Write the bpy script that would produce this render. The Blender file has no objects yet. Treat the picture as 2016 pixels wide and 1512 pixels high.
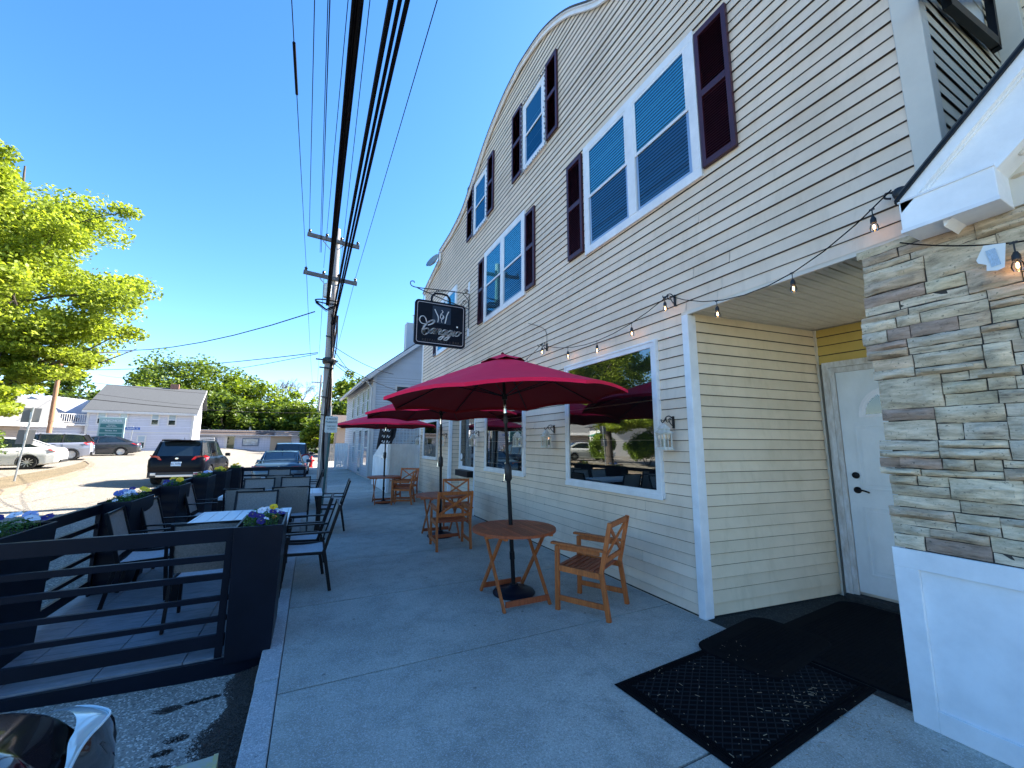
import bpy, bmesh, math, random
import numpy as np
from mathutils import Vector, Matrix, noise as mnoise
random.seed(7); RNG=np.random.default_rng(11)
S=bpy.context.scene; COL=S.collection
R=math.radians
# ------------------------------------------------------------------ camera
cam=bpy.data.cameras.new('camera'); camo=bpy.data.objects.new('camera',cam); COL.objects.link(camo)
F_PX,YAW,PITCH,ROLL=790.0,R(26.15),R(8.55),.0056
_fw=Vector((math.sin(YAW)*math.cos(PITCH),math.cos(YAW)*math.cos(PITCH),math.sin(PITCH)))
_r=Vector((math.cos(YAW),-math.sin(YAW),0)); _u=_r.cross(_fw)
_r2=_r*math.cos(ROLL)+_u*math.sin(ROLL); _u2=_u*math.cos(ROLL)-_r*math.sin(ROLL)
_m=Matrix((_r2,_u2,-_fw)).transposed().to_4x4(); _m.translation=(0,0,1.65)
camo.matrix_world=_m
cam.sensor_width=36; cam.lens=36*F_PX/2016; cam.clip_start=.05; cam.clip_end=3000
S.camera=camo
# ------------------------------------------------------------------ sky, sun, exposure
SUN_EL,SUN_AZ=R(38),R(80)      # azimuth clockwise from +Y
w=bpy.data.worlds.new('World'); S.world=w; w.use_nodes=True
nt=w.node_tree; nt.nodes.clear()
sky=nt.nodes.new('ShaderNodeTexSky'); sky.sky_type='NISHITA'; sky.sun_disc=False
sky.sun_elevation=SUN_EL; sky.sun_rotation=SUN_AZ; sky.air_density=1.0; sky.dust_density=.3; sky.ozone_density=3.5
hs=nt.nodes.new('ShaderNodeHueSaturation'); hs.inputs['Hue'].default_value=.503; hs.inputs['Saturation'].default_value=1.24; hs.inputs['Value'].default_value=1.0
bg=nt.nodes.new('ShaderNodeBackground'); bg.inputs[1].default_value=.088
wo=nt.nodes.new('ShaderNodeOutputWorld')
nt.links.new(sky.outputs[0],hs.inputs['Color']); nt.links.new(hs.outputs[0],bg.inputs[0]); nt.links.new(bg.outputs[0],wo.inputs[0])
sl=bpy.data.lights.new('sun','SUN'); sl.energy=5.0; sl.angle=R(.55); sl.color=(1,.94,.84)
so=bpy.data.objects.new('sun',sl); COL.objects.link(so)
_sd=Vector((math.sin(SUN_AZ)*math.cos(SUN_EL),math.cos(SUN_AZ)*math.cos(SUN_EL),math.sin(SUN_EL)))
so.rotation_euler=_sd.to_track_quat('Z','Y').to_euler(); so.location=(20,0,30)
S.view_settings.view_transform='Standard'; S.view_settings.look='None'; S.view_settings.exposure=2.3; S.view_settings.gamma=1
# ------------------------------------------------------------------ materials
MATS={}
def pm(name,col,rough=.6,metal=0,var=0,vs=6,bump=0,bs=40,spec=.5,stretch=(1,1,1),col2=None,sub=None,coat=0,emit=None,alpha=None,detail=6):
    """principled material, optional colour noise and bump"""
    if name in MATS: return MATS[name]
    m=bpy.data.materials.new(name); m.use_nodes=True; MATS[name]=m
    n=m.node_tree; b=n.nodes['Principled BSDF']
    b.inputs['Roughness'].default_value=rough; b.inputs['Metallic'].default_value=metal
    b.inputs['Specular IOR Level'].default_value=spec; b.inputs['Coat Weight'].default_value=coat
    b.inputs['Base Color'].default_value=(*col,1)
    if emit: b.inputs['Emission Color'].default_value=(*emit[0],1); b.inputs['Emission Strength'].default_value=emit[1]
    if var or bump:
        tc=n.nodes.new('ShaderNodeTexCoord'); mp=n.nodes.new('ShaderNodeMapping'); mp.inputs['Scale'].default_value=stretch
        n.links.new(tc.outputs['Object'],mp.inputs[0])
    if var:
        no=n.nodes.new('ShaderNodeTexNoise'); no.inputs['Scale'].default_value=vs; no.inputs['Detail'].default_value=detail; no.inputs['Roughness'].default_value=.65
        n.links.new(mp.outputs[0],no.inputs[0])
        cr=n.nodes.new('ShaderNodeValToRGB'); c2=col2 or tuple(c*(1-var) for c in col); c1=tuple(min(1,c*(1+var*.5)) for c in col) if not col2 else col
        cr.color_ramp.elements[0].color=(*c2,1); cr.color_ramp.elements[1].color=(*c1,1)
        cr.color_ramp.elements[0].position=.3; cr.color_ramp.elements[1].position=.7
        n.links.new(no.outputs[0],cr.inputs[0]); n.links.new(cr.outputs[0],b.inputs['Base Color'])
    if bump:
        nb=n.nodes.new('ShaderNodeTexNoise'); nb.inputs['Scale'].default_value=bs; nb.inputs['Detail'].default_value=5
        n.links.new(mp.outputs[0],nb.inputs[0])
        bp=n.nodes.new('ShaderNodeBump'); bp.inputs['Strength'].default_value=bump; bp.inputs['Distance'].default_value=.02
        n.links.new(nb.outputs[0],bp.inputs['Height']); n.links.new(bp.outputs[0],b.inputs['Normal'])
    return m
def node(m,t): return m.node_tree.nodes.new(t)
def mixcol(m,fac,a,b,mode='MIX'):
    x=m.node_tree.nodes.new('ShaderNodeMix'); x.data_type='RGBA'; x.blend_type=mode
    L=m.node_tree.links
    for s,i in ((fac,0),(a,6),(b,7)):
        if isinstance(s,(int,float)): x.inputs[i].default_value=s
        elif isinstance(s,tuple): x.inputs[i].default_value=(*s,1)
        else: L.new(s,x.inputs[i])
    return x.outputs[2]
def mat_ground(name,base,speck,stain,scale=1,rough=.9,cracks=None,bump=.35,stainsc=.9,agg=(235,.8)):
    """aggregate surface: fine speckle + soft stains + dark spots + bump"""
    m=bpy.data.materials.new(name); m.use_nodes=True; MATS[name]=m
    n=m.node_tree; b=n.nodes['Principled BSDF']; b.inputs['Roughness'].default_value=rough; b.inputs['Specular IOR Level'].default_value=.3
    tc=n.nodes.new('ShaderNodeTexCoord'); O=tc.outputs['Object']
    def nz(s,d,r=.6):
        x=n.nodes.new('ShaderNodeTexNoise'); x.inputs['Scale'].default_value=s; x.inputs['Detail'].default_value=d; x.inputs['Roughness'].default_value=r
        n.links.new(O,x.inputs[0]); return x.outputs[0]
    def ramp(s,p0,p1,c0,c1):
        x=n.nodes.new('ShaderNodeValToRGB'); x.color_ramp.elements[0].position=p0; x.color_ramp.elements[1].position=p1
        x.color_ramp.elements[0].color=(*c0,1); x.color_ramp.elements[1].color=(*c1,1); n.links.new(s,x.inputs[0]); return x.outputs[0]
    fine=nz(150*scale,3,.8); mid=nz(28*scale,6,.7); big=nz(stainsc,5,.6)
    c=mixcol(m,ramp(fine,.38,.66,(0,0,0),(1,1,1)),speck,base)
    c=mixcol(m,ramp(mid,.35,.75,(1,1,1),(0,0,0)),tuple(x*.78 for x in base),c)
    x=n.nodes.new('ShaderNodeMix')
    c=mixcol(m,ramp(big,.40,.62,(0,0,0),(1,1,1)),c,stain)
    c=mixcol(m,ramp(nz(stainsc*4.5,6,.7),0.46,.66,(0,0,0),(.8,.8,.8)),c,tuple(x*.8 for x in stain))
    c=mixcol(m,ramp(nz(stainsc*.35,3,.6),.40,.62,(0,0,0),(.45,.45,.45)),c,tuple(x*.85 for x in stain))
    v=n.nodes.new('ShaderNodeTexVoronoi'); v.inputs['Scale'].default_value=4.5; v.inputs['Randomness'].default_value=1; n.links.new(O,v.inputs[0])
    c=mixcol(m,ramp(v.outputs['Distance'],.05,.075,(.8,.8,.8),(0,0,0)),c,tuple(x*.45 for x in stain))
    vg=n.nodes.new('ShaderNodeTexVoronoi'); vg.inputs['Scale'].default_value=agg[0]*scale; n.links.new(O,vg.inputs[0])
    sp=n.nodes.new('ShaderNodeSeparateColor'); n.links.new(vg.outputs['Color'],sp.inputs[0])
    c=mixcol(m,ramp(sp.outputs[0],.70,.92,(0,0,0),(agg[1],)*3),c,tuple(min(.95,x*1.75) for x in base))
    c=mixcol(m,ramp(sp.outputs[1],.72,.9,(0,0,0),(agg[1],)*3),c,tuple(x*.25 for x in base))
    if cracks:
        v2=n.nodes.new('ShaderNodeTexVoronoi'); v2.feature='DISTANCE_TO_EDGE'; v2.inputs['Scale'].default_value=cracks
        wn=n.nodes.new('ShaderNodeTexNoise'); wn.inputs['Scale'].default_value=2.5; n.links.new(O,wn.inputs[0])
        vm=n.nodes.new('ShaderNodeVectorMath'); vm.operation='ADD'; sc=n.nodes.new('ShaderNodeVectorMath'); sc.operation='SCALE'; sc.inputs[3].default_value=.8
        n.links.new(wn.outputs[1],sc.inputs[0]); n.links.new(sc.outputs[0],vm.inputs[0]); n.links.new(O,vm.inputs[1]); n.links.new(vm.outputs[0],v2.inputs[0])
        c=mixcol(m,ramp(v2.outputs[0],.002,.009,(.5,.5,.5),(0,0,0)),c,tuple(x*.5 for x in base))
    n.links.new(c,b.inputs['Base Color'])
    bp=n.nodes.new('ShaderNodeBump'); bp.inputs['Strength'].default_value=bump; bp.inputs['Distance'].default_value=.006
    n.links.new(fine,bp.inputs['Height']); n.links.new(bp.outputs[0],b.inputs['Normal'])
    return m
def mat_wood(name,c1,c2,rough=.5,axis=(14,14,1.2),bump=.15):
    m=bpy.data.materials.new(name); m.use_nodes=True; MATS[name]=m
    n=m.node_tree; b=n.nodes['Principled BSDF']; b.inputs['Roughness'].default_value=rough; b.inputs['Specular IOR Level'].default_value=.35
    tc=n.nodes.new('ShaderNodeTexCoord'); mp=n.nodes.new('ShaderNodeMapping'); mp.inputs['Scale'].default_value=axis
    n.links.new(tc.outputs['Object'],mp.inputs[0])
    a=n.nodes.new('ShaderNodeTexNoise'); a.inputs['Scale'].default_value=3.2; a.inputs['Detail'].default_value=8; a.inputs['Roughness'].default_value=.7; a.inputs['Distortion'].default_value=.6
    n.links.new(mp.outputs[0],a.inputs[0])
    g=n.nodes.new('ShaderNodeNewGeometry')
    cr=n.nodes.new('ShaderNodeValToRGB'); cr.color_ramp.elements[0].position=.3; cr.color_ramp.elements[1].position=.72
    cr.color_ramp.elements[0].color=(*c2,1); cr.color_ramp.elements[1].color=(*c1,1); n.links.new(a.outputs[0],cr.inputs[0])
    h=n.nodes.new('ShaderNodeHueSaturation'); mr=n.nodes.new('ShaderNodeMapRange'); mr.inputs[3].default_value=.72; mr.inputs[4].default_value=1.18
    n.links.new(g.outputs['Random Per Island'],mr.inputs[0]); n.links.new(mr.outputs[0],h.inputs['Value']); n.links.new(cr.outputs[0],h.inputs['Color'])
    n.links.new(h.outputs[0],b.inputs['Base Color'])
    bp=n.nodes.new('ShaderNodeBump'); bp.inputs['Strength'].default_value=bump; bp.inputs['Distance'].default_value=.004
    n.links.new(a.outputs[0],bp.inputs['Height']); n.links.new(bp.outputs[0],b.inputs['Normal'])
    return m
def mat_siding(name,col,grime=(.42,.38,.3),streak=.35):
    m=bpy.data.materials.new(name); m.use_nodes=True; MATS[name]=m
    n=m.node_tree; b=n.nodes['Principled BSDF']; b.inputs['Roughness'].default_value=.55; b.inputs['Specular IOR Level'].default_value=.3
    tc=n.nodes.new('ShaderNodeTexCoord')
    def nz(scale,s,d):
        mp=n.nodes.new('ShaderNodeMapping'); mp.inputs['Scale'].default_value=scale; n.links.new(tc.outputs['Object'],mp.inputs[0])
        x=n.nodes.new('ShaderNodeTexNoise'); x.inputs['Scale'].default_value=s; x.inputs['Detail'].default_value=d; x.inputs['Roughness'].default_value=.65
        n.links.new(mp.outputs[0],x.inputs[0]); return x.outputs[0]
    def ramp(s,p0,p1,a,c):
        x=n.nodes.new('ShaderNodeValToRGB'); x.color_ramp.elements[0].position=p0; x.color_ramp.elements[1].position=p1
        x.color_ramp.elements[0].color=(a,a,a,1); x.color_ramp.elements[1].color=(c,c,c,1); n.links.new(s,x.inputs[0]); return x.outputs[0]
    g=n.nodes.new('ShaderNodeNewGeometry')
    c=mixcol(m,ramp(nz((1,1,1),1.1,5),.45,.75,0,streak),col,grime)
    c=mixcol(m,ramp(nz((1,1,.22),9,6),.52,.78,0,streak*.8),c,grime)
    c=mixcol(m,ramp(nz((1,1,1),75,2),.7,.78,0,.22),c,(.2,.18,.15))
    h=n.nodes.new('ShaderNodeHueSaturation'); mr=n.nodes.new('ShaderNodeMapRange'); mr.inputs[3].default_value=.93; mr.inputs[4].default_value=1.04
    n.links.new(g.outputs['Random Per Island'],mr.inputs[0]); n.links.new(mr.outputs[0],h.inputs['Value']); n.links.new(c,h.inputs['Color'])
    n.links.new(h.outputs[0],b.inputs['Base Color'])
    bp=n.nodes.new('ShaderNodeBump'); bp.inputs['Strength'].default_value=.12; bp.inputs['Distance'].default_value=.01
    n.links.new(nz((1,1,1),3,3),bp.inputs['Height']); n.links.new(bp.outputs[0],b.inputs['Normal'])
    return m
def mat_leaf(name,c1,c2,trans=.45,vs=1.2,tcol=None):
    m=bpy.data.materials.new(name); m.use_nodes=True; MATS[name]=m
    n=m.node_tree; n.nodes.remove(n.nodes['Principled BSDF']); out=n.nodes['Material Output']
    tc=n.nodes.new('ShaderNodeTexCoord'); no=n.nodes.new('ShaderNodeTexNoise'); no.inputs['Scale'].default_value=vs; no.inputs['Detail'].default_value=4
    n.links.new(tc.outputs['Object'],no.inputs[0])
    g=n.nodes.new('ShaderNodeNewGeometry')
    ad=n.nodes.new('ShaderNodeMath'); ad.operation='ADD'; ml=n.nodes.new('ShaderNodeMath'); ml.operation='MULTIPLY'; ml.inputs[1].default_value=.45
    n.links.new(g.outputs['Random Per Island'],ml.inputs[0]); n.links.new(ml.outputs[0],ad.inputs[0]); n.links.new(no.outputs[0],ad.inputs[1])
    cr=n.nodes.new('ShaderNodeValToRGB'); cr.color_ramp.elements[0].position=.45; cr.color_ramp.elements[1].position=1.0
    cr.color_ramp.elements[0].color=(*c2,1); cr.color_ramp.elements[1].color=(*c1,1); n.links.new(ad.outputs[0],cr.inputs[0])
    d=n.nodes.new('ShaderNodeBsdfPrincipled'); d.inputs['Roughness'].default_value=.5; d.inputs['Specular IOR Level'].default_value=.3
    n.links.new(cr.outputs[0],d.inputs['Base Color'])
    t=n.nodes.new('ShaderNodeBsdfTranslucent')
    tc2=mixcol(m,1.0,cr.outputs[0],tcol or (1.0,1.0,.45),'MULTIPLY'); n.links.new(tc2,t.inputs[0])
    mx=n.nodes.new('ShaderNodeMixShader'); mx.inputs[0].default_value=trans
    n.links.new(d.outputs[0],mx.inputs[1]); n.links.new(t.outputs[0],mx.inputs[2]); n.links.new(mx.outputs[0],out.inputs[0])
    return m
def mat_glass(name,tint=(.75,.85,.9),ior=1.9,thru=.8,dark=(.01,.015,.02),refl=(1,1,1)):
    """window pane: fresnel mirror over partly see-through tinted glass"""
    m=bpy.data.materials.new(name); m.use_nodes=True; MATS[name]=m
    n=m.node_tree; n.nodes.remove(n.nodes['Principled BSDF']); out=n.nodes['Material Output']
    f=n.nodes.new('ShaderNodeFresnel'); f.inputs[0].default_value=ior
    tr=n.nodes.new('ShaderNodeBsdfTransparent'); tr.inputs[0].default_value=(*tint,1)
    df=n.nodes.new('ShaderNodeBsdfDiffuse'); df.inputs[0].default_value=(*dark,1)
    m1=n.nodes.new('ShaderNodeMixShader'); m1.inputs[0].default_value=thru; n.links.new(df.outputs[0],m1.inputs[1]); n.links.new(tr.outputs[0],m1.inputs[2])
    gl=n.nodes.new('ShaderNodeBsdfGlossy'); gl.inputs['Roughness'].default_value=.0; gl.inputs[0].default_value=(*refl,1)
    tc=n.nodes.new('ShaderNodeTexCoord'); no=n.nodes.new('ShaderNodeTexNoise'); no.inputs['Scale'].default_value=1.3; no.inputs['Detail'].default_value=1
    n.links.new(tc.outputs['Object'],no.inputs[0]); bp=n.nodes.new('ShaderNodeBump'); bp.inputs['Strength'].default_value=.04; bp.inputs['Distance'].default_value=.02
    n.links.new(no.outputs[0],bp.inputs['Height']); n.links.new(bp.outputs[0],gl.inputs['Normal'])
    mx=n.nodes.new('ShaderNodeMixShader'); n.links.new(f.outputs[0],mx.inputs[0]); n.links.new(m1.outputs[0],mx.inputs[1]); n.links.new(gl.outputs[0],mx.inputs[2])
    n.links.new(mx.outputs[0],out.inputs[0]); return m
M_SIDING=mat_siding('cream_vinyl_siding',(.82,.655,.50),(.48,.37,.26),.42)
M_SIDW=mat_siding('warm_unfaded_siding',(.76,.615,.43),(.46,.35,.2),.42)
M_SIDEG=mat_siding('grey_white_siding',(.50,.53,.56),(.38,.38,.38),.2)
M_WHITE=pm('white_vinyl_trim',(.80,.80,.80),.4,var=.12,vs=5)
M_WHITEP=pm('white_painted_board',(.90,.90,.89),.55,var=.16,vs=2.2,bump=.12,bs=14,detail=9)
M_PEEL=pm('peeling_white_wood',(.72,.72,.70),.6,var=.5,vs=18,stretch=(1,1,.25),col2=(.40,.36,.30))
M_TRIMC=pm('cream_trim',(.66,.60,.50),.45,var=.08,vs=4)
M_SHUT=pm('plum_shutter',(.050,.010,.022),.45,var=.2,vs=5)
M_BLACK=pm('black_painted_metal',(.007,.008,.011),.42,var=.3,vs=9,spec=.2)
M_IRON=pm('black_wrought_iron',(.01,.01,.011),.45)
M_NAVY=pm('dark_navy_paint',(.0055,.0085,.017),.42,var=.25,vs=3,spec=.16)
M_CONC=mat_ground('sidewalk_concrete',(.70,.69,.58),(.34,.34,.30),(.34,.345,.30),.36,.92,None,.5,.7,agg=(520,.30))
M_CURB=mat_ground('granite_curb',(.64,.64,.60),(.30,.31,.31),(.42,.44,.43),.4,.8,None,.5,2,agg=(450,.4))
M_ASPH=mat_ground('sun_bleached_asphalt',(.30,.262,.21),(.10,.095,.085),(.21,.185,.15),.30,.95,.33,.7,.35)
M_JOINT=pm('joint_dirt',(.035,.035,.033),.95,var=.5,vs=30)
M_TEAK1=mat_wood('orange_teak',(.72,.20,.045),(.34,.08,.018))
M_TEAK2=mat_wood('red_brown_teak',(.56,.135,.045),(.30,.06,.02))
M_CANOPY=pm('red_canopy_fabric',(1.0,.008,.07),.85,var=.12,vs=2,bump=.35,bs=5)
def _tr():
    m=M_CANOPY.node_tree; b=m.nodes['Principled BSDF']; out=m.nodes['Material Output']
    t=m.nodes.new('ShaderNodeBsdfTranslucent'); t.inputs[0].default_value=(.5,.0,.004,1)
    mx=m.nodes.new('ShaderNodeMixShader'); mx.inputs[0].default_value=.05
    m.links.new(b.outputs[0],mx.inputs[1]); m.links.new(t.outputs[0],mx.inputs[2]); m.links.new(mx.outputs[0],out.inputs[0])
    # one cloth throughout; the underside's shade is painted in as a darker colour
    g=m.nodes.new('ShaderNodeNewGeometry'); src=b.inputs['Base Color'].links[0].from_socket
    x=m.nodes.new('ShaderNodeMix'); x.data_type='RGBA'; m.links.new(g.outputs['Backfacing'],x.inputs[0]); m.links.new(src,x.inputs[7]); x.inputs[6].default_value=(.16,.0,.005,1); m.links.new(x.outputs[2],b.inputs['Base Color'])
_tr()
M_GLASS=mat_glass('shop_window_glass',ior=2.7,refl=(.95,1,1))
M_GLASSU=mat_glass('upper_window_glass',tint=(.42,.80,.92),ior=2.5,thru=.95,refl=(.35,.85,1))
M_SCREEN=mat_glass('insect_screen_glass',tint=(.35,.42,.5),ior=1.8,thru=.8,dark=(.01,.04,.08),refl=(.2,.7,.9))
M_LAPSHADE=pm('painted_lap_shade',(.07,.055,.045),.9)
M_DARKIN=pm('dark_interior',(.012,.012,.015),.9)
M_BLIND=pm('white_blind',(.80,.88,.95),.6)
M_STEEL=pm('galvanised_steel',(.42,.43,.43),.45,.7,var=.25,vs=8)
M_ALU=pm('dull_aluminium',(.5,.5,.52),.35,.9)
M_POLE=pm('weathered_pole_wood',(.36,.33,.31),.9,var=.45,vs=6,stretch=(3,3,.25),bump=.5,bs=30)
M_POLEB=pm('brown_pole_wood',(.30,.155,.085),.9,var=.4,vs=6,stretch=(3,3,.25),bump=.4,bs=30)
M_CABLE=pm('black_cable',(.006,.006,.008),.7,spec=.08)
M_SLING=pm('grey_sling_fabric',(.26,.24,.215),.8,var=.35,vs=70,stretch=(1,1,1))
M_SLINGL=pm('grey_sling_seat',(.46,.46,.47),.75,var=.25,vs=60)
M_TTOP=pm('white_plank_tabletop',(.62,.66,.70),.32,var=.08,vs=9,spec=.6)
M_DECK=pm('grey_composite_decking',(.20,.215,.235),.6,var=.3,vs=7,stretch=(1,4,1),bump=.1,bs=60)
M_SOIL=pm('potting_soil',(.03,.02,.013),.95,var=.5,vs=40)
M_RUB=pm('black_rubber_mat',(.006,.006,.007),.85,var=.4,vs=30,spec=.08)
M_MULCH=pm('bark_mulch',(.15,.12,.095),.95,var=.6,vs=110,col2=(.012,.009,.008))
M_TWIG=pm('dry_twigs',(.30,.24,.16),.9)
M_LEAF=mat_leaf('maple_leaves',(.45,.52,.07),(.15,.21,.03),.55,.9)
M_LEAF2=mat_leaf('mid_green_leaves',(.20,.27,.035),(.03,.065,.012),.45,.25)
M_LEAF3=mat_leaf('bright_green_leaves',(.28,.35,.035),(.06,.11,.015),.5,.25)
M_HEDGE=mat_leaf('hedge_leaves',(.26,.36,.03),(.08,.14,.015),.3,1.2)
M_PLANT=mat_leaf('pansy_leaves',(.10,.22,.03),(.03,.09,.015),.3,20)
M_BARK=pm('grey_bark',(.10,.08,.065),.95,var=.5,vs=8,stretch=(2,2,.4),bump=.6,bs=20)
M_BARE=pm('bare_twig_bark',(.15,.13,.12),.95)
M_SHIN=pm('grey_roof_shingles',(.075,.078,.08),.9,var=.35,vs=14,stretch=(1,1,3))
M_SHIN2=pm('brown_roof_shingles',(.10,.075,.065),.9,var=.35,vs=10)
M_HOUSE=mat_siding('lavender_white_clapboard',(.56,.56,.62),(.42,.42,.46),.25)
M_HTRIM=pm('house_trim',(.60,.58,.55),.6,var=.08,vs=3)
M_TYRE=pm('tyre_rubber',(.012,.012,.013),.8)
M_RIM=pm('alloy_rim',(.55,.55,.57),.3,.8)
M_CGLASS=pm('car_glass',(.012,.02,.025),.03,spec=1.0)
M_PLAST=pm('black_plastic',(.015,.015,.016),.5)
M_TAIL=pm('red_tail_lamp',(.45,.01,.015),.2,coat=.5,spec=.7)
M_HLAMP=pm('clear_lamp_lens',(.55,.62,.66),.12,spec=.8,coat=.8)
M_PLATE=pm('blue_licence_plate',(.45,.6,.75),.4)
M_CHROME=pm('chrome',(.75,.75,.77),.12,1.0)
M_YELL=pm('yellow_kerb_paint',(.62,.50,.05),.7,var=.5,vs=12,col2=(.42,.42,.38))
M_HYD=pm('red_hydrant_paint',(.55,.015,.02),.5)
M_GREENS=pm('green_sign_board',(.30,.42,.40),.5)
M_TEAL=pm('dark_teal_panel',(.03,.16,.16),.5)
M_BLUES=pm('blue_street_sign',(.01,.10,.42),.4)
M_SAND=mat_ground('dry_grass_verge',(.20,.15,.09),(.13,.095,.055),(.15,.12,.07),.5,.95,None,.6,.6)
M_LAWN=mat_ground('grass_ground',(.07,.10,.03),(.04,.06,.02),(.09,.09,.04),.3,.95,None,.6,.2)
M_BULB=pm('warm_bulb_filament',(1,.6,.3),.3,emit=((1,.55,.2),9))
M_BGLASS=mat_glass('clear_bulb_glass',tint=(.95,.93,.9),ior=1.35,thru=.95)
M_BGLASSM=M_BGLASS
# ------------------------------------------------------------------ mesh builder
class MB:
    def __init__(s): s.v=[]; s.f=[]; s.c=[]; s.cc=None
    def add(s,vs,fs):
        o=len(s.v); s.v+= [tuple(p) for p in vs]; s.f+= [tuple(i+o for i in f) for f in fs]
        if s.cc is not None: s.c+=[s.cc]*len(fs)
    def box(s,x0,x1,y0,y1,z0,z1):
        s.add([(x0,y0,z0),(x1,y0,z0),(x1,y1,z0),(x0,y1,z0),(x0,y0,z1),(x1,y0,z1),(x1,y1,z1),(x0,y1,z1)],
              [(0,3,2,1),(4,5,6,7),(0,1,5,4),(1,2,6,5),(2,3,7,6),(3,0,4,7)]); return s
    def obox(s,c,sz,M=None):
        M=M or Matrix.Identity(3); c=Vector(c); h=[a/2 for a in sz]
        vs=[c+M@Vector((sx*h[0],sy*h[1],sz_*h[2])) for sz_ in (-1,1) for sx,sy in ((-1,-1),(1,-1),(1,1),(-1,1))]
        s.add(vs,[(0,3,2,1),(4,5,6,7),(0,1,5,4),(1,2,6,5),(2,3,7,6),(3,0,4,7)]); return s
    def bar(s,p,q,w,t,up=(0,0,1)):
        """rectangular beam p->q, width w (sideways), thickness t (towards up)"""
        p=Vector(p); q=Vector(q); d=(q-p).normalized(); up=Vector(up)
        sx=d.cross(up)
        if sx.length<1e-4: sx=d.cross(Vector((0,1,0)))
        sx.normalize(); u=sx.cross(d)
        vs=[e+sx*a*w/2+u*b*t/2 for e in (p,q) for a,b in ((-1,-1),(1,-1),(1,1),(-1,1))]
        s.add(vs,[(0,1,2,3),(7,6,5,4),(0,4,5,1),(1,5,6,2),(2,6,7,3),(3,7,4,0)]); return s
    def tube(s,pts,r,n=8,cap=True):
        pts=[Vector(p) for p in pts]; rr=r if isinstance(r,(list,tuple)) else [r]*len(pts)
        o=len(s.v); ref=None; vs=[];fs=[]
        for i,p in enumerate(pts):
            d=(pts[min(i+1,len(pts)-1)]-pts[max(i-1,0)]).normalized()
            if ref is None:
                ref=d.cross(Vector((0,0,1)))
                if ref.length<.1: ref=d.cross(Vector((1,0,0)))
            ref=(ref-d*ref.dot(d)).normalized(); b=d.cross(ref)
            for k in range(n):
                a=2*math.pi*k/n; vs.append(p+(ref*math.cos(a)+b*math.sin(a))*rr[i])
        for i in range(len(pts)-1):
            for k in range(n): k2=(k+1)%n; fs.append((i*n+k,i*n+k2,(i+1)*n+k2,(i+1)*n+k))
        if cap: fs.append(tuple(range(n-1,-1,-1))); fs.append(tuple((len(pts)-1)*n+k for k in range(n)))
        s.add(vs,fs); return s
    def lathe(s,prof,c=(0,0,0),n=20,M=None):
        vs=[];fs=[]; c=Vector(c); M=M or Matrix.Identity(3)
        for r,z in prof:
            for k in range(n): a=2*math.pi*k/n; vs.append(c+M@Vector((r*math.cos(a),r*math.sin(a),z)))
        for i in range(len(prof)-1):
            for k in range(n): k2=(k+1)%n; fs.append((i*n+k,i*n+k2,(i+1)*n+k2,(i+1)*n+k))
        if prof[0][0]>1e-5: fs.append(tuple(range(n-1,-1,-1)))
        if prof[-1][0]>1e-5: fs.append(tuple((len(prof)-1)*n+k for k in range(n)))
        s.add(vs,fs); return s
    def prism(s,poly,d):
        """polygon (3-D points) extruded by vector d"""
        n=len(poly); d=Vector(d); P=[Vector(p) for p in poly]
        s.add(P+[p+d for p in P],[tuple(range(n-1,-1,-1)),tuple(range(n,2*n))]+[(i,(i+1)%n,n+(i+1)%n,n+i) for i in range(n)]); return s
    def quad(s,a,b,c,d): s.add([a,b,c,d],[(0,1,2,3)]); return s
    def build(s,name,mat,parent=None,smooth=False,bevel=0,world=True,normals=True):
        me=bpy.data.meshes.new(name); off=Vector((0,0,0))
        if parent is not None and world: off=OFF.get(parent.name,Vector((0,0,0)))
        vs=[tuple(Vector(v)-off) for v in s.v] if off.length>0 else s.v
        me.from_pydata(vs,[],s.f); me.materials.append(mat)
        if s.c:
            at=me.attributes.new('tint','FLOAT_COLOR','FACE')
            at.data.foreach_set('color',[x for c in s.c for x in (*c,1)])
        if normals:
            b=bmesh.new(); b.from_mesh(me); bmesh.ops.recalc_face_normals(b,faces=b.faces); b.to_mesh(me); b.free()
        if smooth:
            me.polygons.foreach_set('use_smooth',[True]*len(me.polygons))
            try: me.set_sharp_from_angle(angle=R(40))
            except Exception: pass
        o=bpy.data.objects.new(name,me); COL.objects.link(o)
        if parent is not None: o.parent=parent; OFF[o.name]=off
        else: OFF[o.name]=Vector((0,0,0))
        if bevel:
            bm=o.modifiers.new('bevel','BEVEL'); bm.width=bevel; bm.segments=2; bm.limit_method='ANGLE'; bm.angle_limit=R(40)
        return o
OFF={}
def tag(o,label=None,cat=None,group=None,kind=None):
    if label: o['label']=label
    if cat: o['category']=cat
    if group: o['group']=group
    if kind: o['kind']=kind
    return o
def thing(name,label,cat,loc=(0,0,0),rz=0,group=None):
    o=bpy.data.objects.new(name,None); COL.objects.link(o); o.location=loc; o.rotation_euler=(0,0,rz); o.empty_display_size=.1
    OFF[o.name]=Vector(loc) if rz==0 else Vector((0,0,0))
    return tag(o,label,cat,group)
def copy_tree(o,parent=None):
    c=o.copy(); COL.objects.link(c)
    if parent is not None: c.parent=parent
    for ch in list(o.children): copy_tree(ch,c)
    return c
def place(o,loc,rz,label=None,group=None):
    o.location=loc; o.rotation_euler=(0,0,rz)
    if label: o['label']=label
    if group: o['group']=group
    return o
def struct(o): o['kind']='structure'; return o
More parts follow.
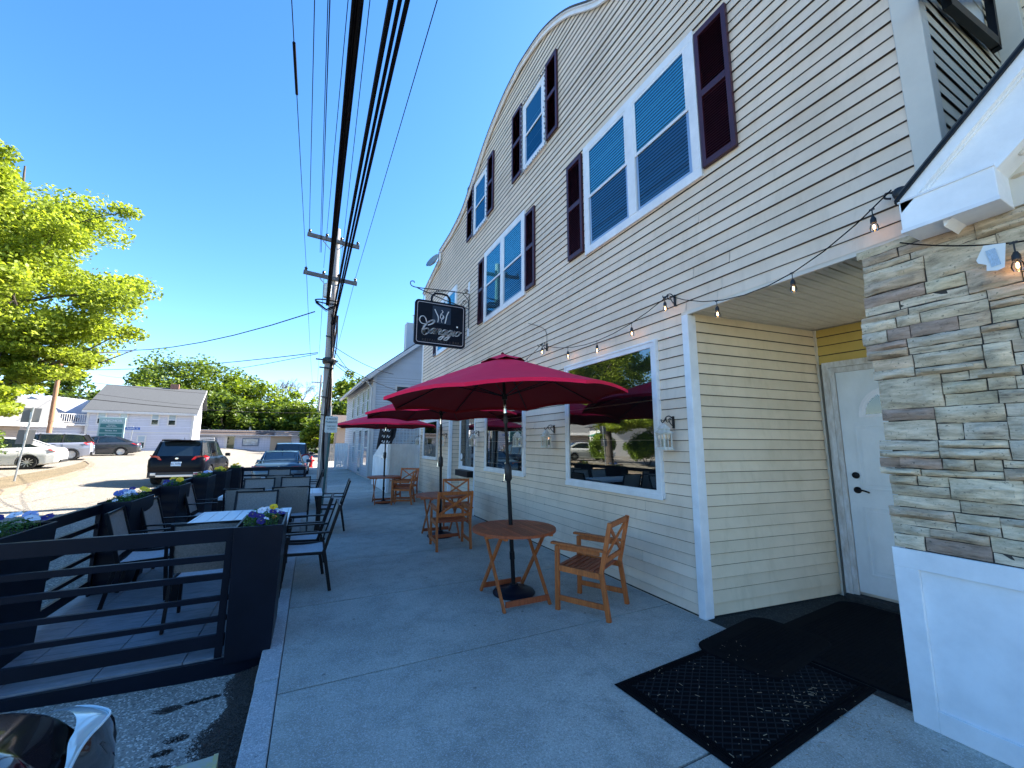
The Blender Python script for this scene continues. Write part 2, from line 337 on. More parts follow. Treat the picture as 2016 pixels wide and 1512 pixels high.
def text_mb(txt,size,origin,ux,uy,depth=.002,align='CENTER',space=1.0):
    """lettering mesh laid out in the plane spanned by ux (reading direction), uy (up)"""
    cu=bpy.data.curves.new('t','FONT'); cu.body=txt; cu.size=size; cu.align_x=align; cu.align_y='CENTER'; cu.extrude=depth; cu.space_character=space; cu.resolution_u=3
    ob=bpy.data.objects.new('t',cu); COL.objects.link(ob)
    dg=bpy.context.evaluated_depsgraph_get(); me=bpy.data.meshes.new_from_object(ob.evaluated_get(dg))
    ux=Vector(ux).normalized(); uy=Vector(uy).normalized(); uz=ux.cross(uy); o=Vector(origin)
    mb=MB(); mb.add([o+ux*v.co.x+uy*v.co.y+uz*v.co.z for v in me.vertices],[tuple(p.vertices) for p in me.polygons])
    bpy.data.objects.remove(ob); bpy.data.curves.remove(cu); bpy.data.meshes.remove(me)
    return mb
def smoothstep(t): t=max(0,min(1,t)); return t*t*(3-2*t)
def catmull(P,k=8,closed=False):
    P=[Vector(p) for p in P]; out=[]
    n=len(P)
    for i in range(n-1):
        p0=P[max(i-1,0)];p1=P[i];p2=P[i+1];p3=P[min(i+2,n-1)]
        for j in range(k):
            t=j/k; out.append(.5*((2*p1)+(p2-p0)*t+(2*p0-5*p1+4*p2-p3)*t*t+(3*p1-p0-3*p2+p3)*t**3))
    out.append(P[-1]); return out
# ------------------------------------------------------------------ terrain
def rise(y): return .62*smoothstep((y-20)/36)
def gz(x,y):
    z=rise(y)
    if x<-.25:
        z+= -.15+.15*smoothstep((-x-.25)/3.6)
    z+= .33*smoothstep((-x-5.5)/4)*smoothstep((y-10)/9)
    return z
def grid(xs,ys,zf):
    mb=MB(); nx,ny=len(xs),len(ys)
    vs=[(x,y,zf(x,y)) for y in ys for x in xs]
    fs=[(j*nx+i,j*nx+i+1,(j+1)*nx+i+1,(j+1)*nx+i) for j in range(ny-1) for i in range(nx-1)]
    mb.add(vs,fs); return mb
def lin(a,b,n): return [a+(b-a)*i/(n-1) for i in range(n)]
# ================================================================== SETTING
xs=[-600,-300,-150,-90,-60]+lin(-50,10,31)+[20,40,90,200,500]; ys=[-400,-120,-60,-30]+lin(-20,80,51)+[100,140,200,400,900]
struct(grid(xs,ys,lambda x,y: gz(x,y)-.05 if x<-.25 else min(gz(x,y),rise(y))-.30).build('ground',M_LAWN,smooth=True,normals=False))
rx=[-45,-40,-35,-30]+lin(-26,-4,23)+[-3.2,-2.4,-1.6,-.9,-.5,-.26]
struct(grid(rx,lin(-14,72,87),gz).build('road',M_ASPH,smooth=True,normals=False))
# side street asphalt to the right beyond the neighbour
struct(grid(lin(-.3,16,12),lin(35.2,60,20),lambda x,y: rise(y)-.03).build('side_road',M_ASPH,smooth=True,normals=False))
# sidewalk slabs with joint gaps
JY=[-8.0,-6.4,-4.7,-3.1,-1.5,.12,1.72,3.32,4.88,6.49,8.10,9.70,11.3,12.9,14.5,16.1,17.5,19.1,20.7,22.3,24,26,28,30,32,34.9]
sw=MB()
for a,b in zip(JY[:-1],JY[1:]):
    za,zb=rise(a),rise(b); x0,x1=-.092,5.9 if b<3.4 else 4.3
    sw.add([(x0,a+.008,za),(x1,a+.008,za),(x1,b-.008,zb),(x0,b-.008,zb),(x0,a+.008,za-.14),(x1,a+.008,za-.14),(x1,b-.008,zb-.14),(x0,b-.008,zb-.14)],
           [(0,1,2,3),(0,4,5,1),(2,6,7,3),(1,5,6,2),(3,7,4,0)])
struct(sw.build('sidewalk',M_CONC))
jb=MB()
for a,b in zip(JY[:-1],JY[1:]): jb.add([(-.09,a-.01,rise(a)-.012),(5.9 if b<3.4 else 4.3,a-.01,rise(a)-.012),(5.9 if b<3.4 else 4.3,b,rise(b)-.012),(-.09,b,rise(b)-.012)],[(0,1,2,3)])
struct(jb.build('sidewalk_joint_dirt',M_JOINT))
# granite kerb stones
kb=MB(); KY=[-7,-4.9,-2.8,-.7,1.45,3.53,5.48,7.5,9.6,11.7,13.8,15.9,18,20,22,24,26,28,30,32,34.8]
for i,(a,b) in enumerate(zip(KY[:-1],KY[1:])):
    za,zb=rise(a)+.002,rise(b)+.002; j=.004*math.sin(i*2.3)
    kb.add([(-.245+j,a+.006,za-.3),(-.098,a+.006,za-.3),(-.098,b-.006,zb-.3),(-.245+j,b-.006,zb-.3),(-.24+j,a+.006,za),(-.098,a+.006,za),(-.098,b-.006,zb),(-.24+j,b-.006,zb)],
           [(0,3,2,1),(4,5,6,7),(0,1,5,4),(1,2,6,5),(2,3,7,6),(3,0,4,7)])
struct(kb.build('kerb',M_CURB,bevel=.008))
# traffic island on the left, concrete edge and dry verge
ISL=[(-9.45,16.5),(-9.3,19.5),(-9.35,22),(-9.8,25),(-10.9,28.5),(-12.0,30.2),(-13.5,31),(-16,31),(-20,30)]
ISLB=[(-8.2,14.8),(-8.1,17),(-8.3,20),(-8.75,23),(-9.5,26.4),(-10.6,29.6),(-11.7,31.8),(-14,33)]
def island():
    out=[(-7.6,10),(-7.5,14),(-7.7,18),(-8.2,21.5),(-8.9,25),(-9.9,28.2),(-10.9,30.6),(-11.3,31.3)]
    inn=[(-9.3,10),(-9.1,14),(-9.2,18),(-9.6,21.5),(-10.1,25),(-10.7,28.2),(-11.3,30.6),(-11.4,31.35)]
    def off(P,d,s=1): 
        r=[]
        for i,p in enumerate(P):
            q=Vector(P[min(i+1,len(P)-1)])-Vector(P[max(i-1,0)]); nn=Vector((-q.y,q.x)).normalized()*d; r.append((p[0]+nn.x,p[1]+nn.y))
        return r
    kb=MB(); o2=off(out,.22)
    for i in range(len(out)-1):
        P=[out[i],out[i+1],o2[i+1],o2[i]]
        z=[gz(*p)+.13 for p in P]
        kb.add([(p[0],p[1],zz-.4) for p,zz in zip(P,z)]+[(p[0],p[1],zz) for p,zz in zip(P,z)],[(4,5,6,7),(0,1,5,4),(1,2,6,5),(2,3,7,6),(3,0,4,7)])
    struct(kb.build('traffic_island_kerb',M_CONCL))
    g=MB(); 
    for i in range(len(out)-1):
        P=[o2[i],o2[i+1],inn[i+1],inn[i]]; g.add([(p[0],p[1],gz(*p)+.11) for p in P],[(0,1,2,3)])
    struct(g.build('traffic_island_verge',M_SAND))
M_CONCL=mat_ground('island_concrete',(.27,.22,.17),(.20,.16,.12),(.20,.15,.10),.8,.9,None,.4,.8)  # concrete of the island kerb
island()
# sandy wash along the island gutter and yellow centre line
pl=MB()
for y0,y1 in ((-6,34),):
    ysl=lin(y0,y1,41)
    for a,b in zip(ysl[:-1],ysl[1:]):
        for xc in (-4.35,-4.55):
            pl.add([(xc-.05,a,gz(xc,a)+.006),(xc+.05,a,gz(xc,a)+.006),(xc+.05,b,gz(xc,b)+.006),(xc-.05,b,gz(xc,b)+.006)],[(0,1,2,3)])
struct(pl.build('road_centre_line',pm('faded_yellow_line',(.36,.30,.13),.9,var=.5,vs=12,col2=(.24,.21,.16))))
struct(grid([-3.2,-2.6,-2.0,-1.4,-.8,-.27],lin(-8,4.1,14),lambda x,y: gz(x,y)+.004).build('lightened_parking_lane',mat_ground('lightened_lane_asphalt',(.50,.47,.40),(.16,.15,.13),(.34,.32,.27),.30,.95,None,.8,.5,agg=(330,.7)),smooth=True,normals=False))  # asphalt colour lightened to brighten this shaded stretch of street
# mulch in the gutter
mm=MB(); rnd=random.Random(3)
ysm=lin(2.15,4.12,60); wdf=lambda y: .10+.17*(.5+.5*math.sin(y*3.1+.6)*math.sin(y*7.3))+.012*math.sin(y*61)+.01*math.sin(y*37)
for a,b in zip(ysm[:-1],ysm[1:]): mm.add([(-.25,a,-.128),(-.25,b,-.128),(-.26-.7*wdf(b),b,-.140),(-.26-.7*wdf(a),a,-.140),(-.26-wdf(a),a,-.149),(-.26-wdf(b),b,-.149)],[(0,1,2,3),(3,2,5,4)])
for i in range(7000):
    y=rnd.uniform(2.2,4.15); t=rnd.random()**1.3; wdt=.10+.17*(.5+.5*math.sin(y*3.1+.6)*math.sin(y*7.3))
    x=-.262-t*wdt*1.08; z=-.132+rnd.random()*.02*(1-t)-.012*t
    a=rnd.uniform(0,6.28); l=rnd.uniform(.006,.022); wd=rnd.uniform(.002,.006)
    mm.obox((x,y,z),(l,wd,.003),Matrix.Rotation(a,3,'Z')@Matrix.Rotation(rnd.uniform(-.6,.6),3,'Y'))
for cx,cy,rr in ((-.75,3.72,.06),(-.62,3.75,.035),(-.55,3.76,.025),(-.5,3.77,.03),(-.66,3.25,.04),(-.62,3.36,.05),(-.7,3.08,.1),(-.58,3.02,.09)):
    for i in range(int(rr*3500)):
        a=rnd.uniform(0,6.28); q=rr*rnd.random()**.6
        mm.obox((cx+q*math.cos(a)*1.3,cy+q*math.sin(a)*.7,gz(cx,cy)+.006),(rnd.uniform(.005,.018),.004,.003),Matrix.Rotation(rnd.uniform(0,6.28),3,'Z'))
tag(mm.build('bark_mulch',M_MULCH,normals=False),'dark bark mulch spilled along the granite kerb by the parklet','mulch',kind='stuff')
tw=MB()
for i in range(260):
    x=rnd.uniform(2.0,3.5); y=rnd.uniform(1.3,2.7)
    if i%3==0: x=rnd.gauss(3.15,.2); y=rnd.gauss(1.65,.2)
    if x>3.32: continue
    l=rnd.choice((.006,.008,.012,.03)); tw.obox((x,y,.026),(l,.003,.002),Matrix.Rotation(rnd.uniform(0,3.14),3,'Z'))
tag(tw.build('leaf_litter',M_TWIG,normals=False),'pale dry twigs and petals scattered over the black door mats','litter',kind='stuff')

# ================================================================== RESTAURANT BUILDING
XF=3.503
BLD=thing('restaurant_building','large cream clapboard building with a curved gambrel roof, plum shutters and white framed shop windows','building',(3.6,7.5,0))
near=[(.0,.87),(7.0,.87),(7.35,1.4),(7.75,2.8),(8.05,3.5),(8.39,4.13),(9.10,4.96),(9.53,5.75),(9.70,6.6)]
far=[(.0,14.72),(7.38,14.66),(7.45,14.4),(7.80,12.66),(8.12,12.62),(8.16,11.4),(8.36,10.3),(8.86,9.39),(9.36,8.44),(9.64,7.52),(9.70,6.9)]
def interp(T,z):
    for (z0,a),(z1,b) in zip(T[:-1],T[1:]):
        if z0<=z<=z1: return a+(b-a)*(z-z0)/max(1e-6,z1-z0)
    return None
def clap(mb,P0,dirv,nrm,segs,ch=.1135,lip=.020):
    """lap siding: P0 origin, dirv horizontal unit, nrm outward, segs=[(za,zb,[(s0,s1)...] fn)]"""
    d=Vector(dirv); n=Vector(nrm)
    for (z0,z1,a0,b0,a1,b1,k) in segs:
        l=lip*(1.0 if k%2 else .72)*(.90+.2*((k*7919+int(a0*13))%17)/17); l2=.0025; z0=z0+.0022*math.sin(k*3.7+a0*1.3)
        p=lambda s,z,o: Vector(P0)+d*s+n*o+Vector((0,0,z))
        # split into panels with butt joints
        A=p(a0,z0,l); B=p(b0,z0,l); Cc=p(b1,z1,l2); D=p(a1,z1,l2)
        mb.add([A,B,Cc,D],[(0,1,2,3)])
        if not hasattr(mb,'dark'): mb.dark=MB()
        mb.dark.add([p(a0,z0-.0075,l2+.0012),p(b0,z0-.0075,l2+.0012),p(b0,z0+.012,l2+.0015),p(a0,z0+.012,l2+.0015)],[(0,1,2,3)])  # dark strip under each lap paints in its shadow line
sd=MB(); ch=.1135; k=0; z=.0; srnd=random.Random(5)
while z<9.66:
    z1=min(z+ch,9.69)
    a0=interp(near,z); a1=interp(near,z1); b0=interp(far,z); b1=interp(far,z1)
    if None in (a0,a1,b0,b1): break
    spans=[(a0,b0,a1,b1)]
    if z<3.03: spans=[(2.92,9.12,2.92,9.12),(11.12,b0,11.12,b1)] if z<2.62 else [(2.92,b0,2.92,b1)]
    segs=[]
    for (s0,s1,t0,t1) in spans:
        L=max(s1,t1)-min(s0,t0); nseg=max(1,int(L/3.6)); cuts=sorted(srnd.uniform(.1,.9) for _ in range(nseg))
        prev0,prev1=s0,t0
        for c in cuts+[None]:
            if c is None: e0,e1=s1,t1
            else: e0=e1=s0+(s1-s0)*c
            if e0-prev0<.3 and c is not None: continue
            segs.append((z,z1,prev0,e0,prev1,e1,k)); prev0,prev1=e0+.005,e1+.005
    clap(sd,(XF,0,0),(0,1,0),(-1,0,0),segs)
    z=z1; k+=1
_sd=sd.build('front_siding',M_SIDING,BLD,normals=False); sd.dark.build('lap_shade_strip',M_LAPSHADE,_sd,normals=False)
# solid core behind the siding (bow roofed volume)
poly=[(XF+.01,y,z) for z,y in near]+[(XF+.01,y,z) for z,y in reversed(far)]
poly=[p for p in poly if p[2]>3.08]
core=MB(); core.prism([(XF+.01,.9,3.12),]+poly+[(XF+.01,14.7,3.12)],(12,0,0))
core.box(XF+.01,15.4,2.94,9.10,-.2,3.12); core.box(3.83,15.4,9.10,11.14,-.2,3.12); core.box(XF+.01,3.84,9.10,11.14,2.62,3.12); core.box(XF+.01,15.4,11.14,14.7,-.2,3.12)
core.build('wall_core',M_TRIMC,BLD)
rw=MB(); rw.box(7.2,15.4,14.72,19.5,-.1,7.2); rw.build('gap_sun_block',M_TRIMC,BLD)  # unseen box added to keep sun out of the gap between the buildings
# curved roof with fascia
rf=[(y,z) for z,y in near if z>6.9]+[(y,z) for z,y in reversed(far) if z>7.3]
rf[0]=(.75,6.98); rf[-1]=(14.8,7.34)
_a=[p for p in rf if p[0]<11.5]; rf=[(p.x,p.y) for p in catmull([(a,b,0) for a,b in _a],6)]+[p for p in rf if p[0]>=11.5]
rm=MB(); fm=MB()
for (y0,z0),(y1,z1) in zip(rf[:-1],rf[1:]):
    d=Vector((0,y1-y0,z1-z0)).normalized(); nn=Vector((0,-d.z,d.y))
    a=Vector((0,y0,z0));b=Vector((0,y1,z1))
    for o0,o1,mbb,xa,xb in ((.02,.05,rm,3.40,15.6),(-.06,.02,fm,3.44,3.475),(.005,.02,fm,3.41,3.50)):
        P=[a+nn*o0,b+nn*o0,b+nn*o1,a+nn*o1]
        mbb.prism([(xa,p.y,p.z) for p in P],(xb-xa,0,0))
rm.build('roof',M_SHIN,BLD); fm.build('roof_fascia',M_WHITE,BLD)
# corner boards
t=MB(); t.box(3.478,3.60,.86,1.005,3.13,7.15); t.build('corner_board',M_TRIMC,BLD,bevel=.006)
t=MB(); t.box(3.478,3.56,14.62,14.74,0,7.3); t.build('corner_board',M_WHITE,BLD,bevel=.004)
t=MB(); t.box(3.474,3.60,2.865,2.945,0.0,3.03); t.build('corner_post',M_WHITE,BLD,bevel=.006)
t=MB(); t.box(3.474,3.56,9.09,9.14,0,2.62); t.build('corner_post',M_WHITE,BLD,bevel=.004)
t=MB(); t.box(3.474,3.56,11.09,11.19,0,2.62); t.build('corner_post',M_WHITE,BLD,bevel=.004)
t=MB(); t.box(3.490,3.515,2.95,9.09,-.02,.02); t.box(3.490,3.515,11.19,14.62,-.02,.02); t.build('base_strip',M_JOINT,BLD)
# side wall above the porch (faces the camera) and set back wall
def clap_wall(name,A,B,z0,z1,mat,parent,ch=.1135,lip=.019,flip=False):
    A=Vector((A[0],A[1],0));B=Vector((B[0],B[1],0)); d=(B-A); L=d.length; d.normalize(); n=Vector((d.y,-d.x,0))*(-1 if flip else 1)
    mb=MB(); z=z0;k=0
    while z<z1-.001:
        zz=min(z+ch,z1); clap(mb,A,d,n,[(z,zz,0,L,0,L,k)],lip=lip); z=zz;k+=1
    o=mb.build(name,mat,parent,normals=False); mb.dark.build('lap_shade_strip',M_LAPSHADE,o,normals=False); return o
clap_wall('side_siding',(3.60,.875),(5.25,.875),3.2,5.6,M_SIDW,BLD,lip=.015)
t=MB(); t.box(3.6,5.3,.895,.93,3.1,7.0); t.build('side_wall_core',M_TRIMC,BLD)
t=MB(); t.box(5.22,5.33,.72,.87,3.2,7.0); t.build('inner_corner_board',M_TRIMC,BLD,bevel=.005)
clap_wall('set_back_siding',(5.33,.85),(5.33,-2.5),3.2,7.0,M_SIDW,BLD,flip=False)
t=MB(); t.box(5.345,5.5,-2.5,.9,3.1,7.0); t.build('set_back_wall_core',M_TRIMC,BLD)
# entry recess: splayed wall, soffit, door wall
clap_wall('recess_siding',(3.60,2.885),(5.46,2.675),.02,3.05,M_SIDW,BLD)
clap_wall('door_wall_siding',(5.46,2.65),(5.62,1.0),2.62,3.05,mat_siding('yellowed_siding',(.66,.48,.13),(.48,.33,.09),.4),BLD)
t=MB(); t.prism([(3.6,2.90,0),(5.50,2.69,0),(5.66,1.0,0),(5.8,1.0,0),(5.8,3.0,0),(3.6,3.0,0)],(0,0,3.1)); t.build('recess_wall_core',M_TRIMC,BLD)
t=MB(); t.box(5.435,5.475,2.645,2.69,0,3.05); t.build('recess_corner_strip',M_TRIMC,BLD)
t=MB(); t.box(3.52,5.8,1.0,2.95,3.085,3.12); t.build('soffit_core',M_TRIMC,BLD)
t=MB()
for i in range(19):
    y0=1.02+i*.1; t.prism([(3.52,y0,3.083),(3.52,y0+.092,3.083),(3.52,y0+.092,3.072),(3.52,y0+.085,3.068),(3.52,y0+.045,3.068),(3.52,y0+.04,3.073),(3.52,y0+.03,3.068),(3.52,y0+.004,3.068)],(2.0,0,0))
t.build('soffit',M_WHITE if False else M_TRIMC,BLD)
t=MB(); t.box(3.485,3.52,1.0,2.95,3.03,3.07); t.build('soffit_edge_trim',M_TRIMC,BLD)
# door set in the splayed door wall: local frame
dA=Vector((5.455,2.60,0)); dd=Vector((.108,-.994,0)).normalized(); dn=Vector((-dd.y*-1*-1,0,0)); dn=Vector((-.994,-.108,0)).normalized()
DM=Matrix((dd,Vector((0,0,1)).cross(dd)*1,Vector((0,0,1)))).transposed()
def dp(s,o,z): return dA+dd*s+dn*o+Vector((0,0,z))
def dbox(mb,s0,s1,o0,o1,z0,z1):
    P=[dp(s,o,z) for z in (z0,z1) for s,o in ((s0,o0),(s1,o0),(s1,o1),(s0,o1))]
    mb.add(P,[(0,3,2,1),(4,5,6,7),(0,1,5,4),(1,2,6,5),(2,3,7,6),(3,0,4,7)])
fr=MB(); dbox(fr,-.01,.055,0,.05,.04,2.56); dbox(fr,.055,.10,0,.03,.04,2.56); dbox(fr,-.01,1.15,0,.05,2.56,2.63); dbox(fr,.10,1.05,0,.03,2.50,2.56); dbox(fr,1.06,1.15,0,.05,.04,2.56)
FR=fr.build('door_frame',M_PEEL,BLD,bevel=.003)
dr=MB(); dbox(dr,.105,1.055,-.01,.012,.09,2.50)
for z0,z1 in ((.28,1.0),(1.18,1.88)):
    for s0,s1 in ((.22,.52),(.62,.92)):
        dbox(dr,s0,s1,.012,.018,z0,z0+.02); dbox(dr,s0,s1,.012,.018,z1-.02,z1); dbox(dr,s0,s0+.02,.012,.018,z0+.02,z1-.02); dbox(dr,s1-.02,s1,.012,.018,z0+.02,z1-.02)
        dbox(dr,s0+.05,s1-.05,.012,.017,z0+.05,z1-.05)
DR=dr.build('door',pm('white_door_paint',(.74,.78,.78),.4,var=.16,vs=3,stretch=(1,1,.6),col2=(.60,.64,.64)),BLD,bevel=.003)
# fan light
fl=MB(); c0=(.58,2.0)
for i in range(12):
    a0=math.pi*i/12; a1=math.pi*(i+1)/12
    for r0,r1,o in ((.27,.30,.022),(.24,.27,.018)):
        P=[dp(c0[0]+math.cos(a)*r,o if q else .012,c0[1]+math.sin(a)*r) for q in (0,1) for a,r in ((a0,r0),(a1,r0),(a1,r1),(a0,r1))]
        fl.add(P,[(4,5,6,7),(0,1,5,4),(2,3,7,6)])
dbox(fl,c0[0]-.3,c0[0]+.3,.012,.022,c0[1]-.03,c0[1])
for a in (.35,.5,.65): 
    fl.bar(dp(c0[0],.018,c0[1]),dp(c0[0]+.25*math.cos(a*math.pi),.018,c0[1]+.25*math.sin(a*math.pi)),.012,.008,dn)
fl.build('fan_light_frame',M_WHITE,DR)
fg=MB(); P=[dp(c0[0]+math.cos(math.pi*i/16)*.245,.015,c0[1]+math.sin(math.pi*i/16)*.245) for i in range(17)]; fg.add(P,[tuple(range(17))]); 
fg.build('fan_light_pane',pm('dark_mirror_glass',(.02,.025,.03),.03,spec=1),DR)
hn=MB(); Md=Matrix((dd,Vector((0,0,1)),dn)).transposed()
hn.lathe([(.0,0),(.034,0),(.036,.012),(.02,.02),(.0,.022)],dp(.19,.012,1.33),16,Md); hn.build('deadbolt',M_BLACK,DR,smooth=True)
hn=MB(); hn.lathe([(.0,0),(.036,0),(.036,.01),(.015,.03),(.0,.035)],dp(.19,.012,1.17),16,Md); hn.tube(catmull([dp(.19,.045,1.17),dp(.24,.05,1.172),dp(.285,.045,1.158),dp(.295,.04,1.150)],4),.009,8); hn.build('door_handle',M_BLACK,DR,smooth=True)
th=MB(); dbox(th,0,1.15,-.02,.11,.0,.055); th.build('door_threshold',M_JOINT,BLD)
# ---------------- windows
def window(y0,y1,z0,z1,units=1,xf=XF,parent=BLD,cas=.10,kind='shop',label=None,mull=None):
    """casing as the window mesh, panes / sashes / blind as its parts"""
    X=xf-.05
    f=MB(); f.box(X,xf+.0,y0,y1,z0,z0+cas); f.box(X,xf,y0,y1,z1-cas,z1); f.box(X,xf,y0,y0+cas,z0+cas,z1-cas); f.box(X,xf,y1-cas,y1,z0+cas,z1-cas)
    if kind=='shop':
        f.box(X-.012,X,y0-.01,y1+.01,z0-.012,z0+.05); f.box(X-.010,X,y0+.004,y0+.03,z0+.05,z1-.004); f.box(X-.010,X,y1-.03,y1-.004,z0+.05,z1-.004); f.box(X-.010,X,y0+.03,y1-.03,z1-.03,z1-.004)
    n=units; mw=mull or .14; inner=(y1-y0-2*cas-(n-1)*mw)/n
    for i in range(1,n): ys_=y0+cas+i*inner+(i-1)*mw; f.box(X-.004,xf,ys_,ys_+mw,z0+cas,z1-cas)
    W=f.build('window',M_WHITE,parent,bevel=.004)
    if label: W['label']=label
    for i in range(n):
        a=y0+cas+i*(inner+mw); b=a+inner; c=z0+cas; d=z1-cas
        bk=MB(); bk.box(xf-.019,xf-.0175,a,b,c,d)
        bk.build('dark_room',M_DARKIN,W)
        if kind=='shop':
            g=MB(); g.quad((xf-.034,a,c),(xf-.034,a,d),(xf-.034,b,d),(xf-.034,b,c)); g.build('pane',M_GLASS,W,normals=False)
        else:
            m=(c+d)/2; sw_=.035
            up=MB(); up.box(xf-.046,xf-.034,a,b,m-.02,m+.02); up.box(xf-.046,xf-.034,a,a+sw_,m+.02,d-sw_); up.box(xf-.046,xf-.034,b-sw_,b,m+.02,d-sw_); up.box(xf-.046,xf-.034,a,b,d-sw_,d); U=up.build('upper_sash',M_WHITE,W)
            lo=MB(); lo.box(xf-.033,xf-.022,a,b,c,c+sw_+.01); lo.box(xf-.033,xf-.022,a,a+sw_+.01,c+sw_+.01,m-.02); lo.box(xf-.033,xf-.022,b-sw_-.01,b,c+sw_+.01,m-.02); lo.box(xf-.033,xf-.022,a,b,m-.02,m+.015); Lo=lo.build('lower_sash',M_ALU,W)
            g=MB(); g.quad((xf-.040,a+sw_,m+.02),(xf-.040,a+sw_,d-sw_),(xf-.040,b-sw_,d-sw_),(xf-.040,b-sw_,m+.02)); g.build('upper_pane',M_GLASSU,W,normals=False)
            g=MB(); g.quad((xf-.030,a+sw_,c+sw_),(xf-.030,a+sw_,m-.02),(xf-.030,b-sw_,m-.02),(xf-.030,b-sw_,c+sw_)); g.build('lower_pane',M_SCREEN,W,normals=False)
            bl=MB(); zz=c+.02
            while zz<d-sw_:
                bl.add([(xf-.026,a+.03,zz),(xf-.026,b-.03,zz),(xf-.0215,b-.03,zz+.030),(xf-.0215,a+.03,zz+.030)],[(0,1,2,3)]); zz+=.044
            if kind=='blind': bl.build('blind',M_BLIND,W,normals=False)
    return W
def shutter(y0,y1,z0,z1,parent=BLD,xf=XF):
    s=MB(); X0,X1=xf-.055,xf-.016; st=.05; mz=z0+(z1-z0)*.52
    s.box(X0,X1,y0,y0+st,z0,z1); s.box(X0,X1,y1-st,y1,z0,z1); s.box(X0,X1,y0+st,y1-st,z0,z0+.07); s.box(X0,X1,y0+st,y1-st,z1-.07,z1); s.box(X0,X1,y0+st,y1-st,mz-.04,mz+.04)
    S_=s.build('shutter',M_SHUT,parent,bevel=.003)
    l=MB()
    for a,b in ((z0+.07,mz-.04),(mz+.04,z1-.07)):
        z=a
        while z<b-.02: l.add([(X0+.006,y0+st,z),(X0+.006,y1-st,z),(X1-.008,y1-st,z+.034),(X1-.008,y0+st,z+.034)],[(0,1,2,3)]); z+=.03
        l.add([(X1-.006,y0+st,a),(X1-.006,y1-st,a),(X1-.006,y1-st,b),(X1-.006,y0+st,b)],[(0,1,2,3)])
    l.build('louvres',M_SHUT,S_,normals=False)
window(3.305,5.175,1.07,2.86,1,cas=.085); window(6.53,8.41,1.08,2.44,1,cas=.085); window(12.3,14.04,1.16,2.44,1,cas=.085)
window(2.56,4.585,4.44,6.21,2,kind='blind',cas=.11); shutter(2.17,2.545,4.51,6.13); shutter(4.64,5.04,4.54,6.18)
window(6.53,8.62,4.50,6.28,2,kind='blind',cas=.11); shutter(6.14,6.5,4.56,6.15); shutter(8.66,9.01,4.57,6.2)
window(10.75,12.75,4.52,6.28,2,kind='blind',cas=.11); shutter(12.8,13.15,4.57,6.2)
window(5.71,6.6,7.13,8.62,1,kind='plain',cas=.10); shutter(5.305,5.68,7.16,8.75); shutter(6.68,7.11,7.19,8.8)
window(8.53,9.44,7.12,8.60,1,kind='plain',cas=.10); shutter(8.14,8.5,7.2,8.75); shutter(9.52,9.98,7.2,8.85)
# fairy light strings round the attic windows
fy=MB()
for (a,b,c,d) in ((5.69,6.62,7.1,8.64),(8.51,9.46,7.1,8.62)):
    pts=[(XF-.06,a,c),(XF-.06,a,d),(XF-.06,b,d),(XF-.06,b,c),(XF-.06,a,c)]
    for p,q in zip(pts[:-1],pts[1:]):
        p=Vector(p);q=Vector(q);n=14
        P=[p.lerp(q,i/n)+Vector((random.uniform(-.01,.01),random.uniform(-.015,.015),random.uniform(-.015,.015))) for i in range(n+1)]
        fy.tube(P,.004,4)
        for x in P: fy.obox(x+Vector((-.01,0,0)),(.02,.012,.03))
fy.build('fairy_light_string',M_STEEL,BLD)
# second recess (front entry) : side wall, back wall with window, planter box
clap_wall('recess_siding',(3.56,11.135),(3.80,11.135),.02,2.62,M_SIDING,BLD)
clap_wall('recess_back_siding',(3.80,11.12),(3.80,9.12),.02,2.62,M_SIDING,BLD,flip=False)
W=window(9.25,11.02,.98,2.5,1,xf=3.80,cas=.08)
st=MB(); st.lathe([(0,0),(.085,0),(.085,.002),(0,.002)],(3.752,10.82,1.31),20,Matrix.Rotation(R(90),3,'Y')); st.obox((3.752,10.82,1.12),(.003,.19,.13)); st.build('window_stickers',pm('white_sticker',(.75,.75,.78),.5),W)
lt=MB()
for i in range(14):
    for s in (1,-1):
        lt.bar((3.775,9.5+i*.09,1.25),(3.775,9.5+i*.09+s*.3,1.75),.008,.008,(1,0,0))
lt.build('lattice_screen',pm('tan_lattice',(.35,.2,.09),.7),W)
t=MB(); t.box(3.60,3.78,9.9,10.9,.80,.96); t.build('window_box',M_BLACK,BLD,bevel=.008)
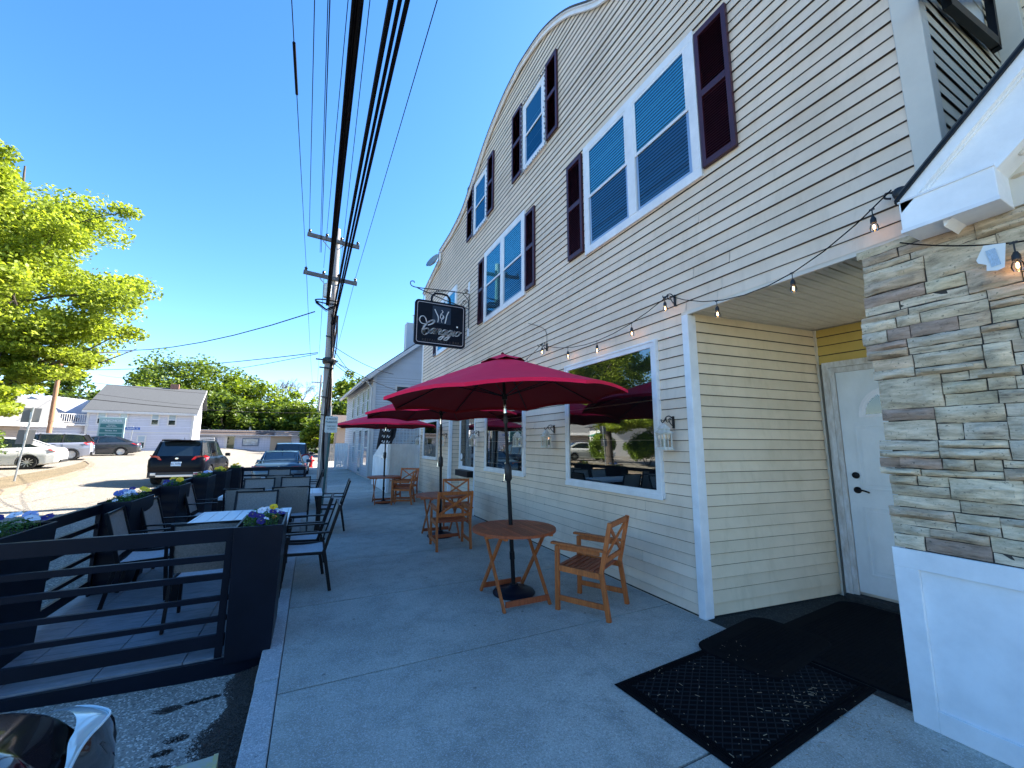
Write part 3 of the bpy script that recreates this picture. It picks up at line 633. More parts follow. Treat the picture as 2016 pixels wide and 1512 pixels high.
# stone clad porch pier: individual ledge stones
def stone_mat():
    m=bpy.data.materials.new('ledge_stone'); m.use_nodes=True; n=m.node_tree; b=n.nodes['Principled BSDF']; b.inputs['Roughness'].default_value=.85
    at=n.nodes.new('ShaderNodeAttribute'); at.attribute_name='tint'; tc=n.nodes.new('ShaderNodeTexCoord')
    mp=n.nodes.new('ShaderNodeMapping'); mp.inputs['Scale'].default_value=(1,1,4.5); n.links.new(tc.outputs['Object'],mp.inputs[0])
    a=n.nodes.new('ShaderNodeTexNoise'); a.inputs['Scale'].default_value=5; a.inputs['Detail'].default_value=9; a.inputs['Roughness'].default_value=.72; n.links.new(mp.outputs[0],a.inputs[0])
    r=n.nodes.new('ShaderNodeValToRGB'); e=r.color_ramp.elements; e[0].position=.28; e[0].color=(.22,.20,.18,1); e[1].position=.62; e[1].color=(1.15,1.12,1.08,1); e2=r.color_ramp.elements.new(.45); e2.color=(.75,.72,.66,1)
    n.links.new(a.outputs[0],r.inputs[0])
    c=mixcol(m,1.0,at.outputs['Color'],r.outputs[0],'MULTIPLY')
    b2=n.nodes.new('ShaderNodeTexNoise'); b2.inputs['Scale'].default_value=60; b2.inputs['Detail'].default_value=3; n.links.new(tc.outputs['Object'],b2.inputs[0])
    r2=n.nodes.new('ShaderNodeValToRGB'); r2.color_ramp.elements[0].position=.62; r2.color_ramp.elements[1].position=.72; r2.color_ramp.elements[0].color=(0,0,0,1); r2.color_ramp.elements[1].color=(.7,.7,.7,1); n.links.new(b2.outputs[0],r2.inputs[0])
    c=mixcol(m,r2.outputs[0],c,(.09,.08,.06)); n.links.new(c,b.inputs['Base Color'])
    bp=n.nodes.new('ShaderNodeBump'); bp.inputs['Strength'].default_value=.9; bp.inputs['Distance'].default_value=.012; n.links.new(a.outputs[0],bp.inputs['Height']); n.links.new(bp.outputs[0],b.inputs['Normal'])
    return m
PX=3.415
def stones(x,y0,y1,z0,z1,ztop=None):
    mb=MB(); rn=random.Random(21); pal=[(.52,.49,.44),(.56,.54,.50),(.47,.44,.38),(.60,.57,.52),(.50,.40,.33),(.42,.33,.28),(.44,.45,.46),(.58,.54,.46),(.47,.46,.36),(.62,.60,.57)]
    def stone(a,b,c,d,edge):
        g=.0018+rn.random()*.0022; a+=g; b-=g; c+=g*.8; d-=g*.8
        if b-a<.02 or d-c<.015: return
        col=Vector(rn.choice(pal))*rn.uniform(.85,1.35); col=Vector((col.x*1.16,col.y*1.02,col.z*.84)); col=(col*1.0+Vector((.70,.57,.41)))*.5
        if a>y1-.5 and z0<c<z1-.4 and rn.random()<.3: col=Vector((.50,.36,.28))*rn.uniform(.8,1.1)
        dep=rn.uniform(.012,.05); nx=max(3,int((b-a)/.03)); nz=max(3,int((d-c)/.022)); mb.cc=tuple(col)
        vs=[]; fs=[]; sd_=rn.random()*100
        for j in range(nz+1):
            for i in range(nx+1):
                u=i/nx; v=j/nz; e=min(u,1-u)*nx; f=min(v,1-v)*nz
                rnd_=1 if (e>=1 and f>=1) else (.55 if (e>=.5 or f>=.5) and not(e<.5 and f<.5) else .3)
                if e<.5 or f<.5: rnd_=.45
                yy=a+(b-a)*u; zz=c+(d-c)*v
                nn=mnoise.noise(Vector((yy*9,zz*22,sd_)))*.014+mnoise.noise(Vector((yy*30,zz*60,sd_)))*.006
                wob=mnoise.noise(Vector((yy*12,sd_,zz*5)))*.007
                vs.append((x-dep*rnd_-nn*rnd_,yy+mnoise.noise(Vector((zz*15,sd_,3)))*.004,zz+(wob if (f<.5) else wob*.6)))
        for j in range(nz):
            for i in range(nx): q=j*(nx+1)+i; fs.append((q,q+nx+1,q+nx+2,q+1))
        # skirt back to the wall
        o=len(vs); ring=[i for i in range(nx+1)]+[j*(nx+1)+nx for j in range(1,nz+1)]+[nz*(nx+1)+i for i in range(nx-1,-1,-1)]+[j*(nx+1) for j in range(nz-1,0,-1)]
        for r_ in ring: p=vs[r_]; vs.append((x+.03,p[1],p[2]))
        for q in range(len(ring)): q2=(q+1)%len(ring); fs.append((ring[q],ring[q2],o+q2,o+q))
        mb.add(vs,fs)
    def fill(a,b,c,d):
        w,h=b-a,d-c
        if h>.105 and (w>.12) and rn.random()<.62:
            t=c+h*rn.uniform(.35,.65); fill(a,b,c,t); fill(a,b,t,d); return
        if w>.36 or (w>.22 and rn.random()<.3 and h>.05):
            t=a+w*rn.uniform(.35,.65); fill(a,t,c,d); fill(t,b,c,d); return
        stone(a,b,c,d,0)
    z=z0
    while z<z1:
        h=rn.choice((.11,.14,.17,.2)); h=min(h,z1-z)
        if z1-(z+h)<.05: h=z1-z
        y=y1+rn.uniform(-.02,.035)
        while y>y0:
            wd=rn.uniform(.28,.62); fill(y-wd,y,z,z+h); y-=wd
        z+=h
    return mb
sm=stones(PX,-1.3,1.335,1.02,3.02); ST=sm.build('stone_cladding',stone_mat(),BLD,smooth=True,normals=False)
sm=stones(PX,-1.3,.66,3.02,3.5); sm.build('stone_cladding',bpy.data.materials['ledge_stone'],BLD,smooth=True,normals=False)
t=MB(); t.box(PX-.004,4.0,-1.3,1.29,1.0,2.99); t.box(PX+.005,4.0,-1.3,.60,3.05,3.66); t.build('pier_core',pm('dark_mortar',(.05,.045,.04),.95),BLD)
# white panelled base of the pier
bs=MB(); x0=PX
bs.box(x0,4.0,-1.3,1.352,-.02,1.0)
bs.box(x0-.022,x0,-1.3,1.352,.90,1.015); bs.box(x0-.022,x0,1.235,1.352,0,.90); bs.box(x0-.022,x0,-1.3,1.235,0,.12); bs.box(x0-.022,x0,.02,.13,.12,.90)
bs.build('pier_base_panel',M_WHITEP,BLD,bevel=.003)
# porch gable: eaves box, raking fascia, black drip edge
cb=MB(); cb.box(3.165,3.60,.615,1.008,2.952,3.150); CB=cb.build('porch_eaves_box',M_WHITEP,BLD,bevel=.004)
cb=MB(); cb.box(3.158,3.17,.612,1.012,2.944,2.966); cb.box(3.158,3.17,.612,1.012,3.138,3.150); cb.build('eaves_box_edge',M_WHITE,CB)
rk=MB(); sl_=.964; BZ,YS0=3.154,1.007
def rake(mb,xa,xb,o0,o1,y0,y1):
    zf=lambda y: BZ+(YS0-y)*sl_
    mb.prism([(xa,y0,zf(y0)+o0),(xa,y1,zf(y1)+o0),(xa,y1,zf(y1)+o1),(xa,y0,zf(y0)+o1)],(xb-xa,0,0))
rake(rk,3.20,3.60,-.40,-.045,-.45,.84); rake(rk,3.165,3.205,-.085,.0,-.45,1.0); rake(rk,3.188,3.201,-.105,-.085,-.45,.96)
rk.prism([(3.201,.985,3.151),(3.201,.63,3.151),(3.201,.63,3.40)],(.25,0,0))
rk.build('porch_rake_board',M_WHITEP,BLD)
dg=MB(); rake(dg,3.145,5.2,.0,.022,-.45,1.02); dg.build('drip_edge',M_BLACK,BLD)
rs=MB(); rake(rs,3.165,5.2,.022,.05,-.45,1.0); rs.build('porch_roof',M_SHIN,BLD)
gb=MB(); gb.prism([(3.38,.66,2.96),(3.38,.62,3.3),(3.38,.1,3.8),(3.38,-.25,3.8),(3.38,-.25,3.4),(3.38,.4,2.96)],(.02,0,0)); gb.build('porch_gable_panel',M_TRIMC,BLD)
cp=MB(); cp.obox((3.28,.50,3.26),(.03,.16,.05),Matrix.Rotation(-.8,3,'X')); cp.build('scroll_bracket',M_TRIMC,BLD,bevel=.006)
ld=MB(); ld.bar((3.30,.80,4.56),(5.0,.80,5.52),.05,.05); ld.bar((3.85,.82,4.80),(4.90,.82,4.98),.05,.08); ld.bar((4.97,.82,5.5),(4.88,.82,4.92),.05,.05,(1,0,0))
ld.build('iron_landing',M_BLACK,BLD)
ld=MB(); ld.prism([(4.25,.862,5.04),(4.92,.862,5.04),(4.98,.862,5.6),(4.3,.862,5.3)],(0,.004,0)); ld.build('white_panel',M_WHITE,BLD)  # plain white panel behind the iron bracket
# hooks and brackets on the wall
def scroll_bracket(y,z,arm=.16,name='lantern_bracket',xw=XF-.018):
    b=MB(); b.box(xw-.012,xw,y-.012,y+.012,z-.07,z+.06)
    b.tube(catmull([(xw-.01,y,z+.03),(xw-.06,y,z+.06),(xw-.11,y,z+.045),(xw-.14,y,z+.005),(xw-.165,y,z-.012),(xw-arm-.02,y,z+.0),(xw-arm-.025,y,z+.02)],4),.006,6)
    b.tube(catmull([(xw-.01,y,z-.05),(xw-.05,y,z-.02),(xw-.07,y,z+.02),(xw-.055,y,z+.035),(xw-.04,y,z+.025)],4),.005,6)
    b.tube(catmull([(xw-.07,y,z+.0),(xw-.10,y,z-.005),(xw-.115,y,z+.02),(xw-.10,y,z+.03)],4),.005,6)
    return b.build(name,M_IRON,BLD,smooth=True)
LY=[3.19,5.60,6.62,8.90,11.45,14.45]
for i,y in enumerate(LY): scroll_bracket(y-.06,1.90)
for y,z in ((5.74,3.30),(3.02,3.235)): scroll_bracket(y,z,name='light_hook')
hk=MB(); hk.lathe([(0,-.035),(.035,-.03),(.045,0),(.035,.03),(0,.035)],(3.44,1.075,3.34),12); hk.tube(catmull([(3.44,1.11,3.36),(3.44,1.15,3.38),(3.44,1.16,3.35),(3.44,1.13,3.33)],4),.007,6); hk.build('light_hook',M_IRON,BLD,smooth=True)
cd=MB(); cd.tube(catmull([(XF-.03,5.76,3.24),(XF-.03,5.78,3.6),(XF-.03,6.4,3.9)],6),.004,5)
cd.build('wall_cable',M_CABLE,BLD)
# satellite dish on the roof edge
sdz=thing('satellite_dish','small grey satellite dish peeping over the far eaves of the cream building','satellite dish',(3.4,12.8,7.75))
t=MB(); t.lathe([(0,.0),(.12,.015),(.22,.06),(.28,.12),(.29,.12),(.22,.05),(0,-.01)],(3.35,12.95,7.85),18,Matrix.Rotation(R(-60),3,'Y')@Matrix.Rotation(R(20),3,'X')); t.build('dish',pm('blue_grey_dish',(.18,.25,.30),.5),sdz,smooth=True)
t=MB(); t.tube([(3.5,12.75,7.7),(3.4,12.9,7.86)],.02); t.build('mast',M_STEEL,sdz)
# sign bracket
sb=MB(); YS=9.72; zt=5.50
sb.box(XF-.03,XF-.015,YS-.012,YS+.012,4.6,5.72); 
sb.tube(catmull([(XF-.03,YS,5.62),(2.9,YS,5.60),(2.3,YS,5.56),(2.02,YS,5.555),(1.93,YS,5.60),(1.93,YS,5.68),(2.0,YS,5.70),(2.02,YS,5.66)],6),.012,6)
sb.tube([(XF-.03,YS,5.20),(2.8,YS,5.34),(2.1,YS,5.54)],.012,6)
sb.tube([(2.9,YS,5.60),(2.4,YS,5.47)],.008,6)
for cx,cz,r_,s in ((3.36,5.36,.07,1),(3.30,5.26,.05,-1),(3.40,5.68,.06,1),(2.62,5.55,.04,1)):
    sb.tube([(cx+math.cos(a)*r_*(1-a/12),YS,cz+s*math.sin(a)*r_*(1-a/12)) for a in [i*.5 for i in range(18)]],.009,5)
sb.tube(catmull([(3.47,YS,5.25),(3.45,YS,5.45),(3.3,YS,5.60)],5),.01,5)
sb.build('sign_bracket',M_IRON,BLD,smooth=True)
t=MB(); t.box(XF-.035,XF-.012,YS-.05,YS+.05,5.62,5.95); t.box(XF-.035,XF-.012,YS-.05,YS+.05,4.45,4.66); t.build('bracket_backing_block',M_WHITE,BLD)
# ---------------- hanging sign
SG=thing('hanging_sign','black hanging restaurant sign with white script lettering on an iron scroll bracket','sign',(2.72,YS,4.67))
x0,x1,z0,z1=2.055,3.385,4.09,5.25
def rrect(x0,x1,z0,z1,r,y,n=6):
    P=[]
    for cx,cz,a0 in ((x1-r,z1-r,0),(x0+r,z1-r,90),(x0+r,z0+r,180),(x1-r,z0+r,270)):
        for i in range(n+1): a=R(a0+90*i/n); P.append((cx+r*math.cos(a),y,cz+r*math.sin(a)))
    return P
t=MB(); t.prism(rrect(x0,x1,z0,z1,.1,YS-.035),(0,.07,0)); t.build('sign_board',M_NAVY,SG,bevel=.006)
t=MB(); P=rrect(x0+.055,x1-.055,z0+.055,z1-.055,.06,YS-.038); Q=rrect(x0+.068,x1-.068,z0+.068,z1-.068,.05,YS-.038); n=len(P)
t.add(P+Q,[(i,(i+1)%n,n+(i+1)%n,n+i) for i in range(n)]); t.build('border_line',pm('pinkish_white_line',(.55,.5,.52),.5),SG)
t=MB(); t.box(2.50,2.98,YS-.038,YS-.036,4.68,5.13); t.build('emblem_square',pm('slate_blue_square',(.012,.025,.05),.4),SG)
ribs=MB()
def stroke(pts,w0,w1,ox,oz,s,sh=0,y=YS-.041):
    P=catmull([(ox+(p[0]+p[1]*sh)*s,y,oz+p[1]*s) for p in pts],7); n=len(P)
    for i in range(n-1):
        d=(P[i+1]-P[i]); 
        if d.length<1e-6: continue
        d.normalize()
        # broad-nib pen: wide on downstrokes, thin on upstrokes
        wd=w0+(w1-w0)*abs(d.z)**1.5
        nn=Vector((-d.z,0,d.x))*wd/2
        ribs.add([P[i]-nn-d*wd*.1,P[i+1]-nn+d*wd*.1,P[i+1]+nn+d*wd*.1,P[i]+nn-d*wd*.1],[(0,1,2,3)])
    
bx,bz,ss=2.17,4.40,.19
stroke([(1.05,1.05),(1.6,1.35),(1.78,1.75),(1.5,1.8),(1.0,1.45),(.6,.85),(.45,.3),(.55,-.1),(.85,-.22),(1.15,.0),(1.2,.4),(1.0,.62),(.75,.45),(.72,.05),(.75,-.3)],.016,.052,bx,bz,ss,.12)
stroke([(1.5,1.72),(1.0,1.3),(.55,1.15),(.15,1.3),(-.05,1.7),(.1,2.1),(.45,2.2),(.75,1.9),(.9,1.45)],.015,.028,bx,bz,ss,.05)
LA=[(.8,.85),(.5,1),(.15,.7),(.05,.25),(.25,0),(.6,.3),(.85,.95),(.75,.25),(.9,0),(1.2,.3)]
LN=[(0,.7),(.18,.95),(.15,.5),(.0,0),(.3,.7),(.58,1),(.75,.8),(.62,.2),(.78,0),(1.1,.3)]
LG=[(.8,.85),(.5,1),(.15,.7),(.05,.25),(.25,.0),(.6,.3),(.85,.98),(.62,-.3),(.3,-.95),(-.1,-1.0),(-.05,-.65),(.6,-.1),(1.15,.3)]
LI=[(0,.45),(.22,.95),(.08,.2),(.22,0),(.55,.3)]
LO=[(.55,1),(.18,.8),(.05,.3),(.28,0),(.65,.25),(.74,.75),(.5,1.0),(.75,.72),(1.1,.82)]
px=bx+.27; s2=.134
for L,adv in ((LA,1.12),(LN,1.06),(LG,1.10),(LG,1.10),(LI,.55),(LO,1.0)):
    stroke(L,.017,.044,px,bz,s2,.30); 
    if L is LI:
        dot_=MB(); dot_.add([(px+.11,YS-.041,bz+.225),(px+.15,YS-.041,bz+.225),(px+.15,YS-.041,bz+.265),(px+.11,YS-.041,bz+.265)],[(0,1,2,3)]); dot_.build('letter_dot',pm('white_lettering',(.97,.97,.97),.5),SG,normals=False)
    px+=adv*s2
LB_=ribs; ribs=MB(); LB_.build('script_lettering',pm('white_lettering',(.97,.97,.97),.5),SG,normals=False)
stroke([(0,1),(.12,.75),(.3,.4),(.33,.1),(.28,-.1)],.012,.03,2.555,4.74,.3); stroke([(1.15,.95),(1.0,.6),(.92,.2),(.85,-.12)],.012,.03,2.575,4.74,.3)
stroke([(.55,1.0),(.66,.85),(.5,.65),(.45,.35),(.62,.2),(.75,.42),(.6,.6),(.45,.5)],.008,.02,2.57,4.74,.3); stroke([(.7,.5),(.55,.1),(.6,-.1)],.008,.014,2.57,4.74,.3)
ribs.build('emblem_figure',MATS['white_lettering'],SG,normals=False)
t=text_mb('RESTAURANT | BAR',.085,(2.74,YS-.040,4.215),(1,0,0),(0,0,1),.001,space=1.35); t.build('small_lettering',pm('dull_brown_lettering',(.06,.045,.04),.5),SG)
t=MB(); P=[(2.47,5.24),(2.48,5.38),(2.55,5.47),(2.72,5.49),(2.88,5.47),(2.95,5.38),(2.96,5.24)]
t.tube([(a,YS,b) for a,b in P],.028,8); t.build('sign_handle',M_NAVY,SG,smooth=True)
for xx,zt in ((2.27,5.5),(3.1,5.30)): t=MB(); t.tube([(xx,YS,5.24),(xx,YS,zt)],.006,5); t.build('hanging_link',M_IRON,SG)
# ================================================================== LANTERNS, STRING LIGHTS
def lantern(label,y):
    L=thing('hanging_lantern',label,'lantern',(3.33,y,1.60),0,'white lanterns hung along the shopfront')
    x,z=3.33,1.60; h=.052
    f=MB(); f.box(x-.068,x+.068,y-.068,y+.068,z,z+.014); f.box(x-.06,x+.06,y-.06,y+.06,z+.014,z+.03)
    for sx in (-1,1):
        for sy in (-1,1): f.box(x+sx*h-.006,x+sx*h+.006,y+sy*h-.006,y+sy*h+.006,z+.03,z+.17)
    for s in (-1,1): f.box(x+s*h-.003,x+s*h+.003,y-.004,y+.004,z+.03,z+.17); f.box(x-.004,x+.004,y+s*h-.003,y+s*h+.003,z+.03,z+.17)
    f.box(x-.06,x+.06,y-.06,y+.06,z+.165,z+.178)
    f.build('lantern_frame',M_LANT,L)
    r=MB(); 
    for (a,za),(b,zb) in (((.070,.178),(.045,.205)),((.045,.205),(.040,.215)),((.040,.215),(.050,.222)),((.050,.222),(.012,.275)),((.012,.275),(.0,.285))):
        P=[(x+sx*a,y+sy*a,z+za) for sx,sy in ((-1,-1),(1,-1),(1,1),(-1,1))]; Q=[(x+sx*b,y+sy*b,z+zb) for sx,sy in ((-1,-1),(1,-1),(1,1),(-1,1))]
        r.add(P+Q,[(i,(i+1)%4,4+(i+1)%4,4+i) for i in range(4)])
    r.build('lantern_roof',M_LANT,L)
    g=MB(); g.add([(x+sx*(h-.004),y+sy*(h-.004),z+zz) for zz in (.03,.166) for sx,sy in ((-1,-1),(1,-1),(1,1),(-1,1))],[(0,1,5,4),(1,2,6,5),(2,3,7,6),(3,0,4,7)]); g.build('lantern_pane',M_BGLASS,L)
    c=MB(); c.lathe([(0,0),(.026,0),(.026,.085),(.0,.09)],(x,y,z+.03),12); c.build('candle',pm('ivory_candle',(.6,.58,.48),.6),L,smooth=True)
    k=MB(); k.tube([(x+.028*math.cos(a),y,z+.30+.028*math.sin(a)) for a in [i*math.pi/8 for i in range(17)]],.0025,5); k.build('hanging_ring',M_STEEL,L)
    return L
M_LANT=pm('chalky_white_lantern',(.72,.72,.68),.55,var=.3,vs=25,col2=(.50,.46,.36))
LL=['white lantern nearest the entry recess, right of the large shop window','white lantern just left of the large shop window','white lantern at the right edge of the middle shop window',
    'white lantern between the far entry post and the middle shop window','white lantern partly hidden behind the second umbrella pole','farthest white lantern, at the corner beside the white board fence']
for y,l in zip(LY,LL): lantern(l,y-.06)
def string_lights(name,label,pts,bulbs,loc,sub=9):
    T=thing(name,label,'string lights',loc)
    wpts=[]
    for (p,q,sag) in pts:
        p=Vector(p);q=Vector(q)
        for i in range(sub+1):
            t=i/sub; a=p.lerp(q,t); a.z-=sag*4*t*(1-t); wpts.append(a)
    m=MB(); m.tube(wpts,.0045,6); m.build('wire',M_CABLE,T,smooth=True)
    for b in bulbs:
        b=Vector(b)
        s=MB(); s.tube([b+Vector((-.0,-.0,.008)),b+Vector((0,0,-.055))],.0035,6); s.lathe([(0,0),(.009,-.003),(.012,-.012),(.017,-.022),(.018,-.05),(0,-.05)],b+Vector((0,0,-.05)),12); s.obox(b,(.008,.03,.012))
        so_=s.build('socket',M_PLAST,T,smooth=True)
        g=MB(); g.lathe([(.012,-.10),(.022,-.118),(.026,-.138),(.020,-.158),(.0,-.166)],b,14); g.build('bulb',M_BGLASS,so_,smooth=True)
        f=MB(); f.lathe([(0,-.112),(.005,-.118),(.006,-.14),(0,-.146)],b,8); f.build('filament',M_BULB,so_)
    return T
X0=3.38
A0=(X0,1.10,3.36);A1=(X0,3.02,3.27);A2=(X0,5.76,3.33);A3=(X0,8.3,3.30)
def sagp(p,q,s,t): a=Vector(p).lerp(Vector(q),t); a.z-=s*4*t*(1-t); return a
string_lights('string_lights','black bulb string looped along hooks under the upper siding','',[],(0,0,0)) if False else None
sB=[sagp(A0,A1,.33,t) for t in (.06,.345,.70)]+[Vector(A1)+Vector((-.02,.03,-.01))]+[sagp(A1,A2,.25,t) for t in (.21,.455,.71)]+[Vector(A2)+Vector((-.02,-.06,-.01))]+[sagp(A2,A3,.22,t) for t in (.2,.5,.8)]
string_lights('string_lights','long black bulb string looped along hooks under the upper siding','string',sB,(X0,4,3.2)) if False else None
T=string_lights('string_lights','long black bulb string looped on hooks above the shop windows',[(A0,A1,.33),(A1,A2,.25),(A2,A3,.22)],sB,(X0,4.0,3.2))
B0=(3.36,1.09,2.97);B1=(3.33,.63,2.745);B2=(3.33,.0,2.80)
T2=string_lights('string_lights','short black bulb string crossing the stone pier, with a paper tag',[(B0,B1,.02),(B1,B2,.05)],[B1,(3.33,.05,2.79)],(3.34,.7,2.8))
tg=MB(); P=[(3.325,.735,2.775),(3.325,.655,2.755),(3.32,.672,2.62),(3.32,.70,2.612),(3.32,.738,2.625),(3.322,.735,2.66),(3.322,.765,2.68),(3.322,.77,2.70)]; tg.prism(P,(-.0015,0,0)); TG=tg.build('paper_tag',pm('paper_tag_white',(.75,.76,.74),.6),T2)
tg=MB(); tg.obox((3.317,.706,2.69),(.0012,.036,.10),Matrix.Rotation(-.12,3,'X')); tg.build('printed_panel',pm('pale_blue_print',(.42,.55,.68),.6,var=.4,vs=150,stretch=(1,4,.6)),TG)
# ================================================================== DOOR MATS
def mat_mesh(cx,cy,wx,wy,rz,z):
    mb=MB(); M=Matrix.Rotation(rz,3,'Z'); C=Vector((cx,cy,z))
    P=lambda x,y,h: C+M@Vector((x,y,h))
    hx,hy=wx/2,wy/2
    mb.add([P(-hx,-hy,0),P(hx,-hy,0),P(hx,hy,0),P(-hx,hy,0),P(-hx+.01,-hy+.01,.008),P(hx-.01,-hy+.01,.008),P(hx-.01,hy-.01,.008),P(-hx+.01,hy-.01,.008)],[(0,1,5,4),(1,2,6,5),(2,3,7,6),(3,0,4,7),(4,5,6,7)])
    for e in (.035,.055,.072):
        for a,b in (((-hx+e,-hy+e),(hx-e,-hy+e)),((hx-e,-hy+e),(hx-e,hy-e)),((hx-e,hy-e),(-hx+e,hy-e)),((-hx+e,hy-e),(-hx+e,-hy+e))):
            mb.bar(P(*a,.010),P(*b,.010),.006,.006)
    return mb,P,hx,hy
mb,P,hx,hy=mat_mesh(2.79,2.02,1.52,.94,R(4),.004)
D=thing('door_mat','large black rubber mat with a raised diamond pattern in front of the white pier base','door mat',(2.8,1.93,.004))
mb.build('mat_sheet',M_RUB,D)
rb=MB(); st_=.047
def clipseg(p,d,hx,hy):
    ts=[-9,9]
    for i,h in ((0,hx),(1,hy)):
        if abs(d[i])<1e-9: continue
        a=(-h-p[i])/d[i]; b=(h-p[i])/d[i]; 
        if a>b:a,b=b,a
        ts[0]=max(ts[0],a); ts[1]=min(ts[1],b)
    return ts
for ang in (R(33),R(-33)):
    d=(math.cos(ang),math.sin(ang)); nn=(-d[1],d[0])
    for i in range(-24,25):
        p=(nn[0]*i*st_,nn[1]*i*st_); a,b=clipseg(p,d,hx-.085,hy-.085)
        if b-a>.02: rb.bar(P(p[0]+d[0]*a,p[1]+d[1]*a,.0105),P(p[0]+d[0]*b,p[1]+d[1]*b,.0105),.006,.006)
rb.build('diamond_ribs',pm('dusty_rubber_rib',(.020,.022,.025),.8,spec=.1),D)
def round_mat(cx,cy,wx,wy,rz,z,r=.17):
    mb=MB(); M=Matrix.Rotation(rz,3,'Z'); C=Vector((cx,cy,z)); P=lambda x,y,h: C+M@Vector((x,y,h)); hx,hy=wx/2,wy/2
    def outline(e,h):
        o=[]
        for qx,qy,a0 in ((hx-r,hy-r,0),(-hx+r,hy-r,90),(-hx+r,-hy+r,180),(hx-r,-hy+r,270)):
            for i in range(7): a=R(a0+15*i); o.append(P(qx+(r-e)*math.cos(a),qy+(r-e)*math.sin(a),h))
        return o
    for e0,h0,e1,h1 in ((0,0,.012,.010),):
        A=outline(e0,h0);B=outline(e1,h1);n=len(A); mb.add(A+B,[(i,(i+1)%n,n+(i+1)%n,n+i) for i in range(n)]+[tuple(range(n,2*n))])
    return mb,P,hx,hy
for (cx,cy,wx,wy,rz,z,lab) in ((3.50,2.32,1.10,.66,R(8),.016,'black round-cornered ribbed mat overlapping the large mat beside the wall post'),(4.45,1.90,1.75,1.25,R(4),.006,'black mat deep inside the entry recess before the white door')):
    mb,P,hx,hy=round_mat(cx,cy,wx,wy,rz,z); D2=thing('door_mat',lab,'door mat',(cx,cy,z)); mb.build('mat_sheet',M_RUB,D2)
    rb=MB()
    n=int((2*hy-.2)/.03)
    for i in range(n): yy=-hy+.1+i*.03; rb.bar(P(-hx+.09,yy,.010),P(hx-.09,yy,.010),.006,.006)
    rb.build('mat_ribs',M_RUB,D2)
t=MB(); t.quad((3.50,.95,.003),(5.7,.95,.003),(5.55,2.70,.003),(3.50,2.93,.003)); struct(t.build('entry_floor',mat_ground('dark_entry_floor',(.035,.042,.040),(.018,.02,.02),(.02,.024,.024),.4,.8,None,.5,1.5)))  # recess floor coloured much darker than the sidewalk
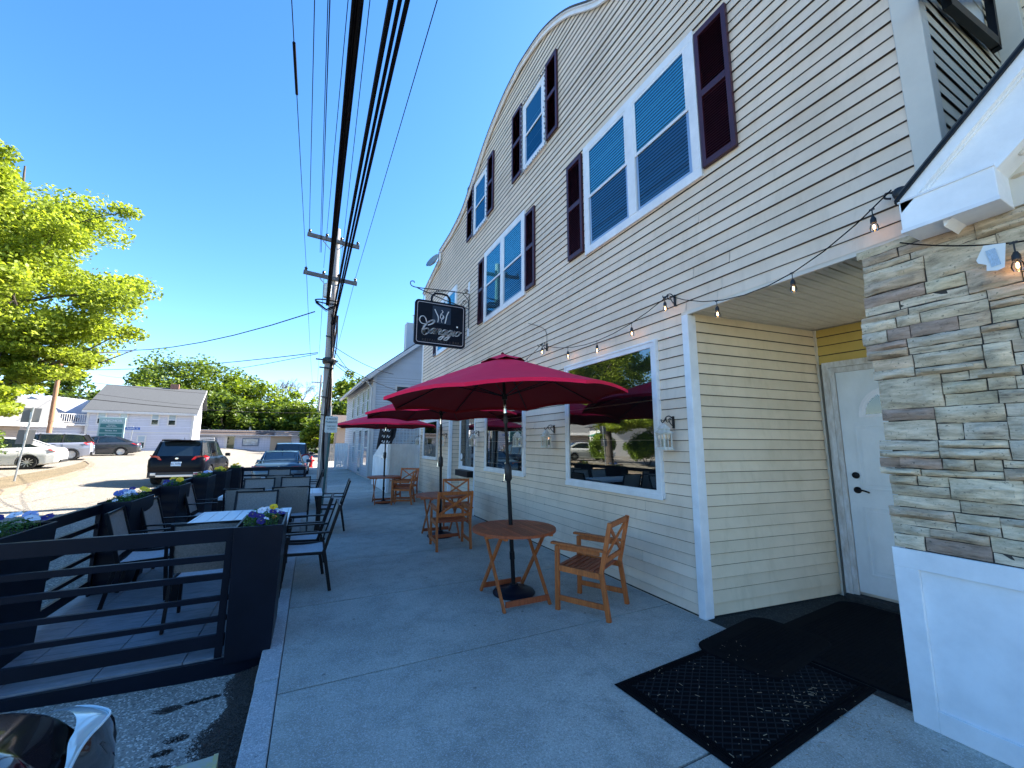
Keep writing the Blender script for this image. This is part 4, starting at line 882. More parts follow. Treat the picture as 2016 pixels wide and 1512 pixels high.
# ================================================================== UMBRELLAS
def umbrella(label,x,y,rz,tilt,h=2.72,rr=1.44,rim=2.185,crank_side=1):
    U=thing('patio_umbrella',label,'umbrella',(x,y,0),0,'red patio umbrellas along the shopfront')
    top=Vector((x+tilt[0],y+tilt[1],h)); ax=(top-Vector((x,y,0))).normalized()
    at=lambda z: Vector((x,y,0))+ax*(z/ax.z)
    m=MB(); m.tube([at(.04),at(1.22)],.024,14); m.tube([at(.36),at(.44)],.030,14); m.tube([at(1.2),at(2.62)],.019,14); m.build('pole',M_BLACK,U,smooth=True)
    m=MB(); m.tube([at(1.22),at(1.25),at(1.38),at(1.42)],[.024,.043,.043,.026],14); m.tube([at(1.90),at(1.97)],.027,12); m.build('crank_housing',M_PLAST,U,smooth=True)
    m=MB(); c=at(1.31); m.tube([c+Vector((-.03,-.03,0)),c+Vector((-.07,-.05,0)),c+Vector((-.075,-.05,-.08)),c+Vector((-.10,-.06,-.085))],.007,8); m.build('crank_handle',M_CHROME,U)
    m=MB(); m.tube([at(2.02),at(2.12)],.020,12); m.build('chrome_sleeve',M_CHROME,U,smooth=True)
    B=MB(); B.lathe([(0,0),(.235,0),(.24,.012),(.225,.03),(.17,.048),(.07,.062),(.045,.085),(.045,.10),(.03,.10)],(x,y,0),28); BB=B.build('umbrella_base',M_NAVY,U,smooth=True)
    # canopy with sagging panels between eight ribs
    cb=MB(); n=8; sub=6; rings=9; vs=[];fs=[]; c0=at(h)
    tm=Vector((0,0,1)).rotation_difference(ax).to_matrix()
    def pt(a,t):
        k=(a/(2*math.pi)*n)%1; e=1-abs(2*k-1)     # 0 on the rib, 1 mid-panel
        edge=math.cos(math.pi/n)/math.cos((k-.5)*2*math.pi/n)
        r=rr*t*edge*(1-.012*e*t)
        z=-(h-rim)*(t**1.12)*(edge*.98+.02)-.045*math.sin(math.pi*min(1,t))*e*t*1.0
        return c0+tm@Vector((r*math.cos(a+rz),r*math.sin(a+rz),z))
    N=n*sub
    for i in range(rings+1):
        t=.06+(1-.06)*i/rings
        for k in range(N): vs.append(pt(2*math.pi*k/N,t))
    for i in range(rings):
        for k in range(N): fs.append((i*N+k,i*N+(k+1)%N,(i+1)*N+(k+1)%N,(i+1)*N+k))
    # hem band
    for k in range(N): p=pt(2*math.pi*k/N,1.0); vs.append(p+Vector((0,0,-.035)))
    for k in range(N): fs.append((rings*N+k,rings*N+(k+1)%N,(rings+1)*N+(k+1)%N,(rings+1)*N+k))
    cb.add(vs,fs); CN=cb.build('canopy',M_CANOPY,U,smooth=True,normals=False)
    vb=MB(); vs=[];fs=[]
    for i,(t,dz) in enumerate(((.0,.050),(.09,.038),(.20,.012))):
        for k in range(N): 
            p=pt(2*math.pi*k/N,max(t,.001)); kk=(k/N*n)%1; e=1-abs(2*kk-1); vs.append(p+Vector((0,0,dz+(.03*e if i==2 else 0))))
    for i in range(2):
        for k in range(N): fs.append((i*N+k,i*N+(k+1)%N,(i+1)*N+(k+1)%N,(i+1)*N+k))
    vb.add(vs,fs); vb.build('vent_cap',M_CANOPY,CN,smooth=True,normals=False)
    m=MB(); m.lathe([(.02,.04),(.022,.055),(.0,.075)],c0,10); m.build('finial',M_CANOPY,CN,smooth=True)
    m=MB(); m.tube([at(h-.06),at(h+.03)],.04,12); m.tube([at(2.18),at(2.25)],.035,12); m.build('hub',M_BLACK,U)
    for k in range(n):
        a=2*math.pi*k/n; r=MB(); q=[pt(a,t)+Vector((0,0,-.012)) for t in (.08,.35,.65,.985)]; r.tube(q,.0075,6); RB=r.build('rib',M_BLACK,U,smooth=True)
        s=MB(); s.tube([at(2.22),pt(a,.52)+Vector((0,0,-.02))],.006,6); s.build('strut',M_BLACK,RB,smooth=True)
    return U
umbrella('nearest red umbrella, over the table in front of the large shop window',2.15,4.30,R(6),(-.13,.08),2.70)
umbrella('middle red umbrella, over the table by the far entry post',2.20,7.40,R(14),(-.06,.03),2.66,rim=2.19)
U3=umbrella('farthest red umbrella, over the table beside the white fence',1.90,12.05,R(3),(-.03,.02),2.55,rr=1.5,rim=2.15)
# ================================================================== ROUND TEAK TABLES
def round_table(label,x,y,dark,R_=.46,h=.735):
    T=thing('round_table',label,'table',(x,y,0),0,'round folding teak tables')
    t=MB(); zt=h; hole=.03; th_=.018; w_=.052
    # four quadrants of boards, alternate directions, clipped to the disc
    def clipboard(q,i):
        # board strip between u0,u1 in the quadrant local frame, v from 0.. circle
        u0=i*w_+.0015; u1=(i+1)*w_-.0015
        if u0>=R_: return None
        pts=[]; u1=min(u1,R_-.001); v0=0.0015
        for u in (u0,(u0+u1)/2,u1): pts.append((u,math.sqrt(max(0,(R_-.0)**2-u*u))))
        if pts[0][1]-v0<.01: return None
        P=[(u0,v0),(u1,v0),(u1,max(v0+.001,pts[2][1])),((u0+u1)/2,max(v0+.001,pts[1][1])),(u0,pts[0][1])]
        a=q*math.pi/2; ca,sa=math.cos(a),math.sin(a)
        f=lambda u,v: (u*ca-v*sa,u*sa+v*ca) if q%2==0 else (v*ca-u*sa*-1*-1,v*sa+u*ca)
        out=[]
        for u,v in P:
            if q%2: u,v=v,u
            out.append((x+u*ca-v*sa,y+u*sa+v*ca,zt-th_))
        return out
    for q in range(4):
        for i in range(10):
            P=clipboard(q,i)
            if P: t.prism(P,(0,0,th_))
    t.build('tabletop',dark,T,bevel=.0015)
    r=MB(); n=40; vs=[];fs=[]
    for k in range(n):
        a=2*math.pi*k/n
        for rr,z in ((R_-.003,zt-.028),(R_+.006,zt-.028),(R_+.006,zt-.002),(R_-.003,zt-.002)): vs.append((x+rr*math.cos(a),y+rr*math.sin(a),z))
    for k in range(n):
        k2=(k+1)%n
        for j in range(4): fs.append((k*4+j,k2*4+j,k2*4+(j+1)%4,k*4+(j+1)%4))
    r.add(vs,fs); r.build('table_edge',dark,T,smooth=True)
    b=MB(); 
    for s in (-1,1): b.box(x-.42,x+.42,y+s*.16-.02,y+s*.16+.02,zt-.055,zt-.02)
    for s in (-1,1): b.box(x+s*.265-.018,x+s*.265+.018,y-.36,y+.36,zt-.052,zt-.021)
    b.build('under_rail',M_TEAK1,T)
    for s in (-1,1):
        xs_=x+s*.262
        for d in (-1,1):
            l=MB(); xo=xs_+(.012 if d>0 else -.012); l.bar((xo,y-d*.20,zt-.05),(xo,y+d*.345,.0),.04,.022,(1,0,0)); l.build('leg',M_TEAK1,T,bevel=.002)
    for d in (-1,1): l=MB(); yy=y+d*.315; l.bar((x-.25,yy,.065),(x+.25,yy,.065),.02,.055); l.build('stretcher',M_TEAK2,T,bevel=.002)
    return T
round_table('round slatted teak table nearest the camera under the first red umbrella',2.09,4.18,M_TEAK2)
round_table('round slatted teak table in the middle, between two teak armchairs',2.20,7.40,M_TEAK2)
round_table('farthest round teak table beside the white board fence',1.90,12.05,M_TEAK2)
# ================================================================== TEAK ARMCHAIRS (built facing +Y at the origin)
def teak_chair():
    T=thing('teak_armchair','','chair',(0,0,0))
    W=.27; 
    for s in (-1,1):
        l=MB(); l.box(s*W-.018,s*W+.018,.215,.26,0,.62); l.build('leg',M_TEAK1,T,bevel=.003)
        l=MB(); l.bar((s*W,-.30,0),(s*W,-.235,.42),.036,.045,(0,1,0)); l.bar((s*W,-.235,.42),(s*W,-.335,.90),.036,.04,(0,1,0)); l.build('leg',M_TEAK1,T,bevel=.003)
        a=MB(); a.bar((s*W*1.02,-.29,.632),(s*W*1.02,.30,.645),.058,.022); a.build('armrest',M_TEAK1,T,bevel=.004)
        r=MB(); r.bar((s*W,-.22,.60),(s*W,.235,.605),.02,.04); r.bar((s*W,-.23,.39),(s*W,.235,.405),.022,.055); r.build('side_rail',M_TEAK1,T,bevel=.002)
        r=MB(); r.bar((s*W,-.275,.12),(s*W,.235,.12),.02,.05); r.build('stretcher',M_TEAK1,T,bevel=.002)
    st=MB()
    for i in range(8):
        y=-.205+i*.058; st.box(-W+.022,W-.022,y,y+.044,.395+.004*abs(i-4),.413+.004*abs(i-4))
    st.box(-W+.02,W-.02,.225,.245,.36,.41); st.build('seat',M_TEAK2,T,bevel=.002)
    b=MB(); y0=-.268;y1=-.335
    f=lambda z: -.235-(z-.42)/.48*.10
    b.bar((-W+.018,f(.88),.875),(W-.018,f(.88),.875),.024,.05,(0,0,1)); b.bar((-W+.018,f(.53),.53),(W-.018,f(.53),.53),.024,.045,(0,0,1))
    b.bar((-W+.03,f(.55),.55),(W-.03,f(.86),.855),.034,.016,(0,1,.2)); b.bar((W-.03,f(.55)+.004,.55),(-W+.03,f(.86)+.004,.855),.034,.016,(0,1,.2))
    b.bar((0,f(.55),.55),(0,f(.86),.855),.03,.012,(0,1,.2)) if False else None
    b.build('backrest',M_TEAK1,T,bevel=.002)
    return T
tc=teak_chair()
def facing(dx,dy): return math.atan2(-dx,dy)
WC=[(2.70,3.63,facing(-.27,.46),'orange teak armchair nearest the camera, beside the first round table'),
    (2.13,6.62,facing(.08,1),'teak armchair with its X-shaped back toward the camera at the middle round table'),
    (2.80,8.30,facing(-.25,-1),'teak armchair on the far side of the middle round table, before the recess'),
    (2.36,11.72,facing(-.9,.35),'teak armchair on the near side of the farthest round table'),
    (2.62,12.62,facing(-.55,-.85),'teak armchair behind the farthest round table, in front of the white fence')]
for i,(x,y,rz,l) in enumerate(WC):
    o=tc if i==0 else copy_tree(tc)
    place(o,(x,y,0),rz,l,'teak armchairs on the sidewalk')
# ================================================================== PARKLET: deck, planters, railings
DX0,DX1,DY0,DY1=-2.30,-.262,4.10,14.1
DK=thing('parklet_deck','long grey plank platform on the street beside the kerb, carrying the dining tables','deck',(-1.3,9,-.03))
d=MB(); y=DY0; w_=.61; nrow=int((DX1-DX0)/.40)
for j in range(17):
    for i in range(4):
        xa=DX0+i*(DX1-DX0)/4+.003; xb=DX0+(i+1)*(DX1-DX0)/4-.003; ya=DY0+j*.59+.003; yb=min(DY1,ya+.584)
        if yb>ya: d.box(xa,xb,ya,yb,-.045,-.012)
d.build('deck_tiles',M_DECK,DK,bevel=.002)
s=MB(); s.box(DX0-.02,DX1+.01,DY0-.045,DY0-.012,-.145,-.022); s.box(DX0-.03,DX0-.004,DY0,DY1,-.145,-.02); s.box(DX0,DX1,DY1,DY1+.03,-.145,-.02); s.build('skirt_board',M_NAVY,DK)
s=MB(); s.box(DX0,DX1,DY0-.005,DY1,-.10,-.048); s.build('underframe',M_BLACK,DK)
def planter(label,x0,x1,y0,y1,z1=.97,z0=-.05,flare=.02):
    P=thing('planter_box',label,'planter',((x0+x1)/2,(y0+y1)/2,z0),0,'tall dark planter boxes round the parklet')
    m=MB(); t=.018
    lo=[(x0+flare,y0+flare*.3),(x1-flare,y0+flare*.3),(x1-flare,y1-flare*.3),(x0+flare,y1-flare*.3)]
    hi=[(x0,y0),(x1,y0),(x1,y1),(x0,y1)]; hin=[(x0+t,y0+t),(x1-t,y0+t),(x1-t,y1-t),(x0+t,y1-t)]
    vs=[(a,b,z0) for a,b in lo]+[(a,b,z1) for a,b in hi]+[(a,b,z1) for a,b in hin]+[(a,b,z1-.06) for a,b in hin]
    fs=[(0,3,2,1)]+[(i,(i+1)%4,4+(i+1)%4,4+i) for i in range(4)]+[(4+i,4+(i+1)%4,8+(i+1)%4,8+i) for i in range(4)]+[(8+i,8+(i+1)%4,12+(i+1)%4,12+i) for i in range(4)]
    m.add(vs,fs); m.build('planter_shell',M_NAVY,P,bevel=.004)
    m=MB(); m.quad((x0+t,y0+t,z1-.045),(x1-t,y0+t,z1-.045),(x1-t,y1-t,z1-.045),(x0+t,y1-t,z1-.045)); m.build('soil',M_SOIL,P)
    return P
PLN=[('dark planter box at the near right corner of the parklet, by the kerb',-.52,-.17,4.02,4.72),('dark planter box at the near left corner of the parklet, cut by the frame edge',-2.30,-1.93,4.12,4.98),
     ('second planter box along the street side, with yellow and blue pansies',-2.13,-1.83,6.25,7.02),('third planter box along the street side, behind the leftmost chairs',-2.14,-1.84,8.20,8.85),
     ('fourth planter box along the street side, with a few red and yellow blooms',-2.13,-1.82,10.05,10.80),('fifth planter box along the street side, filled with yellow pansies',-2.11,-1.80,11.85,12.55),('farthest planter box, at the far left corner of the parklet',-2.05,-1.74,13.45,14.1)]
for i,(l,a,b,c,d_) in enumerate(PLN): planter(l,a,b,c,d_)
bolt=MB()
for bx_,bz_ in ((-.42,.07),(-.27,.09)): bolt.lathe([(0,0),(.008,.001),(0,.004)],(bx_,4.026,bz_),8,Matrix.Rotation(R(90),3,'X'))
ZR=[(.851,.957),(.702,.750),(.559,.607),(.395,.435),(.241,.280),(.051,.146)]
def railing(label,p,q,full=True):
    p=Vector((*p,0));q=Vector((*q,0)); mid=(p+q)/2
    T=thing('parklet_railing',label,'railing',tuple(mid),0,'dark slatted railings round the parklet')
    d=(q-p).normalized(); n=Vector((-d.y,d.x,0))
    for i,(a,b) in enumerate(ZR):
        m=MB(); o=n*(.0 if i else 0); m.bar(p+Vector((0,0,(a+b)/2)),q+Vector((0,0,(a+b)/2)),.03 if i else .045,b-a,(0,0,1)); m.build('top_rail' if i==0 else 'slat',M_NAVY,T,bevel=.003)
    m=MB()
    for e,s in ((p,1),(q,-1)): m.obox(e+d*s*.03+n*.0+Vector((0,0,.40)),(.06,.025,.84),Matrix((d,n,Vector((0,0,1)))).transposed())
    m2=[MB(),MB()]
    for k,(e,s) in enumerate(((p,1),(q,-1))):
        m2[k].obox(e+d*s*.03-n*.024*(1)+Vector((0,0,.42)),(.05,.02,.88),Matrix((d,n,Vector((0,0,1)))).transposed()); m2[k].build('post',M_NAVY,T)
    return T
railing('near end railing of dark horizontal slats facing the camera',(-1.93,4.13),(-.52,4.13))
railing('street-side railing panel between the first and second planters',(-2.10,4.98),(-2.10,6.25)); railing('street-side railing panel between the second and third planters',(-2.10,7.02),(-2.11,8.20))
railing('street-side railing panel between the third and fourth planters',(-2.11,8.85),(-2.10,10.05)); railing('street-side railing panel between the fourth and fifth planters',(-2.10,10.8),(-2.09,11.85))
railing('street-side railing panel between the fifth and farthest planters',(-2.08,12.55),(-2.04,13.45)); railing('far end railing of dark slats in front of the parked blue saloon',(-1.74,13.85),(-.12,13.85))
# pansies
PC={'white':(.72,.72,.76),'yellow':(.98,.60,.01),'blue':(.10,.15,.42),'purple':(.035,.015,.16),'paleblue':(.34,.40,.62),'orange':(.75,.25,.02),'red':(.5,.03,.03)}
def petals(mb,c,r,n=5,tilt=(0,0,1)):
    ax=Vector(tilt).normalized(); M=Vector((0,0,1)).rotation_difference(ax).to_matrix(); c=Vector(c)
    for k in range(n):
        a=2*math.pi*k/n+random.uniform(-.1,.1); ca,sa=math.cos(a),math.sin(a); wv=random.uniform(-.12,.12)
        P=[(0,0,0)]
        for t,wd,z in ((.35,.34,.02),(.75,.55,.10),(1.0,.35,.06+wv),(1.05,0,.0),(1.0,-.35,.06-wv),(.75,-.55,.10),(.35,-.34,.02)): P.append((t*r*ca-wd*r*sa,t*r*sa+wd*r*ca,z*r+.002*k))
        vs=[c+M@Vector(p) for p in P]; mb.add(vs,[(0,i,i+1) for i in range(1,7)])
def flowerbed(label,x0,x1,y0,y1,z,specs,dens=1.0,fs=.030):
    T=thing('pansies',label,'flowers',((x0+x1)/2,(y0+y1)/2,z),0,'pansies growing in the planter boxes')
    f=MB(); rn=random.Random(int(abs(x0*100+y0*37)))
    for i in range(int(620*dens)):
        x=rn.uniform(x0+.03,x1-.03); y=rn.uniform(y0+.04,y1-.04); h=z+.01+.085*(rn.random()**.7)*(.5+.5*mnoise.noise(Vector((x*9,y*9,1))) +.4); a=rn.uniform(0,6.28); l=rn.uniform(.018,.036); tl=rn.uniform(.1,.9)
        c=Vector((x,y,h)); d=Vector((math.cos(a),math.sin(a),tl)).normalized()*l; s=Vector((-math.sin(a),math.cos(a),rn.uniform(-.3,.3)))*l*.36
        f.add([c-d*.5,c+s-d*.1,c+d*.5+Vector((0,0,-l*.12)),c-s-d*.1],[(0,1,2),(0,2,3)])
    for i in range(60):
        x=rn.uniform(x0+.04,x1-.04); y=rn.uniform(y0+.05,y1-.05); f.bar((x,y,z-.03),(x+rn.uniform(-.02,.02),y+rn.uniform(-.02,.02),z+.07),.003,.003)
    f.build('foliage',M_PLANT,T,normals=False)
    for (cn,u,v,h,r) in specs:
        m=MB(); c=(x0+(x1-x0)*u,y0+(y1-y0)*v,z+h); petals(m,c,r,5,(rn.uniform(-.3,.3),rn.uniform(-.9,-.2),.8))
        if cn in('yellow','orange') : petals(m,(c[0],c[1],c[2]+.006),r*.7,5,(rn.uniform(-.2,.3),-.5,.8))
        FL=m.build('flower',pm('petal_'+cn,PC[cn],.6,var=.15,vs=60),T,normals=False)
        m=MB(); m.lathe([(0,-.001),(r*.16,.001),(0,.006)],Vector(c)+Vector((0,-.004,.006)),8); m.build('flower_eye',pm('flower_eye_'+('dark' if cn not in('purple','blue') else 'yellow'),(.05,.01,.06) if cn not in('purple','blue') else (.7,.45,.02),.6),FL)
    return T
flowerbed('purple, white and yellow pansies in the near right planter by the kerb',-.50,-.19,4.05,4.70,.94,[('purple',.25,.30,.09,.034),('purple',.45,.22,.08,.036),('purple',.50,.12,.05,.034),('white',.42,.55,.10,.034),('white',.52,.75,.09,.03),('yellow',.70,.62,.12,.034),('purple',.72,.45,.09,.032),('purple',.95,.40,.08,.030),('white',.86,.60,.08,.03),('orange',.78,.32,.06,.02),('white',.62,.10,.07,.022)])
flowerbed('white, violet and orange-yellow pansies in the near left planter at the frame edge',-2.32,-1.95,4.16,4.95,.94,[('white',.05,.75,.09,.045),('purple',.32,.75,.11,.042),('white',.45,.9,.11,.045),('yellow',.62,.35,.09,.052),('paleblue',.72,.88,.11,.045),('white',.85,.78,.09,.045),('purple',.98,.9,.08,.042),('white',.0,.45,.08,.045),('white',.78,.3,.05,.03)],1.3)
flowerbed('blue, white and golden pansies in the second street-side planter',-2.11,-1.85,6.28,7.0,.94,[('blue',.25,.35,.10,.045),('paleblue',.35,.5,.11,.045),('white',.5,.35,.08,.045),('white',.58,.5,.1,.04),('blue',.7,.45,.08,.04),('yellow',.75,.85,.11,.045),('yellow',.93,.75,.1,.05),('white',.4,.08,.04,.025),('purple',.35,.8,.12,.035)])
flowerbed('two yellow and dark violet pansies in the third street-side planter',-2.12,-1.86,8.24,8.82,.94,[('yellow',.4,.5,.12,.045),('yellow',.75,.5,.10,.05),('purple',.15,.4,.08,.04),('purple',.55,.3,.05,.04),('blue',.2,.2,.05,.03)])
flowerbed('pale blue and red pansies in the fourth street-side planter',-2.11,-1.84,10.1,10.78,.94,[('paleblue',.6,.5,.10,.04),('paleblue',.7,.4,.12,.04),('yellow',.3,.3,.06,.035),('red',.1,.3,.08,.04),('white',.75,.8,.1,.04)],.8)
flowerbed('golden yellow pansies in the fifth street-side planter',-2.09,-1.82,11.9,12.52,.94,[('yellow',.2,.3,.08,.05),('yellow',.4,.5,.1,.05),('yellow',.6,.3,.08,.05),('orange',.8,.5,.09,.05),('yellow',.75,.2,.06,.05)],.8)
flowerbed('dry yellow and olive pansies in the farthest planter',-2.03,-1.76,13.5,14.05,.94,[('yellow',.4,.4,.1,.04),('yellow',.65,.5,.12,.04)],1.1)
# ---------------- patio tables
def patio_table(label,x0,x1,y0,y1,z=.74):
    T=thing('patio_table',label,'table',((x0+x1)/2,(y0+y1)/2,-.012),0,'white plank topped patio tables')
    t=MB(); n=max(6,int(round((x1-x0)/.145))); w_=(x1-x0-.06)/n
    for i in range(n): t.box(x0+.03+i*w_+.003,x0+.03+(i+1)*w_-.003,y0+.085,y1-.03,z-.018,z)
    n2=n
    for i in range(n2): t.box(x0+.03+i*w_+.003,x0+.03+(i+1)*w_-.003,y0+.03,y0+.080,z-.018,z)
    t.build('tabletop',M_TTOP,T,bevel=.002)
    f=MB(); f.box(x0,x1,y0,y0+.028,z-.05,z+.001); f.box(x0,x1,y1-.028,y1,z-.05,z+.001); f.box(x0,x0+.028,y0+.028,y1-.028,z-.05,z+.001); f.box(x1-.028,x1,y0+.028,y1-.028,z-.05,z+.001); f.box(x0+.028,x1-.028,y0+.078,y0+.09,z-.045,z-.02); f.build('table_frame',M_TTOP,T,bevel=.002)
    for a in (x0+.035,x1-.035):
        for b in (y0+.035,y1-.035): l=MB(); l.box(a-.033,a+.033,b-.033,b+.033,-.012,z-.05); l.build('leg',M_BLACK,T,bevel=.003)
patio_table('nearest white plank patio table behind the near right planter',-1.22,-.20,5.55,6.72)
patio_table('wide middle patio table reaching over the kerb behind the paired sling chairs',-1.36,.23,8.42,9.36)
patio_table('farthest white patio table near the far end railing',-1.15,-.10,11.55,12.7)
# ---------------- patio sling chairs (facing +Y at the origin)
def patio_chair():
    T=thing('patio_chair','','chair',(0,0,0)); W=.27
    for s in (-1,1):
        l=MB(); l.bar((s*W,.24,0),(s*W,.20,.42),.025,.035,(0,1,0)); l.bar((s*W,.20,.42),(s*W,.19,.62),.025,.032,(0,1,0)); l.build('leg',M_BLACK,T,bevel=.003)
        l=MB(); l.bar((s*W,-.27,0),(s*W,-.185,.44),.025,.035,(0,1,0)); l.build('leg',M_BLACK,T,bevel=.003)
        a=MB(); a.bar((s*(W+.005),-.25,.64),(s*(W+.005),.23,.645),.045,.018); a.build('armrest',M_BLACK,T,bevel=.004)
    f=MB()
    for s in (-1,1): f.bar((s*W,-.175,.40),(s*W,-.325,.935),.028,.034,(0,1,0)); f.bar((s*W,-.20,.415),(s*W,.21,.43),.025,.03)
    f.bar((-W,.21,.43),(W,.21,.43),.025,.03); f.bar((-W,-.19,.405),(W,-.19,.405),.025,.03); f.bar((-W,-.321,.922),(W,-.321,.922),.022,.022)
    f.build('chair_frame',M_BLACK,T,bevel=.003)
    s_=MB(); n=8; vs=[];fs=[]
    for i in range(n+1):
        t=i/n
        for j in range(5): u=j/4; vs.append((-W+.02+(2*W-.04)*u,-.18+.39*t,.428-.014*math.sin(math.pi*t)-.010*math.sin(math.pi*u)))
    for i in range(n):
        for j in range(4): q=i*5+j; fs.append((q,q+1,q+6,q+5))
    s_.add(vs,fs); s_.build('seat',M_SLINGL,T,smooth=True)
    b=MB(); vs=[];fs=[]
    for i in range(n+1):
        t=i/n
        for j in range(5): u=j/4; vs.append((-W+.018+(2*W-.036)*u,-.195-.128*t-.018*math.sin(math.pi*u)*(1-.3*t),.48+.44*t))
    for i in range(n):
        for j in range(4): q=i*5+j; fs.append((q,q+1,q+6,q+5))
    b.add(vs,fs); b.build('backrest',M_SLING,T,smooth=True)
    return T
pc=patio_chair()
PCH=[(-.80,5.03,0,'grey sling chair with its back to the near end railing'),(-.70,7.12,math.pi,'grey sling chair on the far side of the nearest patio table'),
 (-1.55,5.98,facing(1,.08),'leftmost grey sling chair, its back to the street-side railing'),(-1.53,6.88,facing(1,-.05),'grey sling chair left of the nearest table, beside the second planter'),
 (.02,5.52,facing(-1,.0),'sling chair straddling the kerb, nearest the camera on the sidewalk side'),(-.02,6.22,facing(-1,.06),'sling chair on the kerb just behind the nearest sidewalk-side chair'),
 (-.93,8.20,.0,'left of the two sling chairs backing the camera at the wide middle table'),(-.26,8.14,.0,'right of the two sling chairs backing the camera at the wide middle table'),
 (-.93,9.72,math.pi,'left sling chair on the far side of the wide middle table'),(-.26,9.68,math.pi,'right sling chair on the far side of the wide middle table'),
 (-1.56,8.85,facing(1,0),'sling chair at the left end of the wide middle table by the third planter'),(.40,8.83,facing(-1,.05),'sling chair standing on the sidewalk at the right end of the middle table'),
 (-.62,11.15,0,'sling chair backing the camera at the farthest patio table'),(-.78,13.05,math.pi,'sling chair in front of the far end railing'),
 (-.02,11.75,facing(-1,.1),'nearer of the two sidewalk-side sling chairs at the farthest table'),(-.0,12.45,facing(-1,.1),'farther of the two sidewalk-side sling chairs at the farthest table')]
for i,(x,y,rz,l) in enumerate(PCH):
    o=pc if i==0 else copy_tree(pc)
    place(o,(x,y,-.010 if x<-.35 else 0.002),rz,l,'grey sling patio chairs')
# wheel stop with yellow end
WS=thing('parking_stop','concrete parking stop with worn yellow paint at the bottom edge','parking stop',(-.8,2.74,-.13),R(4))
t=MB(); t.prism([(0.47,-.11,0),(.47,.11,0),(.47,.08,.14),(.47,-.08,.14)],(-1.5,0,0)); t.build('concrete_block',pm('chipped_yellow_concrete',(.40,.42,.42),.85,var=.5,vs=9,col2=(.55,.47,.12)),WS,bevel=.01,world=False)
t=MB(); t.prism([(0.474,-.111,0),(.474,.111,0),(.474,.081,.141),(.474,-.081,.141)],(-.02,0,0)); t.build('yellow_end',M_YELL,WS,world=False)
# ================================================================== UTILITY POLE AND CABLES
UP=thing('utility_pole','tall weathered wooden utility pole with two crossarms standing at the kerb','utility pole',(.37,15.04,0))
P0=Vector((.37,15.04,-.1));P1=Vector((.26,15.03,9.35))
t=MB(); t.tube([P0.lerp(P1,i/12) for i in range(13)],[.172-.055*i/12 for i in range(13)],18); t.build('pole_shaft',M_POLE,UP,smooth=True)
def arm(z,xa,xb,dz):
    a=MB(); a.bar((xa,14.86,z+dz),(xb,14.86,z-dz),.10,.125); A=a.build('crossarm',pm('dark_grey_timber',(.15,.145,.14),.9,var=.5,vs=9),UP,bevel=.004)
    for f in (.04,.36,.64,.96):
        x=xa+(xb-xa)*f; zz=z+dz-2*dz*f
        i=MB(); i.lathe([(.012,.06),(.045,.075),(.05,.10),(.03,.12),(.055,.14),(.05,.165),(.025,.18),(.03,.20),(0,.22)],(x,14.86,zz),12); i.build('insulator',pm('brown_insulator',(.03,.025,.025),.25),A,smooth=True)
    b=MB(); m=(xa+xb)/2
    for s in (-1,1): b.bar((m+s*.35,14.92,z-.05),(m,14.95,z-.42),.035,.008,(0,1,0))
    b.build('arm_brace',M_STEEL,A)
arm(8.80,-.67,1.04,.055); arm(7.40,-.69,1.04,.06)
t=MB(); t.lathe([(0,6.62),(.13,6.63),(.135,6.68),(.135,7.05),(.14,7.07),(.10,7.12),(.04,7.16),(.04,7.28),(0,7.3)],(.10,14.74,0),16); t.build('transformer_can',M_STEEL,UP,smooth=True)
t=MB(); n=28; ring=[(.115+.37*math.cos(2*math.pi*i/n),14.55,6.42+.065*math.sin(2*math.pi*i/n)) for i in range(n+1)]; t.tube(ring,.022,7); t.tube([(-.24,14.55,6.38),(.10,14.55,6.14),(.47,14.55,6.38)],.03,7); t.tube([(-.24,14.55,6.33),(.10,14.55,6.08),(.47,14.55,6.33)],.012,6); t.build('cable_storage_loop',M_CABLE,UP,smooth=True)
t=MB()
for z,l in ((4.47,.8),(4.2,.55),(5.3,.3),(3.2,.3),(2.6,.25)): t=MB(); t.bar((.30-l/2,14.85,z),(.30+l/2-.1,14.85,z-.02),.05,.04); t.build('pole_bracket',M_IRON,UP)
t=MB(); t.lathe([(.2,4.36),(.22,4.42),(.22,4.52),(.2,4.56)],(.32,15.03,0),14); t.build('pole_band',M_IRON,UP)
rn=random.Random(8)
for k in range(6):
    x=.33+.028*k; y=14.86+.03*k; z0=rn.uniform(.3,2.4)
    t=MB(); t.tube(catmull([(x+.05*math.sin(z*1.7+k),y-.02,z) for z in (z0,z0+1.2,3.4,4.4,5.2,6.1)],5),rn.choice((.012,.02,.03)),6); t.build('riser_cable',M_CABLE,UP,smooth=True)
t=MB(); t.tube([(.50,14.90,.05),(.48,14.9,2.9)],.035,10); t.tube([(.27,14.86,.05),(.27,14.86,3.0)],.02,8); t.build('conduit',M_STEEL,UP,smooth=True)
